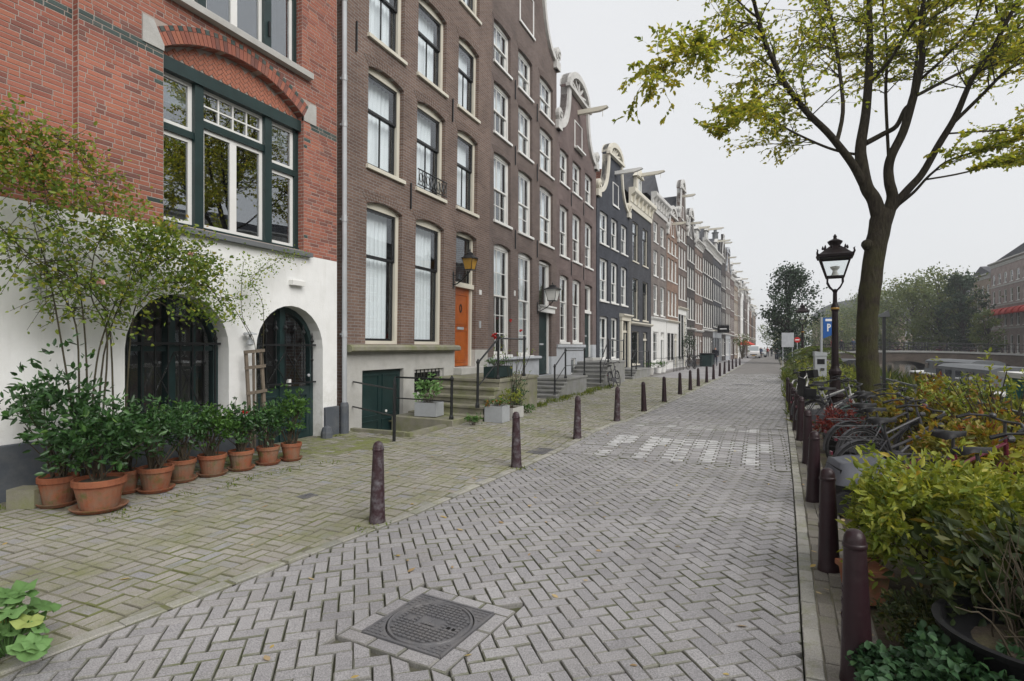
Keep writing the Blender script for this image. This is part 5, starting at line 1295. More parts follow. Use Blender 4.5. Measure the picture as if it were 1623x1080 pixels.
# ------------------------------------------------------------------ the tree by the canal
TREE = {
 'trunk': [(2.14,14.33,-0.05,0.46),(2.19,14.34,0.35,0.375),(2.16,14.33,1.38,0.319),(2.15,14.33,2.22,0.305),(2.20,14.35,3.05,0.305),(2.30,14.39,3.88,0.305),(2.42,14.45,4.57,0.315),(2.48,14.47,4.8,0.30)],
 'left_stem': [(2.42,14.44,4.5,0.27),(2.29,14.39,5.02,0.235),(2.13,14.31,5.31,0.215),(2.05,14.33,5.81,0.2),(2.03,14.38,6.24,0.182),(2.15,14.54,7.01,0.155),(2.23,14.69,7.91,0.135),(2.27,14.82,8.62,0.115),(2.27,14.93,9.74,0.094),(2.22,15.01,11.11,0.058),(2.15,15.09,12.35,0.029)],
 'left_limb': [(2.08,14.3,5.35,0.15),(1.85,14.08,5.76,0.138),(1.52,13.71,6.13,0.122),(1.27,13.39,6.35,0.113),(0.85,12.98,6.70,0.098),(0.44,12.47,7.15,0.083),(0.25,12.27,7.50,0.076),(0.09,12.09,7.84,0.069),(-0.12,11.78,8.55,0.055),(-0.27,11.49,9.27,0.036),(-0.44,11.31,10.03,0.018)],
 'left_up': [(1.48,13.64,6.12,0.074),(1.63,13.87,6.87,0.068),(1.62,14.20,7.78,0.063),(1.53,14.60,9.15,0.051),(1.38,14.75,9.86,0.044),(1.17,15.09,11.47,0.023)],
 'left_low': [(2.0,14.35,6.05,0.049),(1.63,14.53,6.24,0.047),(1.20,14.67,6.53,0.044),(0.53,14.91,7.10,0.034),(0.01,15.12,7.68,0.027),(-0.66,15.26,7.90,0.016)],
 'left_mid': [(0.41,12.45,7.11,0.038),(0.17,12.13,6.91,0.031),(-0.20,11.52,6.32,0.021),(-0.59,11.02,5.72,0.012)],
 'left_far': [(0.10,12.10,7.80,0.037),(-0.10,11.89,8.14,0.031),(-0.49,11.28,7.71,0.024),(-1.04,10.49,7.06,0.017),(-1.56,9.93,6.67,0.011),(-1.68,9.76,6.47,0.007)],
 'left_top': [(0.00,11.94,8.24,0.037),(-0.29,12.14,8.65,0.032),(-0.78,12.36,9.45,0.020),(-1.31,12.56,10.12,0.014)],
 'mid': [(2.12,14.42,6.3,0.098),(2.49,14.59,6.52,0.091),(2.73,14.59,6.65,0.083),(2.87,14.54,6.96,0.076),(2.99,14.59,7.16,0.069),(3.1,14.7,7.9,.045),(3.2,14.8,8.9,.02)],
 'cross': [(2.24,14.70,7.74,0.064),(2.59,14.52,8.08,0.059),(2.83,14.41,8.50,0.051),(3.18,14.13,9.00,0.036),(3.34,13.87,9.50,0.019)],
 'right_stem': [(2.48,14.47,4.5,0.25),(2.64,14.50,5.03,0.193),(2.57,14.41,5.38,0.172),(2.55,14.39,5.69,0.158),(2.60,14.31,5.96,0.150),(2.80,14.29,6.42,0.142),(2.94,14.24,6.99,0.134),(3.01,14.16,7.33,0.120),(3.09,14.09,7.82,0.099),(3.04,13.96,8.26,0.085),(3.06,13.86,8.93,0.065),(3.10,13.66,9.82,0.038),(3.14,13.56,10.63,0.019)],
 'inner': [(2.56,14.39,5.75,0.055),(2.60,14.97,7.54,0.054),(2.71,15.45,8.67,0.048),(2.70,15.88,10.18,0.038),(2.72,16.33,11.68,0.020)],
 'right_arm': [(3.0,14.17,7.1,0.060),(3.19,14.35,7.23,0.057),(3.94,15.24,7.82,0.052),(4.74,16.14,8.42,0.044),(5.91,17.32,9.26,0.030),(7.04,18.49,10.07,0.016)],
 'right_arm2': [(3.05,14.15,7.4,0.053),(3.45,13.92,7.72,0.045),(3.79,13.63,8.10,0.037),(3.90,13.46,8.49,0.030),(4.05,13.20,9.01,0.018)],
 'right_limb': [(2.6,14.52,4.8,0.166),(2.95,14.57,5.24,0.138),(3.20,14.58,5.55,0.123),(3.46,14.48,6.09,0.114),(3.72,14.37,6.60,0.105),(3.93,14.13,7.24,0.083),(4.20,14.04,7.67,0.076),(4.40,13.91,8.15,0.068),(4.58,13.88,8.55,0.055),(4.78,13.75,9.15,0.036),(4.96,13.61,9.72,0.018)],
 'right_b': [(3.7,14.39,6.5,0.066),(4.14,14.23,6.95,0.058),(4.42,14.02,7.24,0.050),(4.69,13.93,7.36,0.040),(5.17,13.82,7.53,0.024),(5.56,13.66,7.71,0.012)],
 'right_c': [(3.62,14.42,6.29,0.033),(4.46,15.25,6.50,0.031),(5.49,16.26,6.71,0.029),(6.64,17.43,6.82,0.015)],
 'low_right': [(2.75,14.54,4.9,0.062),(3.00,14.38,5.11,0.054),(3.19,14.35,5.34,0.047),(3.31,14.19,5.46,0.043),(3.54,13.96,5.61,0.039),(4.17,13.69,5.71,0.028),(4.69,13.49,5.88,0.018),(5.14,13.25,6.00,0.011)],
 'low_right2': [(3.2,14.3,5.34,0.033),(4.14,15.21,5.64,0.031),(5.58,16.63,6.24,0.026),(6.55,17.50,6.56,0.015)],
 'twig_up': [(4.40,13.91,8.15,0.037),(4.32,14.09,8.49,0.032),(4.36,14.33,8.99,0.026)]}
def smooth_path(p, k=3):
    """Catmull-Rom through the points, radius included"""
    p = np.array(p, float); out = []
    for i in range(len(p)-1):
        a, b, c, d = p[max(i-1, 0)], p[i], p[i+1], p[min(i+2, len(p)-1)]
        for t in np.arange(k)/k: out.append(.5*((2*b)+(c-a)*t+(2*a-5*b+4*c-d)*t*t+(3*b-a-3*c+d)*t**3))
    out.append(p[-1]); return np.array(out)
tree = empty('elm_tree', (0, 0, 0), label='tall forked elm with mossy trunk and yellowing leaves beside the parked bicycles', cat='tree')
tb = MB(); tips = []
for nm, p in TREE.items():
    s = smooth_path(p, 4)
    if nm == 'trunk': s[:, :2] += rng.normal(0, .006, (len(s), 2)); s[:, 3] *= 1+rng.normal(0, .018, len(s))
    s[:, 3] *= .68 if nm == 'trunk' else .60
    tb.tube([tuple(q[:3]) for q in s], list(s[:, 3]), 14 if nm in ('trunk', 'left_stem', 'right_stem') else 8)
    if nm != 'trunk': tips.append((nm, s))
for z, a, r in ((4.05, -2.3, .08),):    # burrs where limbs were lost
    r *= .7; tb.lathe([(r*2.4, -.10), (r*2.1, -.02), (r*1.6, .04), (r*.9, .07), (.01, .08)], 10, M=Matrix.Translation((2.22+.16*math.cos(a), 14.37+.16*math.sin(a), z)) @ Matrix.Rotation(a, 4, 'Z') @ Matrix.Rotation(R(75), 4, 'Y'))
tb.build('trunk', M['bark'], tree, smooth=True, fix=False)
tw = MB(); LP, LD, LT = [], [], []
def twig(p0, d, L, r, level):
    n = 5; pts = [np.array(p0)]; d = np.array(d)
    if p0[2] < 6.1: d[2] = abs(d[2])*.6+.1; L *= .7
    for i in range(n):
        d = d+rng.normal(0, .16, 3)+np.array([0, 0, -.05 if level else .0]); d /= np.linalg.norm(d); pts.append(pts[-1]+d*L/n)
    tw.tube([tuple(p) for p in pts], [r*(1-.8*i/n) for i in range(n+1)], 4, cap=False)
    for i in range(1, n+1):
        if level < 1:
            for s in (0, 1):
                if rng.random() < .58:
                    dd = d+rng.normal(0, .75, 3)*np.array([1, 1, .45]); dd /= np.linalg.norm(dd)
                    twig(pts[i], dd, L*rng.uniform(.3, .6), r*.45, level+1)
        for _ in range(2):
            t = rng.random(); q = pts[i-1]+(pts[i]-pts[i-1])*t
            LP.append(q); dd = d+rng.normal(0, .8, 3)*np.array([1, 1, .5]); LD.append(dd); LT.append(q)
ax = np.array([2.4, 14.4])
for nm, s in tips:
    seg = np.linalg.norm(np.diff(s[:, :3], axis=0), axis=1); cum = np.r_[0, np.cumsum(seg)]; tot = cum[-1]
    start = {'left_stem': .42, 'right_stem': .5, 'left_limb': .30, 'right_limb': .45, 'mid': .6}.get(nm, .28)
    step = {'left_stem': .17, 'right_stem': .17, 'left_limb': .15, 'right_limb': .15}.get(nm, .145)
    for c in np.arange(tot*start, tot+.01, step):
        i = min(np.searchsorted(cum, c), len(s)-1); p = s[i, :3]; dl = s[min(i+1, len(s)-1), :3]-s[max(i-1, 0), :3]; dl /= np.linalg.norm(dl)+1e-9
        out = np.r_[p[:2]-ax, 0]; out /= np.linalg.norm(out)+1e-6
        for _ in range(1 if rng.random() < .5 else 2):
            d = dl*.5+out*.4+rng.normal(0, .7, 3)*np.array([1, 1, .5]); d[2] += .05
            d /= np.linalg.norm(d); twig(p, d, rng.uniform(.8, 1.9)*(1 if s[i, 3] > .024 else .5), max(.006, min(.014, s[i, 3]*.4)), 0)
    twig(s[-1, :3], dl, .4, .008, 0)
tw.build('branches', M['bark_dark'], tree, fix=False)
LP = np.array(LP); LD = np.array(LD); keep = LP[:, 2] > 5.0; LP, LD = LP[keep], LD[keep]
pat = .5+.5*np.sin(LP[:, 0]*2.1+LP[:, 2]*1.7)*np.sin(LP[:, 1]*1.9+1)
leaves('crown', LP, LD, rng.uniform(.055, .115, len(LP)), LM['elm'], tree, .62, up=.9, rnd=np.clip(rng.beta(2, 2.4, len(LP))*.7+.3*pat*rng.random(len(LP)), 0, 1))

# ------------------------------------------------------------------ potted shrubs along the white wall
def pot(parent, r, h, mt='terracotta', saucer=True, soil=True):
    p = MB().lathe([(r*.70, .02), (r*.72, .03), (r*.94, h*.80), (r*1.0, h*.80), (r*1.02, h*.82), (r*1.02, h*.98), (r, h), (r*.92, h), (r*.90, h*.90), (0.001, h*.90)], 24, cap=False)
    p.build('pot', M[mt], parent, smooth=False, fix=True)
    if saucer: MB().lathe([(r*.9, 0), (r*1.08, .035), (r*1.10, .045), (r*1.02, .045), (r*.85, .02), (.001, .02)], 24, cap=False).build('saucer', M[mt], parent)
    MB().lathe([(r*.90, h*.89), (r*.5, h*.93), (.001, h*.94)], 16, cap=False).build('soil', M['soil'], parent)
POTS = [  # x, y, pot radius, pot height, plant rx, ry, height, leaves, size, kind, label
 (-6.92, 3.47, .20, .34, .50, .42, 1.55, 620, .085, 'camellia', 'tall straggly shrub in a terracotta pot at the far end of the pot row', .25),
 (-6.38, 3.58, .265, .36, .44, .42, .88, 1000, .075, 'camellia', 'broad dark camellia bush in the largest terracotta pot', 0),
 (-6.80, 4.10, .16, .28, .30, .3, .95, 520, .06, 'camellia', 'dark shrub in a small terracotta pot tucked behind two larger pots', 0),
 (-6.56, 4.30, .205, .31, .32, .32, .95, 720, .06, 'camellia', 'dark glossy camellia in a green-stained terracotta pot', 0),
 (-6.72, 4.74, .18, .30, .28, .28, .95, 620, .055, 'camellia', 'upright dark camellia in a terracotta pot squeezed between two stained pots', 0),
 (-6.66, 5.12, .195, .30, .30, .28, .80, 700, .06, 'bright', 'yellowish green shrub with bare pale stems in a terracotta pot', -.15),
 (-6.60, 5.52, .185, .29, .27, .26, .78, 640, .055, 'camellia', 'dark camellia with red flowers in a terracotta pot', 0),
 (-6.55, 5.94, .175, .28, .25, .25, .78, 560, .055, 'camellia', 'dark camellia next to the pot at the end by the arched door', 0),
 (-6.47, 6.30, .165, .28, .24, .22, .98, 560, .055, 'bright', 'light green shrub in the terracotta pot closest to the arched door', 0)]
for x, y, r, h, rx, ry, ph, n, ls, kd, lab, op in POTS:
    t = empty('potted_shrub', (x, y, walk_z(x, y)+.003), (0, 0, rng.uniform(0, 6)), lab, 'potted plant', 'terracotta pots along the white wall')
    r *= .9; h *= .93; pot(t, r, h); C = bush(t, rx*1.12, ry*1.12, ph*1.02, int(n*1.9), ls*1.08, LM[kd], h*.92, k=6, stems=6, sr=.01, shell_=.35, open_=max(0, op), tone=.0)
    if 'red flowers' in lab:
        q = C[np.argsort(C[:, 2])[-40:]]; q = q[rng.choice(len(q), 3)]; P, D = whorls(q[:1], rand_dirs(1, .5), 14, .9); leaves('flower', P, D, .05, LM['flower_red'], t, .9)
# grey stone beside the pots
MB().box(-.15, .15, -.1, .1, 0, .2).build('stone_block', M['stone_moss'], None, (-7.12, 3.3, walk_z(-7.12, 3.3)), (0, 0, .4)); tag(bpy.data.objects['stone_block'], 'rough grey stone block at the foot of the white wall', 'block')

# ------------------------------------------------------------------ climbing rose and vine on the white wall
rose = empty('climbing_rose', (-7.25, 3.9, .1), label='climbing rose with arching bare canes and yellowing leaves against the red brick wall', cat='climber')
canes = [[(3.92, .1), (3.94, 1.45), (4.03, 2.04), (4.16, 2.46), (4.47, 2.76), (4.81, 3.01), (5.1, 3.05)], [(3.82, .1), (3.77, 1.76), (3.64, 2.24), (3.39, 2.59), (3.09, 2.8), (2.6, 2.9)], [(3.99, .1), (4.02, 1.83), (3.82, 2.37), (3.79, 2.85), (3.9, 3.24), (3.7, 3.8), (3.4, 4.05)],
 [(4.2, .1), (4.10, 1.89), (3.9, 2.35), (3.56, 2.59), (3.22, 2.77), (2.9, 3.1)], [(4.3, .1), (4.28, 2.05), (4.35, 2.38), (4.61, 2.6), (5.18, 2.63), (5.45, 2.4)], [(3.9, .1), (3.85, 1.6), (3.7, 2.6), (3.5, 3.3), (3.2, 3.9), (2.9, 4.15)], [(4.0, .1), (4.06, 1.7), (4.3, 2.7), (4.5, 3.2), (4.7, 3.3)], [(3.9, .1), (3.6, 1.9), (3.45, 2.6), (3.3, 3.3), (3.35, 3.9)]]
rb = MB(); RP = []; RDr = []
for cnum, c in enumerate(canes):
    dep = rng.uniform(.05, .45)
    s = smooth_path([(.05+dep*min(1, z/2.6)**2+rng.normal(0, .02), y-3.9, z-.1, max(.004, .016-.0035*z)) for y, z in c], 5)
    rb.tube([tuple(q[:3]) for q in s], list(s[:, 3]), 5, cap=False)
    for q in s[len(s)//3:]:
        for _ in range(3):
            if q[2] > 1.9 or rng.random() < .12:
                d = rng.normal(0, 1, 3)*np.array([.8, 1, .7])+np.array([.2, 0, .1]); d /= np.linalg.norm(d); L = rng.uniform(.15, .5)
                e = q[:3]+d*L+np.array([0, 0, -.04]); rb.tube([tuple(q[:3]), tuple(q[:3]+d*L*.5), tuple(e)], [.004, .003, .002], 4, cap=False)
                for t in np.linspace(.3, 1, int(6+rng.random()*6)): RP.append(q[:3]+(e-q[:3])*t+rng.normal(0, .035, 3)); RDr.append(d+rng.normal(0, .8, 3))
rb.build('canes', M['cane'], rose, fix=False)
for _ in range(105):
    y = rng.uniform(2.5, 5.35); zt = np.interp(y, [2.5, 3.1, 3.6, 4.2, 4.8, 5.3], [3.9, 4.2, 3.75, 3.5, 3.2, 2.9])+rng.normal(0, .12); z = zt-abs(rng.normal(0, .45)); x = rng.uniform(.1, .55)
    if z < 2.2: continue
    c = np.array((x, y-3.9, z-.1)); sp_ = rng.uniform(.08, .2); lt = rng.normal(0, .18)
    for _ in range(int(rng.uniform(30, 90))): RP.append(c+rng.normal(0, sp_, 3)*np.array([.8, 1.1, .7])); RDr.append(rng.normal(0, 1, 3)+np.array([.3, 0, -.1]))
RP = np.array(RP); RP[:, 0] = np.maximum(RP[:, 0], .03)
tn = np.clip(rng.beta(2, 2.6, len(RP))+.25*(RP[:, 2] > 3.2)*rng.random(len(RP)), 0, 1)
leaves('foliage', RP, RDr, rng.uniform(.035, .07, len(RP)), LM['rose'], rose, .62, rnd=tn, up=.4)
fl = RP[rng.choice(len(RP), 5)]; P, D = whorls(fl, rand_dirs(5, .4), 12, 1.0); leaves('flowers', P, D, .05, LM['flower_pink'], rose, .9)
vine = empty('rose_vine', (-7.36, 6.3, .1), label='thin rose vine climbing from the trellis to the large window sill', cat='climber')
vb = MB(); VP = []; VD = []
for c in ([(6.50, .05), (6.42, .92), (6.35, 1.83), (6.08, 2.27), (6.05, 2.82), (6.1, 3.15)], [(6.3, 1.9), (5.9, 2.41), (5.6, 2.58)], [(6.48, .6), (6.52, 1.41), (6.45, 2.45), (6.2, 2.84), (6.55, 3.08), (7.0, 3.36)], [(6.2, 2.8), (6.6, 3.2), (7.3, 3.35)]):
    s = smooth_path([(.04+.10*min(1, max(0, z-1.5)), y-6.3, z-.1, .009-.0018*z) for y, z in c], 5); vb.tube([tuple(q[:3]) for q in s], list(np.maximum(s[:, 3], .003)), 5, cap=False)
    for q in s:
        if q[2] > 2.1:
            for _ in range(16): VP.append(q[:3]+rng.normal(0, .1, 3)*np.array([.5, 1, .8])); VD.append(rng.normal(0, 1, 3))
vb.build('canes', M['cane'], vine, fix=False); VP = np.array(VP); VP[:, 0] = np.maximum(VP[:, 0], .02)
leaves('foliage', VP, VD, rng.uniform(.025, .05, len(VP)), LM['rose'], vine, .6, rnd=rng.beta(2, 3, len(VP)))

# ------------------------------------------------------------------ plants round the stoops
def planter_box(name, loc, sx, sy, h, mt, label, plant, rz=0, n=300, ph=.4, ls=.05, flowers=None, cat='planter'):
    t = empty(name, loc, (0, 0, rz), label, cat)
    b = MB(); e = .02
    b.box(-sx, sx, -sy, -sy+e, 0, h).box(-sx, sx, sy-e, sy, 0, h).box(-sx, -sx+e, -sy+e, sy-e, 0, h).box(sx-e, sx, -sy+e, sy-e, 0, h).box(-sx+e, sx-e, -sy+e, sy-e, .01, .04)
    b.build('box', M[mt], t); MB().box(-sx+e, sx-e, -sy+e, sy-e, h*.8, h*.9).build('soil', M['soil'], t)
    C = bush(t, sx*1.25, sy*1.3, ph, n, ls, LM[plant], h*.88, stems=8, sr=.004, shell_=.4)
    if flowers: q = C[rng.choice(len(C), 14)]; P, D = whorls(q, rand_dirs(14, .6), 8, .9); leaves('flowers', P, D, .04, LM[flowers], t, .8)
    return t
planter_box('zinc_planter', (-5.42, 11.3, walk_z(-5.42, 11.3)+.003), .22, .2, .36, 'zinc', 'square zinc planter with rust-orange flowers at the foot of the mossy steps', 'bright', .0, 200, .22, .05, 'flower_orange')
planter_box('stone_trough', (-5.40, 12.0, walk_z(-5.4, 12.0)+.003), .2, .32, .26, 'stone', 'low grey trough with a yellow-green plant beside the mossy steps', 'yellowgreen', 0, 420, .55, .05)
planter_box('window_trough', (-5.98, 12.55, 1.055), .14, .55, .26, 'green', 'long dark green trough of trailing plants on the landing', 'bright', 0, 260, .3, .05)
planter_box('zinc_planter', (-6.72, 10.52, .275), .26, .2, .3, 'zinc', 'grey zinc tub of broad leaves on the mossy cellar platform', 'mallow', .1, 260, .75, .11)
t = empty('rose_bush', (-5.75, 12.9, .12), label='loose rose bush with red flowers growing up past the landing railing', cat='shrub')
C = bush(t, .75, .7, 2.4, 330, .05, LM['rose'], 0, stems=14, sr=.009, shell_=.3, k=5, open_=.3, smat='cane')
q = np.array([(-.3, -.55, 1.95), (-.25, -.5, 1.9), (-.2, -.6, 2.0), (0, -.1, 2.35), (.1, .3, 2.1)]); P, D = whorls(q, rand_dirs(5, .3), 14, 1.0); leaves('flowers', P, D, .055, LM['flower_red'], t, .9)
t = empty('ivy_clump', (-5.55, 12.75, .12), label='dark ivy hanging in a clump at the end of the mossy stoop', cat='plant')
bush(t, .22, .3, .95, 420, .06, LM['ivy'], 0, stems=8, shell_=.6)
for (x, y, r, lab) in ((-5.62, 10.55, .17, 'small green weed at the base of the railing post by the steps'), (-5.5, 13.3, .2, 'low grey-green plant on the pavement past the planters')):
    t = empty('weed', (x, y, walk_z(x, y)), label=lab, cat='plant'); bush(t, r, r, .28, 130, .07, LM['bright'], 0, stems=5, sr=.004, shell_=.3)
def tub(loc, r, h, mt, label, plant, ph, n, ls=.05, sp=1.25):
    t = empty('planted_tub', loc, label=label, cat='planter'); MB().lathe([(r*.8, 0), (r, h*.9), (r*1.04, h), (r*.92, h), (r*.9, h*.85), (.001, h*.85)], 18, cap=False).build('tub', M[mt], t)
    bush(t, r*sp, r*sp, ph, n, ls, LM[plant], h*.85, stems=5, sr=.006, shell_=.6); return t
X, Y, p = row_point(6.6); tub((X+1.0, Y, .12), .24, .4, 'stone', 'round clipped shrub in a pale tub before the slate-black house', 'bright', .55, 420)
X, Y, p = row_point(9.0); tub((X+.9, Y, .12), .26, .36, 'white', 'clipped green ball in a white tub before the slate-black house', 'bright', .6, 460)
X, Y, p = row_point(10.2); tub((X+.9, Y, .12), .26, .36, 'white', 'clipped green ball in a white tub by the white shop front', 'bright', .55, 460)
X, Y, p = row_point(21.5); t = empty('climbing_shrub', (X+.5, Y, .12), label='narrow dark climbing shrub in front of the narrow brown house', cat='shrub'); bush(t, .5, .5, 4.0, 900, .12, LM['far_dark'], 0, stems=6, sr=.02, shell_=.5)
X, Y, p = row_point(57); t = empty('street_tree_small', (X+1.2, Y, .12), label='small green tree at the house fronts near the red parasol', cat='tree'); bush(t, 1.2, 1.2, 4.5, 700, .2, LM['far_green'], 0, stems=6, sr=.04, shell_=.5)

# ------------------------------------------------------------------ leafy mallow at the kerb, weeds, moss tufts, fallen leaves
t = empty('mallow_plant', (-3.93, 1.72, .05), label='broad-leaved pale green mallow growing at the kerb', cat='plant')
m = 44; a = rng.uniform(0, 6.28, m); r = rng.uniform(.02, .30, m); z = rng.uniform(.08, .34, m)*(1-.6*r/.30)+.03
ctr = np.column_stack([r*np.cos(a), r*np.sin(a), z]); ml = MB(); fr_ = []; sb = MB()
for c in ctr:
    R0 = rng.uniform(.045, .09); nrm = Vector((c[0]*1.2+rng.normal(0, .3), c[1]*1.2+rng.normal(0, .3), 1)).normalized(); q = nrm.to_track_quat('Z', 'Y').to_matrix(); n = 15; b = len(ml.v)
    ml.v.append(tuple(Vector(c)-nrm*.014)); n = 20
    for ring_, zz in ((.55, .010), (1.0, .0)):
        for i in range(n):
            w = 2*math.pi*i/n; rr = R0*ring_*(1+(.13*math.cos(5*w)+.05*math.sin(11*w))*ring_)*(.6 if i == 0 else 1)
            ml.v.append(tuple(Vector(c)+q @ Vector((rr*math.cos(w), rr*math.sin(w), zz+R0*.16*math.cos(5*w)*ring_+R0*.08*math.sin(3*w+c[0]*40)))))
    for i in range(n): j = (i+1) % n; ml.f += [[b, b+1+i, b+1+j], [b+1+i, b+1+n+i, b+1+n+j, b+1+j]]; ml.m += [0, 0]
    n = 40
    fr_ += [rng.beta(2, 2)]*n; sb.tube([(c[0]*.15, c[1]*.15, 0), (c[0]*.7, c[1]*.7, c[2]*.8), tuple(c)], .005, 4, cap=False)
o = ml.build('foliage', LM['mallow'], t, fix=False, smooth=True); at = o.data.attributes.new('rnd', 'FLOAT', 'FACE'); at.data.foreach_set('value', np.array(fr_, dtype=np.float32)); sb.build('stems', LM['mallow'], t, fix=False)
def tufts(name, spots, hgt, mt, n, parent=None, ratio=.12):
    P = []; D = []
    for x, y, z, r in spots:
        k = int(n*rng.uniform(.6, 1.3)); aa = rng.uniform(0, 6.28, k); rr = r*np.sqrt(rng.random(k)); P += [(x+u*math.cos(w), y+u*math.sin(w), z) for u, w in zip(rr, aa)]; D += list(rng.normal(0, .45, (k, 3))+np.array([0, 0, 1]))
    o = leaves(name, P, D, hgt*rng.uniform(.4, 1.2, len(P)), mt, parent, ratio, up=0, droop=.3); o['kind'] = 'stuff'; return o
LB = [(-3.56, 4.60), (-3.31, 7.56), (-3.18, 10.15), (-3.11, 13.07), (-2.94, 15.53), (-2.84, 18.45), (-2.75, 21.60), (-2.64, 23.97), (-2.56, 26.40), (-2.45, 29.35), (-2.34, 32.32), (-2.24, 35.92), (-2.16, 39.2), (-2.08, 43.5), (-2.03, 48.0), (-1.95, 53), (-1.80, 58)]
RBL = [(.47, 3.44), (.50, 5.07), (.56, 7.27), (.66, 9.53), (.69, 11.68), (.70, 13.2), (.72, 14.9), (.76, 16.87), (.82, 19.65)]
sp = [(x+rng.normal(0, .06), y+rng.normal(0, .08), walk_z(x, y)-.01, .12) for x, y in LB for _ in range(2)]
sp += [(-7.42+abs(rng.normal(0, .08)), y, walk_z(-7.4, y)-.01, .1) for y in rng.uniform(3, 8.4, 26)] + [(-6.2+abs(rng.normal(0, .2)), y, walk_z(-6, y)-.01, .15) for y in rng.uniform(3.2, 6.6, 14)]
tufts('grass_weeds', sp, .04, LM['grass'], 34, ratio=.3)
sp = [(-5.9+rng.normal(0, .12), y, walk_z(-5.9, y)-.01, .15) for y in rng.uniform(14, 24, 70)]; tufts('grass_weeds', sp, .13, LM['grass'], 22)
sp = [(x+rng.normal(0, .1), y, .03, .15) for y in rng.uniform(14, 46, 150) for x in (rk(y)+.3,)]; tufts('grass_verge', sp, .28, LM['grass'], 24, ratio=.06)
# leaves lying on the ground, each its own thing
lm_ = []
for v in range(5):
    b = MB(); n = 7; L = .5; cu = rng.uniform(.05, .25)
    sh = [(-.5, 0), (-.25, .2), (.05, .26), (.3, .16), (.55, 0), (.3, -.16), (.05, -.26), (-.25, -.2)]
    b.v = [(x, y*1.0, .02+cu*abs(y)+.08*cu*math.sin(x*5+v)+(.12*x*x)) for x, y in sh]; b.f = [[0, 1, 7], [1, 2, 6, 7], [2, 3, 5, 6], [3, 4, 5]]; b.m = [0]*4
    me = b.mesh('leaf', LM['litter']); at = me.attributes.new('rnd', 'FLOAT', 'FACE'); at.data.foreach_set('value', np.full(4, v/4, dtype=np.float32)); lm_.append(me)
def fallen(n, xf, yf, zf, label, group, s=(.035, .075)):
    for _ in range(n):
        y = yf(); x = xf(y); sc = rng.uniform(*s)
        o = inst('fallen_leaf', lm_[int(rng.integers(5))], None, (x, y, zf(x, y)+.004), (rng.normal(0, .15), rng.normal(0, .15), rng.uniform(0, 6.28)), (sc, sc, sc)); tag(o, label, 'leaf', group)
fallen(52, lambda y: rng.uniform(lk(y)+.1, rk(y)-.1), lambda: 2.3+9*rng.random()**1.6, lambda x, y: road_z(y), 'small yellow-brown fallen leaf lying on the grey road pavers', 'fallen leaves on the road')
fallen(26, lambda y: rng.uniform(-6.2, lk(y)-.15), lambda: 2.6+8*rng.random()**1.4, lambda x, y: walk_z(x, y), 'small yellow-brown fallen leaf lying on the pavement bricks', 'fallen leaves on the pavement')
fallen(44, lambda y: rk(y)+.1+abs(rng.normal(.14, .12)), lambda: 2.9+7*rng.random()**1.5, lambda x, y: .036+road_z(y)*.5, 'small dry fallen leaf in the dirt beside the row of bollards', 'fallen leaves beside the bollards', (.04, .085))
# ------------------------------------------------------------------ bollards
M['maroon'] = mat('maroon_paint', (.022, .009, .012), .38, .2, 7, .25, 50, spec=.35, dirt=(.06, .05, .05), dscale=5, damt=.35)
M['maroon_worn'] = mat('maroon_worn', (.034, .014, .018), .5, .25, 7, .4, 40, spec=.4, dirt=(.20, .20, .215), dscale=14, damt=.7)
M['iron_lamp'] = mat('lamp_iron', (.016, .009, .010), .5, .25, 6, .2, 40, spec=.25)
M['clear'] = glass_mat('clear_glass', (.93, .95, .95), .03)
M['sign_blue'] = mat('sign_blue', (.012, .10, .36), .4, .03, 3, 0); M['sign_white'] = mat('sign_white', (.8, .8, .8), .4, .02, 3, 0); M['sign_red'] = mat('sign_red', (.5, .02, .02), .4, .05, 3, 0)
M['rubber'] = mat('rubber', (.018, .018, .019), .8, .2, 20, .2, 60); M['steel'] = mat('steel', (.06, .06, .063), .4, .3, 10, 0, metal=.1, spec=.35)
M['vinyl'] = mat('grey_vinyl', (.085, .09, .105), .5, .12, 5, .25, 14); M['plastic'] = mat('black_plastic', (.013, .013, .014), .5, .2, 8, .15, 30, spec=.22)
bp = [(.094, -.1), (.094, .02), (.088, .06), (.0875, .063), (.0610, .720), (.0610, .722), (.0665, .727), (.0675, .730), (.0675, .743), (.0665, .746), (.0620, .749), (.0615, .751), (.0600, .768), (.0555, .786), (.0460, .802), (.0340, .814), (.0160, .820), (.002, .822)]
bp = [(r*.89, z) for r, z in bp]
def bollard_mesh(worn, k):
    b = MB().lathe(bp, 20, cap=False)
    me = b.mesh('bollard', M['maroon_worn' if worn else 'maroon'], True); return me
bmesh_w, bmesh_n = bollard_mesh(True, 1), bollard_mesh(False, 0)
xx = MB()
for i in range(3):
    z = .50-.07*i
    for s in (-1, 1): xx.bar((.0612+.0025*i, -.013, z-s*.018), (.0612+.0025*i, .013, z+s*.018), .006)
cross_mesh = xx.mesh('cross_marks', M['maroon_worn']); fix_normals(cross_mesh)
LBL = ['peeling maroon iron bollard where the pavement widens before the white house', 'maroon iron bollard with a grey scuffed head beside the drain grate']
def bollard(x, y, z, label, group, worn, rz):
    t = empty('bollard', (x, y, z), (rng.normal(0, .012), rng.normal(0, .012), rz), label, 'bollard', group)
    inst('post', bmesh_w if worn else bmesh_n, t); inst('cross_marks', cross_mesh, t)
for i, (x, y) in enumerate(LB):
    bollard(x, y, walk_z(x, y), LBL[i] if i < 2 else 'slim maroon iron bollard in the line along the house-side kerb', 'bollards along the house side', i < 4, R(-20))
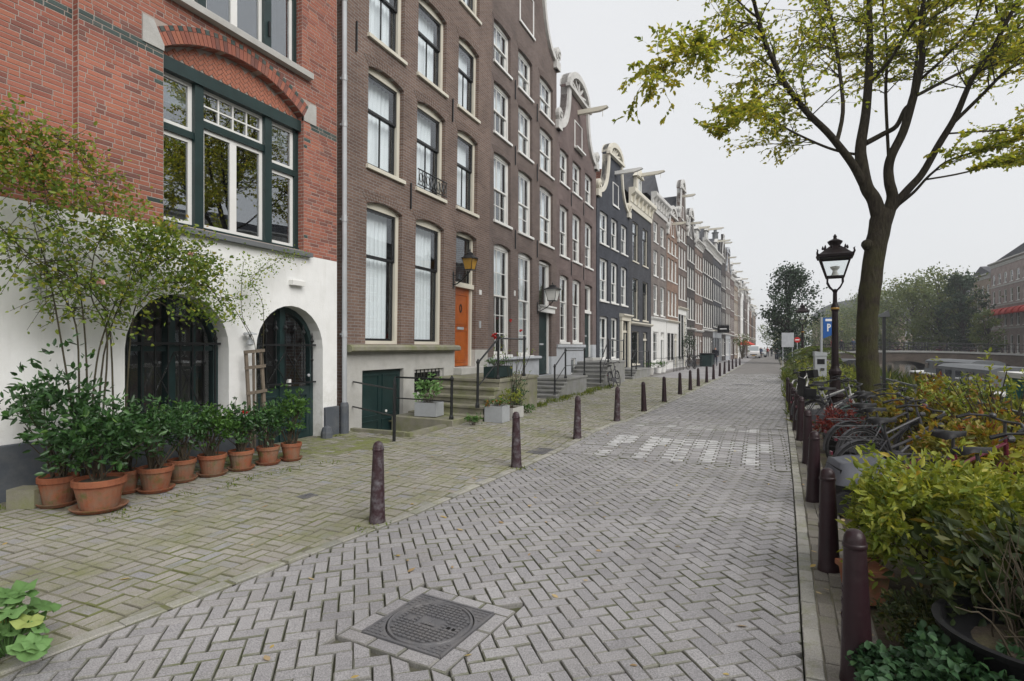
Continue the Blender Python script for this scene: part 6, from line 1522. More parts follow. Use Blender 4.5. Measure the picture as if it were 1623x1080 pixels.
for i, (x, y) in enumerate(RBL):
    bollard(x, y,    .012+road_z(y)*.5, ['glossy dark maroon bollard beside the ivy mound', 'dark maroon bollard half hidden by the yellow-green shrub'][i] if i < 2 else 'dark maroon bollard in the line before the parked bicycles', 'bollards along the canal side', False, R(180))

# ------------------------------------------------------------------ street lamps
def lamp(X, Y, label, s=1.0):
    t = empty('street_lamp', (X, Y, .02), (0, 0, R(-4)), label, 'street lamp', 'crown street lamps')
    MB().lathe([(.24, -.05), (.24, .1), (.19, .14), (.185, .5), (.21, .54), (.21, .6), (.15, .66), (.125, .72), (.12, 1.05), (.145, 1.1), (.145, 1.17), (.1, 1.24), (.085, 1.3), (.072, 2.1), (.068, 2.66), (.09, 2.72), (.095, 2.78), (.075, 2.84), (.05, 2.9), (.046, 3.15), (.06, 3.18), (.06, 3.22), (.02, 3.24)], 14, cap=False).build('post', M['iron_lamp'], t, smooth=False)
    MB().lathe([(.093, 2.725), (.1, 2.75), (.093, 2.775)], 14, cap=False).build('brass_ring', M['gold'], t)
    yk = MB()
    for a in range(4):
        w = a*math.pi/2+math.pi/4; c, sn = math.cos(w), math.sin(w)
        yk.tube([(0.03*c, .03*sn, 3.18), (.16*c, .16*sn, 3.28), (.24*c, .24*sn, 3.4), (.235*c, .235*sn, 3.5), (.26*c, .26*sn, 3.54)], .02, 6)
    yk.build('yoke', M['iron_lamp'], t)
    b0, b1, z0, z1 = .19, .335, 3.54, 4.02
    cg = MB()
    for sx, sy in ((-1, -1), (1, -1), (1, 1), (-1, 1)): cg.bar((sx*b0, sy*b0, z0), (sx*b1, sy*b1, z1), .026)
    for k, z, w in ((b0, z0, .04), (b1, z1, .05)):
        for s1 in (-1, 1): cg.box(-k-.015, k+.015, s1*k-.016, s1*k+.016, z-w/2, z+w/2).box(s1*k-.016, s1*k+.016, -k, k, z-w/2+.001, z+w/2-.001)
    cg.build('lantern_cage', M['iron_lamp'], t)
    k0, k1 = b0-.005, b1-.005
    for i in range(4):
        w = [(-1, -1), (1, -1), (1, 1), (-1, 1)]; a, c = w[i], w[(i+1) % 4]
        MB().add([(a[0]*k0, a[1]*k0, z0), (c[0]*k0, c[1]*k0, z0), (c[0]*k1, c[1]*k1, z1), (a[0]*k1, a[1]*k1, z1)], [(0, 1, 2, 3)]).build('lantern_pane', M['clear'], t, fix=False)
    rf = MB(); q = math.pi/4
    rf.lathe([(.56, 4.03), (.555, 4.08), (.46, 4.12), (.28, 4.24), (.16, 4.31), (.14, 4.35)], 4, M=Matrix.Rotation(q, 4, 'Z')); rf.lathe([(.12, 4.34), (.16, 4.40), (.17, 4.44), (.10, 4.48), (.05, 4.5), (.035, 4.53), (.045, 4.56), (.01, 4.62)], 10)
    rf.build('lantern_roof', M['iron_lamp'], t)
    cr = MB()
    for sx, sy in ((-1, -1), (1, -1), (1, 1), (-1, 1)):
        cr.tube([(sx*.37, sy*.37, 4.06), (sx*.40, sy*.40, 4.12), (sx*.385, sy*.385, 4.19), (sx*.41, sy*.41, 4.21)], [.028, .024, .018, .007], 6)
    for i in range(10):
        w = 2*math.pi*i/10; cr.lathe([(.02, 4.3), (.028, 4.34), (.006, 4.4)], 6, (.27*math.cos(w), .27*math.sin(w), -.06))
    cr.build('crown_ornaments', M['iron_lamp'], t)
    MB().lathe([(.12, 3.56), (.07, 3.62), (.05, 3.7), (.1, 3.76), (.11, 3.8), (.02, 3.82)], 12).build('burner', M['frost'], t)
    return t
lamp(1.72, 16.1, 'dark crown-topped street lamp standing beside the elm tree')
lamp(2.5, 40.5, 'dark crown-topped street lamp farther on, past the parking sign')

# ------------------------------------------------------------------ bicycles
M['bike_black'] = mat('bike_black', (.010, .010, .011), .4, .2, 8, 0, spec=.3); M['bike_grey'] = mat('bike_grey', (.06, .06, .066), .4, .1, 8, 0, spec=.3); M['bike_red'] = mat('bike_red', (.12, .015, .03), .35, .1, 8, 0, coat=.3)
M['bike_white'] = mat('bike_white', (.6, .6, .58), .4, .1, 8, 0, coat=.2); M['bike_green'] = mat('bike_green', (.02, .06, .04), .35, .1, 8, 0, coat=.3)
def make_bike():
    t = empty('bicycle', (0, 0, 0), label='bike', cat='bicycle')
    r = .335; xr, xf = 0.0, 1.08; bb = (.46, 0, .29); st = (.26, 0, .78); hd = (.86, 0, .82); hb = (.90, 0, .62)
    fr = MB().tube([bb, (.30, 0, .68), st], .017, 8).tube([bb, hb], .02, 8).tube([(.33, 0, .60), hd], .017, 8).tube([hd, hb], .022, 8)
    for s in (-.055, .055):
        fr.tube([(xr, s, r), (.4, s*.8, .30), bb], .011, 6).tube([(xr, s, r), (.27, s*.4, .70)], .010, 6)
    fr.build('frame', M['bike_black'], t)
    fk = MB().tube([(.84, 0, .9), hb], .016, 8)
    for s in (-.05, .05): fk.tube([hb, (.93, s, .52), (1.03, s, .38), (xf, s, r)], .011, 6)
    fk.build('fork', M['bike_black'], t)
    wm_ = MB().tube([(r*math.cos(2*math.pi*i/28), 0, r*math.sin(2*math.pi*i/28)) for i in range(28)], .019, 8, closed=True); tm = wm_.mesh('tyre', M['rubber'], True)
    sk = MB().tube([((r-.025)*math.cos(2*math.pi*i/28), 0, (r-.025)*math.sin(2*math.pi*i/28)) for i in range(28)], .010, 6, closed=True).lathe([(.022, -.05), (.022, .05)], 8, M=Matrix.Rotation(R(90), 4, 'X'))
    for i in range(18):
        w = 2*math.pi*i/18; e = (-1)**i*.03; sk.tube([(.02*math.cos(w+.5), e, .02*math.sin(w+.5)), ((r-.03)*math.cos(w), 0, (r-.03)*math.sin(w))], .0022, 3, cap=False)
    rm = sk.mesh('rim', M['steel'])
    for x in (xr, xf):
        w = inst('wheel', tm, t, (x, 0, r)); inst('rim', rm, w)
    for x, a0, a1 in ((xr, 15, 190), (xf, 40, 190)):
        g = MB(); pts = [((r+.035)*math.cos(R(a0+(a1-a0)*i/12)), (r+.035)*math.sin(R(a0+(a1-a0)*i/12))) for i in range(13)]
        g.band(pts, .006, -.026, .026); g.build('mudguard', M['bike_black'], t, (x, 0, r))
    h = MB().tube([(.84, 0, .88), (.82, 0, 1.04)], .014, 8).tube([(.62, -.30, 1.02), (.70, -.28, 1.05), (.80, -.17, 1.06), (.82, 0, 1.04), (.80, .17, 1.06), (.70, .28, 1.05), (.62, .30, 1.02)], .0115, 8)
    ho = h.build('handlebar', M['steel'], t)
    for s in (-1, 1):
        MB().tube([(.72, s*.275, 1.052), (.60, s*.305, 1.015)], .018, 8).build('grip', M['plastic'], ho); MB().bar((.72, s*.25, 1.03), (.66, s*.29, .99), .012).build('brake_lever', M['steel'], ho)
    MB().lathe([(.03, 0), (.032, .02), (.02, .035), (.002, .04)], 8, (.79, .1, 1.065)).build('bell', M['steel'], ho)
    MB().tube([st, (.245, 0, .90)], .014, 8).build('seat_post', M['steel'], t)
    sd = MB(); prof = [(-.02, .085, .93), (.05, .1, .955), (.12, .075, .95), (.2, .035, .945), (.27, .022, .945), (.29, .004, .94)]
    k = len(prof); b = len(sd.v)
    for x, w, z in prof:
        for yy, dz in ((-w, -.035), (-w*.85, .0), (0, .012), (w*.85, 0), (w, -.035)): sd.v.append((x+.1, yy, z+dz))
    for i in range(k-1):
        for j in range(4): sd.f.append([b+i*5+j, b+i*5+j+1, b+(i+1)*5+j+1, b+(i+1)*5+j]); sd.m.append(0)
    sd.f.append([b+4, b+3, b+2, b+1, b]); sd.m.append(0)
    sd.build('saddle', M['plastic'], t, (.0, 0, 0), smooth=True, fix=False)
    MB().tube([(.13, -.04, .90), (.13, -.04, .93)], .02, 8).tube([(.13, .04, .90), (.13, .04, .93)], .02, 8).build('saddle_springs', M['steel'], t)
    ck = MB().lathe([(.09, -.004), (.09, .004)], 20, (bb[0], -.06, bb[2]), M=Matrix.Rotation(R(90), 4, 'X')).bar((bb[0], -.08, bb[2]), (bb[0]+.12, -.08, bb[2]-.11), .018).bar((bb[0], .07, bb[2]), (bb[0]-.12, .07, bb[2]+.11), .018).box(bb[0]+.08, bb[0]+.17, -.18, -.09, bb[2]-.125, bb[2]-.1).box(bb[0]-.17, bb[0]-.08, .08, .17, bb[2]+.1, bb[2]+.125)
    ck.build('crank', M['steel'], t)
    MB().prism([(-.08, .27), (.45, .19), (.56, .22), (.57, .34), (.48, .39), (-.06, .40), (-.12, .34)], -.075, -.05).build('chain_guard', M['bike_black'], t)
    rk_ = MB()
    for s in (-.06, .06): rk_.tube([(.2, s, .72), (-.32, s, .72), (-.3, s, .70)], .007, 5).tube([(xr, s, r), (-.2, s, .72)], .006, 5)
    for x in (-.3, -.15, 0, .15): rk_.tube([(x, -.06, .72), (x, .06, .72)], .006, 5)
    rk_.build('rear_rack', M['steel'], t)
    MB().lathe([(.035, 0), (.04, .02), (.02, .06)], 10, (.93, 0, .86), M=Matrix.Rotation(R(-90), 4, 'Y')).build('headlight', M['steel'], t); MB().box(-.37, -.355, -.022, .022, .53, .57).build('tail_light', M['bike_red'], t)
    return t
bike = make_bike(); used = [False]
def put_bike(x, y, z, head, roll, label, group, col=None, extra=None):
    t = bike if not used[0] else copy_tree(bike); used[0] = True
    t.location = (x, y, z); t.rotation_euler = (R(roll), 0, R(head)); tag(t, label, 'bicycle', group)
    if col: remat(t, {'bike_black': M[col]})
    if extra == 'seat':
        s = MB().box(-.26, .02, -.14, .14, .74, .80).box(-.30, -.26, -.15, .15, .78, 1.15).box(-.26, -.05, -.16, -.14, .8, .95).box(-.26, -.05, .14, .16, .8, .95); s.build('child_seat', M['plastic'], t)
    if extra == 'crate':
        s = MB(); ring(s, .86, 1.22, .72, .98, .02, -.22, .22); s.box(.86, 1.22, -.22, -.2, .72, .98).box(.86, 1.22, .2, .22, .72, .98).box(.88, 1.2, -.2, .2, .72, .74); s.build('front_crate', M['plastic'], t)
    return t
G1 = 'bicycles parked along the canal'
put_bike(1.05, 7.55, .03, 26, 5, 'grey-framed bicycle with a dark saddle behind the yellow-green shrub', G1, 'bike_grey')
put_bike(1.42, 5.5, .03, 22, -6, 'black bicycle with a violet flower garland on its handlebar', G1, None)
put_bike(1.45, 6.65, .03, 33, 7, 'dark red bicycle leaning among the autumn shrubs', G1, 'bike_red')
put_bike(1.25, 8.6, .03, 30, -5, 'black bicycle with steel handlebars next to the grey-framed one', G1, None)
put_bike(1.15, 9.4, .03, 28, 6, 'black bicycle in front of the red-leaved shrub', G1)
put_bike(1.55, 10.9, .03, 34, -6, 'black bicycle just behind the red-leaved shrub', G1)
put_bike(1.5, 11.9, .03, 26, 6, 'dark bicycle standing between the red-leaved shrub and the elm', G1, 'bike_green')
put_bike(1.0, 12.9, .03, 18, 6, 'black bicycle with a child seat beneath the street lamp', G1, None, 'seat')
put_bike(.98, 13.8, .03, 24, -7, 'black bicycle close behind the one with the child seat', G1, None)
put_bike(1.05, 14.9, .03, 15, 5, 'white-framed bicycle beside the lamp post base', G1, 'bike_white')
put_bike(1.15, 20.4, .03, 62, -9, 'pale bicycle leaning by the last bollards before the verge', G1, 'bike_white', 'crate')
put_bike(2.75, 11.2, .03, 55, 6, 'black bicycle half hidden behind the elm trunk', G1, None)
put_bike(2.95, 12.6, .03, 40, -7, 'dark green bicycle by the canal railing', G1, 'bike_green')
put_bike(-5.62, 22.75, walk_z(-5.6, 23.2), 88, -9, 'grey city bicycle leaning on the stoop before the bell-gabled house', 'bicycles on the house side', 'bike_grey')
X, Y, p = row_point(17.0); put_bike(X+1.3, Y, walk_z(X+1.3, Y), 70, -6, 'black bicycle parked by the iron fence before the shop window', 'bicycles on the house side')
put_bike(X+1.6, Y+1.7, walk_z(X+1.6, Y+1), 100, 5, 'black bicycle parked by the climbing shrub', 'bicycles on the house side')
gv = empty('flower_garland', (2.27, 5.78, 1.04), label='violet artificial flower garland on a bicycle handlebar', cat='garland')
C = rng.normal(0, 1, (26, 3))*np.array([.09, .04, .03]); P, D = whorls(C, rand_dirs(26, .2), 6, 1.0); leaves('petals', P, D, .03, LM['flower_violet'], gv, .8)
cb = empty('cargo_box', (.98, 7.05, .03), (0, 0, R(12)), 'black cargo box with a sagging grey vinyl cover behind the bollards', 'cargo box')
MB().prism([(-.22, .12), (.24, .12), (.29, .45), (-.26, .47)], -.22, .22).build('box', M['plastic'], cb)
cv = MB(); n = 10
for i in range(n+1):
    for j in range(n+1):
        u, v = i/n*2-1, j/n*2-1; e = max(abs(u), abs(v)); z = .62+.07*u*.5-.05*math.exp(-3*(u*u+v*v))+.012*math.sin(7*u+3*v)
        if e > .8: z -= (e-.8)*1.1
        cv.v.append((u*.30, v*.26, z-.06))
for i in range(n):
    for j in range(n): cv.f.append([i*(n+1)+j, i*(n+1)+j+1, (i+1)*(n+1)+j+1, (i+1)*(n+1)+j]); cv.m.append(0)
cv.build('cover', M['vinyl'], cb, smooth=True, fix=False)
for x in (-.22, .24): MB().lathe([(.12, -.03), (.12, .03)], 16, (x, -.25, .12), M=Matrix.Rotation(R(90), 4, 'X')).build('wheel', M['rubber'], cb)

# ------------------------------------------------------------------ parking sign and meter, boards
ps = empty('parking_sign', (2.2, 25.0, .03), (0, 0, R(10)), 'blue parking sign with a white P on a grey pole', 'sign')
MB().tube([(0, 0, 0), (0, 0, 2.95)], .045, 10).build('pole', M['zinc'], ps)
MB().prism([(.06, 2.1), (.56, 2.32), (.56, 2.92), (.06, 2.92)], -.03, .01).build('panel', M['sign_blue'], ps)
def pletter(x, z, s, y):
    b = MB(); b.box(x, x+.16*s, y-.004, y, z, z+s)
    pts = [(x+.16*s+.28*s*math.sin(a), z+.72*s+.28*s*math.cos(a)) for a in [math.pi*i/10 for i in range(11)]]; b.band([(x+.14*s, z+s)]+pts+[(x+.14*s, z+.44*s)], -.14*s, y-.004, y); return b
pletter(.2, 2.38, .3, -.032).build('letter_p', M['sign_white'], ps); MB().box(.14, .5, -.036, -.031, 2.78, 2.87).build('caption_strip', M['sign_white'], ps)
pm_ = empty('parking_meter', (2.12, 24.6, .03), (0, 0, R(8)), 'grey parking ticket machine below the blue sign', 'parking meter')
MB().box(-.2, .2, -.15, .15, 0, 1.42).prism([(-.22, 1.42), (.22, 1.42), (.2, 1.55), (-.22, 1.6)], -.17, .17).build('cabinet', M['zinc'], pm_); MB().box(-.13, .13, -.156, -.15, 1.1, 1.3).build('screen', M['plastic'], pm_); MB().box(-.02, .12, -.165, -.15, .85, .95).build('coin_slot', M['steel'], pm_); MB().box(-.14, .14, -.17, -.15, .5, .62).build('ticket_tray', M['plastic'], pm_)
bd = empty('notice_board', (2.0, 49.5, .03), (0, 0, R(12)), 'plain grey back of a large road sign on two poles', 'sign')
for x in (-.35, .35): MB().tube([(x, .03, 0), (x, .03, 2.9)], .03, 8).build('pole', M['zinc'], bd)
MB().box(-.45, .45, -.02, .0, 1.75, 2.9).build('panel', M['zinc'], bd)
ne = empty('no_entry_sign', (2.55, 47.0, .03), (0, 0, R(8)), 'round red no-entry sign on a pole behind the second lamp', 'sign')
MB().tube([(0, .02, 0), (0, .02, 2.5)], .03, 8).build('pole', M['zinc'], ne); MB().lathe([(.21, -.01), (.21, .01)], 24, (0, 0, 2.3), M=Matrix.Rotation(R(90), 4, 'X')).build('disc', M['sign_red'], ne); MB().box(-.14, .14, -.016, -.011, 2.265, 2.335).build('bar', M['sign_white'], ne)
pt = empty('slim_post', (2.95, 17.2, .03), (0, 0, 0), 'slim dark grey post with a sloping cap between lamp and elm trunk', 'post'); MB().box(-.035, .035, -.035, .035, 0, 2.55).build('shaft', M['black'], pt); MB().prism([(-.13, 2.55), (.13, 2.55), (.08, 2.72), (-.13, 2.6)], -.08, .08).build('cap', M['lead'], pt)

# ------------------------------------------------------------------ shrubs on the quay verge
def verge_bush(name, x, y, rx, ry, h, n, ls, kd, label, cat='shrub', group=None, **kw):
    t = empty(name, (x, y, .02), (0, 0, 0), label, cat, group); C = bush(t, rx, ry, h, n, ls, LM[kd], 0, **kw); return t, C
verge_bush('yellow_green_shrub', 1.22, 4.85, .62, .55, 1.08, 8200, .07, 'yellowgreen', 'dense yellow-green shrub bulging over the second bollard', k=9, stems=14, shell_=.72, ratio=.42, up=.8)
verge_bush('yellow_green_shrub', 1.85, 5.35, .55, .5, 1.0, 3600, .075, 'yellowgreen', 'yellow-green shrub with coarser leaves beside the violet garland', k=8, stems=12, shell_=.65, tone=.1)
t, C = verge_bush('hydrangea', 1.55, 3.95, .62, .6, .95, 3600, .09, 'dark', 'dark hydrangea with rusty dried flower heads above the black tub', k=6, stems=16, shell_=.45)
q = C[rng.choice(len(C), 16)]; P, D = whorls(q, rand_dirs(16, .5), 40, 1.2); P = P+rng.normal(0, .03, P.shape); leaves('flower_heads', P, D, .022, LM['flower_orange'], t, .8)
verge_bush('feathery_shrub', 1.28, 4.0, .3, .28, .82, 1500, .03, 'ivy', 'fine-leaved grey-green shrub behind the glossy bollard', k=10, stems=12, shell_=.3, ratio=.25)
verge_bush('low_aster', .92, 4.0, .32, .35, .34, 2200, .035, 'dark', 'low leafy ground plant with violet flowers behind the glossy bollard', k=7, stems=8, shell_=.3, cat='plant')
verge_bush('ivy_mound', .92, 3.2, .36, .34, .36, 6500, .042, 'ivy', 'mound of dark green ivy leaves beside the glossy bollard', k=4, stems=6, shell_=.9, ratio=.85, up=1.0, cat='ivy')
verge_bush('autumn_shrub', 2.5, 10.4, .8, .8, 1.45, 4200, .09, 'autumn', 'autumn shrub with yellow and crimson leaves behind the handlebars', k=6, stems=14, sr=.016, shell_=.45, open_=.1, tone=.1)
verge_bush('autumn_shrub', 2.25, 7.6, .65, .7, 1.2, 3000, .085, 'autumn', 'rust-coloured shrub between the parked bicycles', k=6, stems=14, shell_=.45, tone=.12)
verge_bush('autumn_shrub', 2.6, 5.6, .6, .7, 1.25, 2600, .085, 'autumn', 'olive and orange shrub beside the violet garland', k=6, stems=10, shell_=.5, tone=-.1)
verge_bush('young_tree', 3.0, 9.6, 1.05, .95, 2.1, 1500, .07, 'yellowgreen', 'small bare-stemmed young tree with yellow-green leaves above the autumn shrubs', k=7, stems=16, sr=.018, shell_=.35, open_=.3, cat='tree')
t, C = verge_bush('red_shrub', 1.22, 10.6, .36, .36, .92, 1300, .06, 'red', 'deep red-leaved shrub in a dark tub beside the bollards', k=7, stems=10, shell_=.5)
MB().lathe([(.2, 0), (.27, .3), (.29, .32), (.25, .32), (.001, .28)], 18, cap=False).build('tub', M['plastic'], t)
VB = [(1.75, 18.4, .6, .9, 'yellowgreen'), (2.5, 18.2, .6, 1.0, 'far_green'), (1.9, 21.6, .55, 1.0, 'yellowgreen'), (2.7, 22.6, .7, 1.3, 'yellowgreen'), (1.7, 24.3, .45, .8, 'far_green'), (2.2, 27.6, .8, 1.5, 'yellowgreen'), (1.7, 30.0, .55, 1.1, 'far_green'), (2.9, 29.0, .7, 1.2, 'yellowgreen'), (2.4, 32.5, .8, 1.6, 'yellowgreen'), (2.1, 36.5, .8, 1.6, 'far_green'), (2.9, 38.5, .8, 1.7, 'far_green'), (2.2, 43, .8, 1.9, 'far_dark'), (3.0, 45.5, .9, 1.8, 'far_green'), (2.6, 53, .9, 1.8, 'far_dark'), (2.2, 25.6, .4, .6, 'autumn'), (2.9, 25.2, .5, 1.1, 'far_green'), (2.9, 15.6, .6, .9, 'yellowgreen'), (3.0, 13.8, .5, .7, 'far_green')]
VLAB = ['yellow-green bush just past the elm trunk', 'green bush behind the bicycles by the quay edge', 'yellow-green bush past the last bollard', 'rounded yellow-green bush before the parking meter', 'low green bush on the road side of the parking meter', 'large yellow-green bush behind the parking meter', 'green bush at the road edge past the parking sign', 'yellow-green bush at the quay edge past the parking sign', 'tall yellow-green bush between meter and second lamp', 'green bush in front of the second lamp', 'tall green bush at the quay edge by the second lamp', 'dark green bush behind the second lamp', 'green bush at the quay edge past the second lamp', 'dark bush under the far dark tree', 'small rust-leaved bush at the foot of the parking meter', 'green bush beside the parking meter at the quay edge', 'yellow-green bush behind the elm trunk', 'low green bush at the canal railing by the elm']
for (x, y, r, h, kd), lab in zip(VB, VLAB): verge_bush('quay_bush', x, y, r, r*1.1, h, 900 if y < 30 else 600, .07 if y < 30 else .11, kd, lab, group='bushes on the quay verge', k=6, stems=8, shell_=.5)
pa = empty('sumac_shrub', (2.6, 31.0, .03), label='tall shrub with long drooping feathered leaves on the quay verge', cat='shrub'); sb = MB(); P = []; D = []
for i in range(13):
    a = rng.uniform(0, 6.28); L = rng.uniform(1.0, 1.7); z0 = rng.uniform(.9, 1.7); d = np.array([math.cos(a), math.sin(a)]); pts = [(0, 0, z0-.9), (0, 0, z0)]
    for s in np.linspace(.1, 1, 16):
        c = np.array([d[0]*L*s, d[1]*L*s, z0+.75*s-.9*s*s]); pts.append(tuple(c))
        for sd in (-1, 1): P.append(c); D.append((-d[1]*sd+d[0]*.35, d[0]*sd+d[1]*.35, -.25))
    sb.tube(pts, .012, 4, cap=False)
sb.build('stems', M['stem_brown'], pa, fix=False); leaves('foliage', P, D, .34, LM['far_green'], pa, .28, rnd=rng.beta(2, 4, len(P)))

# the big black tub and small terracotta pots by the bollards
bt = empty('black_tub', (1.22, 3.48, .02), label='large black plastic tub with bare stems in it', cat='tub')
MB().lathe([(.30, 0), (.37, .36), (.40, .37), (.41, .40), (.375, .40), (.36, .33), (.001, .30)], 32, cap=False).build('tub', M['plastic'], bt, smooth=False)
MB().lathe([(.355, .30), (.2, .33), (.001, .335)], 20, cap=False).build('soil', M['soil'], bt)
sb = MB()
for i in range(34):
    a = rng.uniform(0, 6.28); r = rng.uniform(0, .22); p = np.array([r*math.cos(a), r*math.sin(a), .3]); d = np.array([rng.normal(0, .25), rng.normal(0, .25), 1.0]); pts = [tuple(p)]
    for _ in range(6): d = d+rng.normal(0, .22, 3); d /= np.linalg.norm(d); p = p+d*rng.uniform(.05, .12); pts.append(tuple(p))
    sb.tube(pts, [.005, .0048, .0044, .004, .0034, .0028, .002], 5, cap=False)
    if i % 3 == 0: sb.tube([pts[3], tuple(np.array(pts[3])+rng.normal(0, .06, 3)), tuple(np.array(pts[3])+rng.normal(0, .12, 3)+np.array([0, 0, .08]))], [.003, .0025, .0015], 4, cap=False)
sb.build('stems', M['stem_brown'], bt, fix=False)
tp = empty('square_pot', (.66, 4.55, .035), (0, 0, R(20)), 'square terracotta pot with a yellow-leaved seedling behind the glossy bollard', 'flower pot')
MB().prism([(-.085, 0), (.085, 0), (.12, .2), (-.12, .2)], -.1, .1).box(-.13, .13, -.13, .13, .2, .235).build('pot', M['terracotta'], tp); bush(tp, .14, .14, .2, 26, .07, LM['yellowgreen'], .22, stems=3, sr=.004, shell_=.3, ratio=.6)
tp = empty('round_pot', (.70, 4.9, .035), (0, 0, 0), 'round terracotta pot with a white plant label beside the second bollard', 'flower pot'); pot(tp, .12, .22, saucer=False); MB().box(-.01, .01, -.002, .002, .18, .33).build('plant_label', M['white'], tp)

tufts('reed_bank', [(x, y, -1.0, .35) for x, y in zip(rng.uniform(3.8, 4.7, 150), rng.uniform(11, 34, 150))], 1.75, LM['far_green'], 26, ratio=.05)
# ------------------------------------------------------------------ railing along the canal
cr = empty('canal_railing', (3.35, 0, .06), label='low dark iron railing along the canal edge', cat='railing')
for y in np.arange(7.5, 24, 2.1): MB().box(-.03, .03, y-.03, y+.03, -.02, .85).build('post', M['lead'], cr)
for z in (.38, .80): MB().box(-.02, .02, 7.5, 23.9, z-.025, z+.025).build('rail', M['lead'], cr)
# ------------------------------------------------------------------ boats
M['teal'] = mat('teal_paint', (.015, .16, .17), .5, .12, 2, .1, 20, dirt=(.02, .1, .1), dscale=1, damt=.5)
M['boat_dark'] = mat('boat_dark', (.03, .03, .035), .5, .2, 2, .1, 20); M['boat_red'] = mat('boat_red', (.16, .02, .02), .5, .2, 2, .1, 20); M['awning_red'] = mat('awning_red', (.50, .045, .03), .7, .08, 2, .1, 20)
hb_ = empty('houseboat', (8.2, 13.6, -1.05), (0, 0, R(1.5)), 'teal houseboat with boarded sides and a pale flat roof moored on the canal', 'houseboat')
hull = [(-1.9, -8), (1.9, -8), (2.0, 6.5), (1.2, 8.5), (0, 9.3), (-1.2, 8.5), (-2.0, 6.5)]
MB().prism(hull, -.5, .75, axis='z').build('hull', M['boat_dark'], hb_)
MB().box(-1.75, 1.75, -7.4, 6.2, .75, 2.02).build('cabin', M['teal'], hb_)
for z in np.arange(.84, 2.0, .165):
    for s in (-1, 1): MB().box(s*1.765-.015, s*1.765+.015, -7.42, 6.22, z, z+.148).build('cladding_board', M['teal'], hb_)
    MB().box(-1.75, 1.75, -7.435, -7.405, z, z+.148).build('cladding_board', M['teal'], hb_)
MB().box(-1.9, 1.9, -7.6, 6.4, 2.02, 2.16).build('roof', M['white'], hb_)
for y in (-5.5, -3, -.5, 2, 4.4):
    w = MB(); w.box(-1.80, -1.78, y-.5, y+.5, 1.3, 1.9); o = w.build('window', M['white'], hb_); MB().box(-1.812, -1.802, y-.44, y+.44, 1.36, 1.84).build('pane', M['glass_dark'], o)
MB().box(-.9, .9, -4, 1.5, 2.16, 2.5).build('skylight', M['lead'], hb_)
def barge(X, Y, L, lab, hullm, cabm, rz=2):
    cabm = 'lead' if cabm == 'white' else cabm
    t = empty('canal_boat', (X, Y, -1.05), (0, 0, R(rz)), lab, 'boat', 'boats moored on the canal')
    MB().prism([(-1.3, -L/2), (1.3, -L/2), (1.6, 0), (1.4, L*.36), (0, L/2), (-1.4, L*.36), (-1.6, 0)], -.4, .7, axis='z').build('hull', M[hullm], t)
    MB().prism([(-1.4, -L/2), (1.4, -L/2), (1.7, 0), (1.5, L*.36), (0, L/2+.1), (-1.5, L*.36), (-1.7, 0)], .7, .8, axis='z').build('gunwale', M['white'], t)
    c = MB().prism([(-1.05, .8), (1.05, .8), (.95, 1.75), (.6, 1.9), (-.6, 1.9), (-.95, 1.75)], -L*.35, L*.22).build('cabin', M[cabm], t)
    for k in range(5):
        y = -L*.3+L*.48*k/4
        for s in (-1, 1): MB().box(s*1.02-.03, s*1.02+.03, y-.4, y+.4, 1.15, 1.6).build('window', M['glass_dark'], t)
    return t
barge(10.5, 37, 13, 'grey-cabined canal boat with a dark hull beyond the railing', 'boat_dark', 'white'); barge(13.5, 52, 15, 'long red-hulled canal boat moored before the bridge', 'boat_red', 'white', 4); barge(20.5, 44, 12, 'pale grey boat out in the middle of the canal', 'boat_dark', 'grey_paint', -3); barge(6.3, 50, 10, 'small dark boat with red hull at the quay past the houseboat', 'boat_red', 'boat_dark')
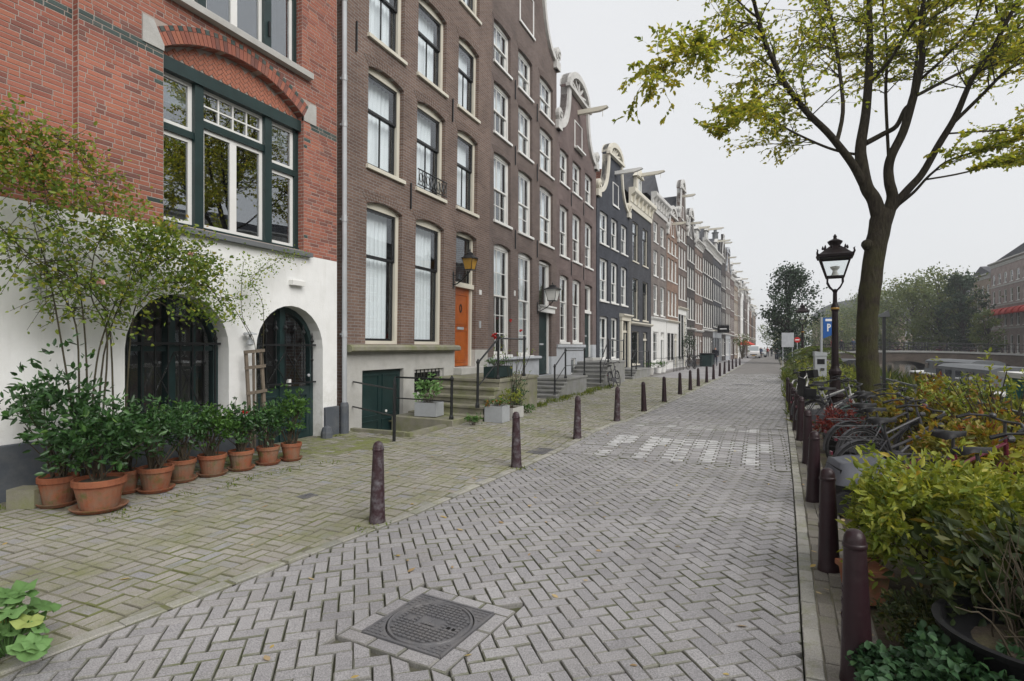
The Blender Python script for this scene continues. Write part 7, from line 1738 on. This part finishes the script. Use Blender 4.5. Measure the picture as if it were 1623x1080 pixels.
# ------------------------------------------------------------------ people
M['skin'] = mat('skin', (.5, .3, .22), .6, .05, 5, 0); M['coat_dark'] = mat('coat_dark', (.02, .022, .03), .8, .2, 4, .2, 20); M['coat_blue'] = mat('coat_blue', (.03, .05, .10), .8, .2, 4, .2, 20); M['coat_red'] = mat('coat_red', (.25, .03, .03), .8, .2, 4, .2, 20); M['coat_light'] = mat('coat_light', (.4, .38, .35), .8, .2, 4, .2, 20); M['jeans'] = mat('jeans', (.03, .035, .055), .85, .2, 5, .2, 30); M['hair'] = mat('hair', (.03, .02, .015), .7, .2, 10, .2, 40)
def person_mesh(stride):
    s = stride
    V = [(0, 0, .95), (0, .01, 1.12), (0, .02, 1.32), (0, .02, 1.46), (0, .03, 1.53), (0, .05, 1.60), (0, .045, 1.70),
         (.10, 0, .90), (.11, .16*s+.02, .50), (.11, .16*s-.10*abs(s), .09), (.11, .16*s+.02, .04), (.11, .16*s+.14, .03),
         (-.10, 0, .90), (-.11, -.12*s+.04, .50), (-.11, -.26*s-.05*abs(s), .12), (-.11, -.24*s, .05), (-.11, -.24*s+.12, .03),
         (.18, .02, 1.42), (.24, -.08*s, 1.16), (.25, .04-.14*s, .93), (.25, .07-.15*s, .84),
         (-.18, .02, 1.42), (-.24, .10*s, 1.16), (-.25, .10+.14*s, .95), (-.25, .13+.15*s, .87)]
    Rd = [(.16, .12), (.155, .11), (.18, .12), (.11, .08), (.06, .06), (.085, .095), (.08, .09), (.10, .10), (.068, .07), (.045, .045), (.045, .04), (.04, .025), (.10, .10), (.068, .07), (.045, .045), (.045, .04), (.04, .025), (.075, .075), (.05, .05), (.038, .038), (.03, .045), (.075, .075), (.05, .05), (.038, .038), (.03, .045)]
    E = [(0, 1), (1, 2), (2, 3), (3, 4), (4, 5), (5, 6), (0, 7), (7, 8), (8, 9), (9, 10), (10, 11), (0, 12), (12, 13), (13, 14), (14, 15), (15, 16), (2, 17), (17, 18), (18, 19), (19, 20), (2, 21), (21, 22), (22, 23), (23, 24)]
    me = bpy.data.meshes.new('body_cage'); me.from_pydata(V, E, []); o = bpy.data.objects.new('body_cage', me); COL.objects.link(o)
    sk = o.modifiers.new('skin', 'SKIN'); sk.use_smooth_shade = True
    for v, r in zip(me.skin_vertices[0].data, Rd): v.radius = r
    me.skin_vertices[0].data[0].use_root = True
    ss = o.modifiers.new('sub', 'SUBSURF'); ss.levels = 1; ss.render_levels = 1
    dg = bpy.context.evaluated_depsgraph_get(); out = bpy.data.meshes.new_from_object(o.evaluated_get(dg)); bpy.data.objects.remove(o); bpy.data.meshes.remove(me)
    out.name = 'body'; out.materials.clear()
    for m_ in ('jeans', 'coat_dark', 'skin', 'hair'): out.materials.append(M[m_])
    for p in out.polygons:
        c = p.center
        if c.z < .06: k = 3
        elif c.z < .88 and abs(c.x) < .2: k = 0
        elif c.z < 1.50 and not (c.z < .9): k = 1
        elif c.z < .9: k = 2
        elif c.z > 1.66 or c.y < .02: k = 3
        else: k = 2
        p.material_index = k; p.use_smooth = True
    return out
pmesh = [person_mesh(1.0), person_mesh(.15), person_mesh(-.9)]
def person(X, Y, z, rz, k, label, coat, group):
    t = inst('person', pmesh[k], None, (X, Y, z), (0, 0, R(rz))); tag(t, label, 'person', group)
    sl = t.material_slots[1]; sl.link = 'OBJECT'; sl.material = M[coat]; return t
GP = 'people at the far end of the street'
person(2.05, 84, .01, 185, 0, 'person in dark clothes walking in the road by the far dark tree', 'coat_dark', GP)
person(.1, 100, .01, 175, 2, 'person in a blue coat walking past the parked cars', 'coat_blue', GP); person(.7, 106, .01, 5, 0, 'person in a pale coat walking away beyond the cars', 'coat_light', GP); person(1.2, 110, .01, 180, 1, 'person in a red coat standing far down the road', 'coat_red', GP); person(1.9, 112, .01, 190, 0, 'person in a dark coat far down the road beside the pale coat', 'coat_dark', GP)
X, Y, p = row_point(26); person(X+2.0, Y, walk_z(X+2, Y), 170, 1, 'person in black standing on the pavement next to the hanging shop sign', 'coat_dark', 'people on the pavement')
# ------------------------------------------------------------------ bridge over the canal
br = empty('canal_bridge', (3.3, 79, 0), label='low brick bridge with iron railings crossing the canal', cat='bridge')
pts = [(x, .75+.4*math.sin(math.pi*x/24.5)) for x in np.linspace(0, 24.5, 25)]
arch = []
for k in range(3):
    x0, x1 = 1.2+7.7*k, 1.2+7.7*k+6.5; arch.append((x0, x1))
poly = [(0, -1.4)]
for x0, x1 in arch: poly += [(x0, -1.4)] + [(x0+(x1-x0)*(1-math.cos(a))/2, -1.4+1.55*math.sin(a)) for a in np.linspace(0, math.pi, 13)] + [(x1, -1.4)]
poly += [(24.5, -1.4)] + pts[::-1]
MB().prism(poly, 0, 8).build('deck', M['quay_brick'], br)
MB().band(pts, .22, -.12, .0).build('stone_coping', M['stone'], br); MB().band(pts, .22, 8.0, 8.12).build('stone_coping', M['stone'], br)
for y in (.1, 7.9):
    b = MB().tube([(x, y, z+1.15) for x, z in pts], .035, 6).tube([(x, y, z+.7) for x, z in pts], .025, 5)
    for x, z in pts[::2]: b.box(x-.04, x+.04, y-.04, y+.04, z+.1, z+1.2)
    b.build('railing', M['black'], br)
def bz(X): return .75+.4*math.sin(math.pi*(X-3.3)/24.5)+.01
for i, X in enumerate(np.arange(6.2, 25.5, 1.15)):
    put_bike(X, 79.55+.1*(i % 3), bz(X), 4 if i % 2 else 176, 3, 'small dark bicycle parked against the bridge railing', 'bicycles on the bridge', ('bike_grey', None, 'bike_red')[i % 3])
GB = 'people on the bridge'
person(9.3, 80.5, bz(9.3), 170, 1, 'person in a dark jacket standing on the bridge', 'coat_dark', GB); person(10.6, 80.8, bz(10.6), 200, 0, 'person in a blue jacket on the bridge next to the dark-jacketed one', 'coat_blue', GB); person(8.3, 81.2, bz(8.3), 80, 2, 'person in a red jacket crossing the bridge', 'coat_red', GB)
# ------------------------------------------------------------------ trees across the canal and at the end of the street
def far_tree(X, Y, h, r, n, ls, kd, label, trunk_h=.13, z0=0, flat=.8):
    t = empty('canal_tree', (X, Y, z0), label=label, cat='tree', group='trees across the canal')
    b = MB(); b.tube([(0, 0, -.1), (.1, 0, h*trunk_h), (0, .1, h*.55), (0, 0, h*.85)], [.03*h*.8, .022*h*.8, .014*h*.8, .004*h], 8); m = 46
    C = []
    for i in range(m):
        a = rng.uniform(0, 6.28); zz = rng.uniform(trunk_h*.9, 1.0); pr = math.sin(math.pi*min(.97, (zz-trunk_h*.75)/(1.06-trunk_h*.75)))**.6; q = r*pr*rng.uniform(.35, 1.08); c = np.array([q*math.cos(a), q*math.sin(a), h*zz]); C.append(c)
        b.tube([(0, 0, h*(trunk_h+.5*(zz-trunk_h))), tuple(c*np.array([.5, .5, 1])-np.array([0, 0, h*.06])), tuple(c)], [.012*h*.6, .006*h*.6, .002*h], 4, cap=False)
    b.build('trunk', M['bark_dark'], t, fix=False)
    C = np.array(C); k = n//m; P = np.repeat(C, k, 0)+rng.normal(0, r*.17, (len(C)*k, 3))*np.array([1, 1, flat])
    leaves('crown', P, rand_dirs(len(P), -.1), ls*rng.uniform(.6, 1.3, len(P)), LM[kd], t, .65, rnd=np.clip(rng.beta(2, 3, len(P))*.8+np.repeat(rng.normal(0, .12, len(C)), k)+.12*(P[:, 2]/h), 0, 1)); return t
far_tree(2.75, 67, 10.0, 2.8, 7000, .26, 'far_dark', 'dark green tree standing alone at the quay past the second lamp', .16)
for i, (x, y, h, r, kd) in enumerate([(25.8, 87, 6.2, 1.5, 'far_green'), (26.2, 98, 12.2, 2.6, 'far_dark'), (25.5, 106, 13.5, 5.2, 'far_green'), (25, 120, 14, 5.6, 'far_green'), (24.5, 137, 14, 6, 'far_green'), (23.5, 156, 14, 6, 'far_green'), (22, 180, 13, 6.5, 'far_green')]):
    far_tree(x, y, h, r, 5200 if i > 1 else 2600, .42 if i else .26, kd, ['low loose tree across the canal before the brick building', 'dark green tree across the canal before the pale house', 'broad green elm across the canal beside the dark tree', 'tall pale green elm across the canal over the bridge', 'wide green elm across the canal past the bridge', 'far green elm in the row across the canal', 'last pale green elm in the row across the canal'][i])
for i, (x, y, h, r) in enumerate([(7.5, 165, 10, 4.5), (11, 185, 11, 5), (15.5, 150, 9, 4.5), (4.6, 205, 11, 5)]):
    far_tree(x, y, h, r, 1800, .5, 'far_green', ['hazy green tree at the end of the street', 'hazy tree beside the end of the street over the canal', 'low hazy tree behind the bridge', 'far hazy tree closing the street'][i])
# ------------------------------------------------------------------ buildings across the canal
def opposite(Y0, Y1, label, wallm, rows, cols, ze, trim, awn=False, X=34.0):
    W = Y1-Y0; r = empty('canal_side_building', (X, Y1, 0), (0, 0, -math.pi/2), label, 'building', 'buildings across the canal'); r['wallm'] = wallm
    cw = W/cols; hs = [(cw*(i+.26), cw*(i+.74), z0, z1, 0) for z0, z1 in rows for i in range(cols)]
    front(r, W, -.3, ze, hs, wallm, .2); shell(r, W, ze, 12, wallm); cornice(r, 0, W, ze, .8, .5, trim, dent=False); roof_gable(r, W, ze+.8, ze+2.4, 12, 'slate')
    for k, h_ in enumerate(hs):
        window(r, *h_[:4], 0, 'white', split=.5, up=(1, 1), lo=(1, 1), far=True, y=.08, cur=('half', None, 'blind')[k % 3])
    for z0, z1 in rows[1:]: MB().box(0, W, -.08, -.002, z0-.45, z0-.25).build('string_course', M[trim], r)
    if awn:
        z0, z1 = rows[1]
        for i in range(cols):
            x0, x1 = cw*(i+.18), cw*(i+.82); b = MB(); n = 8
            prof = [(-1.1*math.sin(a), z1+.35-1.0*(1-math.cos(a))) for a in np.linspace(0, math.pi/2, n)]
            b.prism([(0, prof[-1][1])]+prof, x0, x1, axis='x'); b.build('awning', M['awning_red'], r)
    return r
opposite(86, 113.4, 'large brown brick building with stone bands and round red awnings across the canal', 'far_brick', [(.9, 3.6), (5.0, 7.4), (8.6, 10.6), (11.6, 13.2)], 12, 14.3, 'stone', True)
opposite(113.5, 123, 'pale stone house between the dark tree and the brown building across the canal', 'tan', [(.9, 3.2), (4.4, 6.8), (7.8, 9.8), (10.6, 12)], 4, 13.0, 'stone')
opposite(123.1, 134, 'brown brick house behind the trees across the canal', 'brown2', [(.9, 3.2), (4.4, 6.6), (7.6, 9.4)], 4, 10.6, 'white'); opposite(134.1, 147, 'grey-brown house behind the elms across the canal', 'dusk', [(.9, 3.2), (4.4, 6.6), (7.6, 9.4)], 5, 10.8, 'white'); opposite(147.1, 161, 'dark house far behind the elms across the canal', 'charcoal', [(.9, 3.2), (4.4, 6.6), (7.6, 9.4)], 5, 10.4, 'white')
opposite(28, 85.9, 'long brown building across the canal opposite the houseboat', 'brown3', [(.9, 3.4), (4.8, 7.0), (8.2, 10.2), (11.2, 12.8)], 13, 13.6, 'stone', X=34.4)
opposite(-25, 28, 'long row of brown house fronts across the canal behind the viewer', 'brown2', [(.9, 3.4), (4.8, 7.0), (8.2, 10.2), (11.2, 12.6)], 16, 13.2, 'stone', X=34.2)
dm = empty('domed_building', (30, 205, 0), label='pale building with a grey curved roof in the distance behind the bridge', cat='building')
MB().box(-14, 12, -6, 8, 0, 11).build('walls', M['tan'], dm); MB().prism([(-14.5, 11)]+[(-1-13.5*math.cos(a), 11+5.5*math.sin(a)) for a in np.linspace(0.05, math.pi-.05, 14)]+[(12.5, 11)], -6.4, 8).build('roof', M['lead'], dm); MB().box(-2, -.5, 0, 1.5, 16, 18.5).build('chimney', M['lead'], dm)
for i in range(9):
    for z in (1.5, 5, 8.2): MB().box(-13+i*2.8, -11.6+i*2.8, -6.05, -5.98, z, z+2).build('window', M['glass_dark'], dm)
# ------------------------------------------------------------------ parked cars, parasol, shop sign
M['car_white'] = mat('car_white', (.7, .7, .7), .3, .03, 3, 0, coat=.5); M['car_dark'] = mat('car_dark', (.05, .06, .065), .3, .05, 3, 0, coat=.5); M['car_silver'] = mat('car_silver', (.4, .43, .44), .3, .05, 3, 0, coat=.5)
def car(name, X, Y, rz, prof, win, wd, label, col, cat):
    t = empty(name, (X, Y, .01), (0, 0, R(rz)), label, cat); w = wd/2
    b = MB(); n = len(prof)
    for k, (s, sc) in enumerate(((-1, .94), (-1, 1.0), (1, 1.0), (1, .94))):
        yy = s*w*(1.0 if sc < 1 else .96)
        for x, z in prof: b.v.append((x, yy if z < .95 else yy*.86, z))
    for k in range(3):
        for i in range(n): j = (i+1) % n; b.f.append([k*n+i, k*n+j, (k+1)*n+j, (k+1)*n+i]); b.m.append(0)
    b.f.append(list(range(n))); b.m.append(0); b.f.append(list(range(3*n, 4*n))[::-1]); b.m.append(0)
    b.build('body', M[col], t)
    for (x0, z0, x1, z1) in win['front']:
        MB().add([(x0+.02, -w*.78, z0), (x0+.02, w*.78, z0), (x1+.02, w*.74, z1), (x1+.02, -w*.74, z1)], [(0, 1, 2, 3)]).build('windscreen', M['glass_dark'], t, fix=False)
    for s in (-1, 1):
        for (x0, x1, z0, z1) in win['side']: MB().box(x0, x1, s*w*.875-.008, s*w*.875+.008, z0, z1).build('side_window', M['glass_dark'], t)
        for x in win['wheels']:
            o = MB().lathe([(.001, -.1), (.31, -.1), (.33, -.06), (.33, .08), (.3, .1), (.001, .1)], 18, (x, s*(w-.08), .33), M=Matrix.Rotation(R(90), 4, 'X'), cap=False).build('wheel', M['rubber'], t); MB().lathe([(.19, -.11), (.19, .11)], 12, (x, s*(w-.08), .33), M=Matrix.Rotation(R(90), 4, 'X')).build('rim', M['steel'], o)
        MB().box(win['nose']-.05, win['nose']+.015, s*w*.72-.16, s*w*.72+.16, .62, .78).build('headlight', M['frost'], t)
    MB().box(win['nose']-.02, win['nose']+.02, -.25, .25, .38, .5).build('number_plate', M['gold'], t); MB().box(win['nose']-.02, win['nose']+.012, -.5, .5, .55, .66).build('radiator_grille', M['plastic'], t)
van = [(-2.4, .3), (2.3, .3), (2.4, .55), (2.35, .95), (1.75, 1.15), (1.1, 1.95), (.9, 2.05), (-2.35, 2.05), (-2.4, 1.9)]
car('delivery_van', -1.0, 97, -90+1.5, van, {'front': [(1.76, 1.18, 1.14, 1.88)], 'side': [(.3, 1.0, 1.15, 1.75)], 'wheels': (-1.5, 1.5), 'nose': 2.4}, 1.9, 'white delivery van parked beneath the red parasol', 'car_white', 'van')
hatch = [(-1.95, .3), (1.9, .3), (2.0, .5), (1.95, .8), (1.0, .95), (.35, 1.4), (-.9, 1.45), (-1.7, 1.0), (-1.98, .9)]
hw_ = {'front': [(.98, .99, .37, 1.36)], 'side': [(-.85, -.15, 1.0, 1.34), (-.08, .45, 1.0, 1.3)], 'wheels': (-1.2, 1.25), 'nose': 1.98}
car('parked_car', .05, 106, -88, hatch, hw_, 1.7, 'silver hatchback parked beside the white van', 'car_silver', 'car'); car('parked_car', 3.0, 92, 94, hatch, hw_, 1.7, 'dark car parked on the canal side past the dark tree', 'car_dark', 'car')
um = empty('red_parasol', (-2.1, 93.5, .1), label='red parasol standing in front of the white van', cat='parasol'); MB().tube([(0, 0, 0), (0, 0, 2.6)], .03, 8).build('pole', M['zinc'], um); MB().lathe([(.001, 2.75), (1.3, 2.15), (1.32, 2.0), (1.28, 2.0), (1.26, 2.12), (.001, 2.7)], 8, cap=False).build('canopy', M['awning_red'], um)
X, Y, p = row_point(40.2); sg = empty('hanging_sign', (X, Y, 3.9), (0, 0, -p), 'black shop sign hanging from a bracket on the wide black house', 'sign'); MB().box(.25, 1.5, -.04, .04, -.5, .35).build('board', M['plastic'], sg); MB().bar((0, 0, .45), (1.5, 0, .45), .04).build('bracket', M['black'], sg)
MB().box(.5, 1.25, -.05, -.041, -.12, .0).build('lettering_strip', M['sign_white'], sg)
X, Y, p = row_point(24.5); wc = empty('street_container', (X+1.5, Y, .1), (0, 0, -p), 'dark green street container on the pavement by the narrow charcoal house', 'container'); MB().cbox(-.5, .5, -.7, .7, 0, 1.05, .05).build('body', M['green'], wc); MB().cbox(-.53, .53, -.73, .73, 1.055, 1.15, .04).build('lid', M['plastic'], wc)
for q0, q1 in ((11.8, 15.2), (19.0, 23.2), (28, 31)):
    X, Y, p = row_point(q0); fe = empty('iron_fence', (X, Y, .1), (0, 0, math.pi/2-p), ['black iron stoop fence before the white shop front', 'black iron fence before the narrow brown house', 'black iron fence before the dark house with the hoist dormer'][(11.8, 19.0, 28).index(q0)], 'fence', 'iron fences on the pavement')
    L = q1-q0; n = int(L/.45)
    for i in range(n+1): MB().tube([(L*i/n, -1.3, 0), (L*i/n, -1.3, .95)], .018, 6).build('bar', M['black'], fe)
    for z in (.5, .92): MB().bar((0, -1.3, z), (L, -1.3, z), .025).build('rail', M['black'], fe)
    for x in (0, L): MB().bar((x, -1.3, .92), (x, -.02, .92), .025).build('rail', M['black'], fe)
# ------------------------------------------------------------------ damp air
M['haze'], _nt, _out = nodes_of('haze_air'); _pv = _nt.nodes.new('ShaderNodeVolumePrincipled'); _pv.inputs['Color'].default_value = (.93, .95, 1, 1); _pv.inputs['Density'].default_value = .0008; _pv.inputs['Anisotropy'].default_value = .2
_nt.links.new(_pv.outputs[0], _out.inputs['Volume'])
HAZE = True
if HAZE:
    hz = MB().box(-60, 60, -70, 420, -3, 24).build('haze', M['haze']); hz['kind'] = 'stuff'
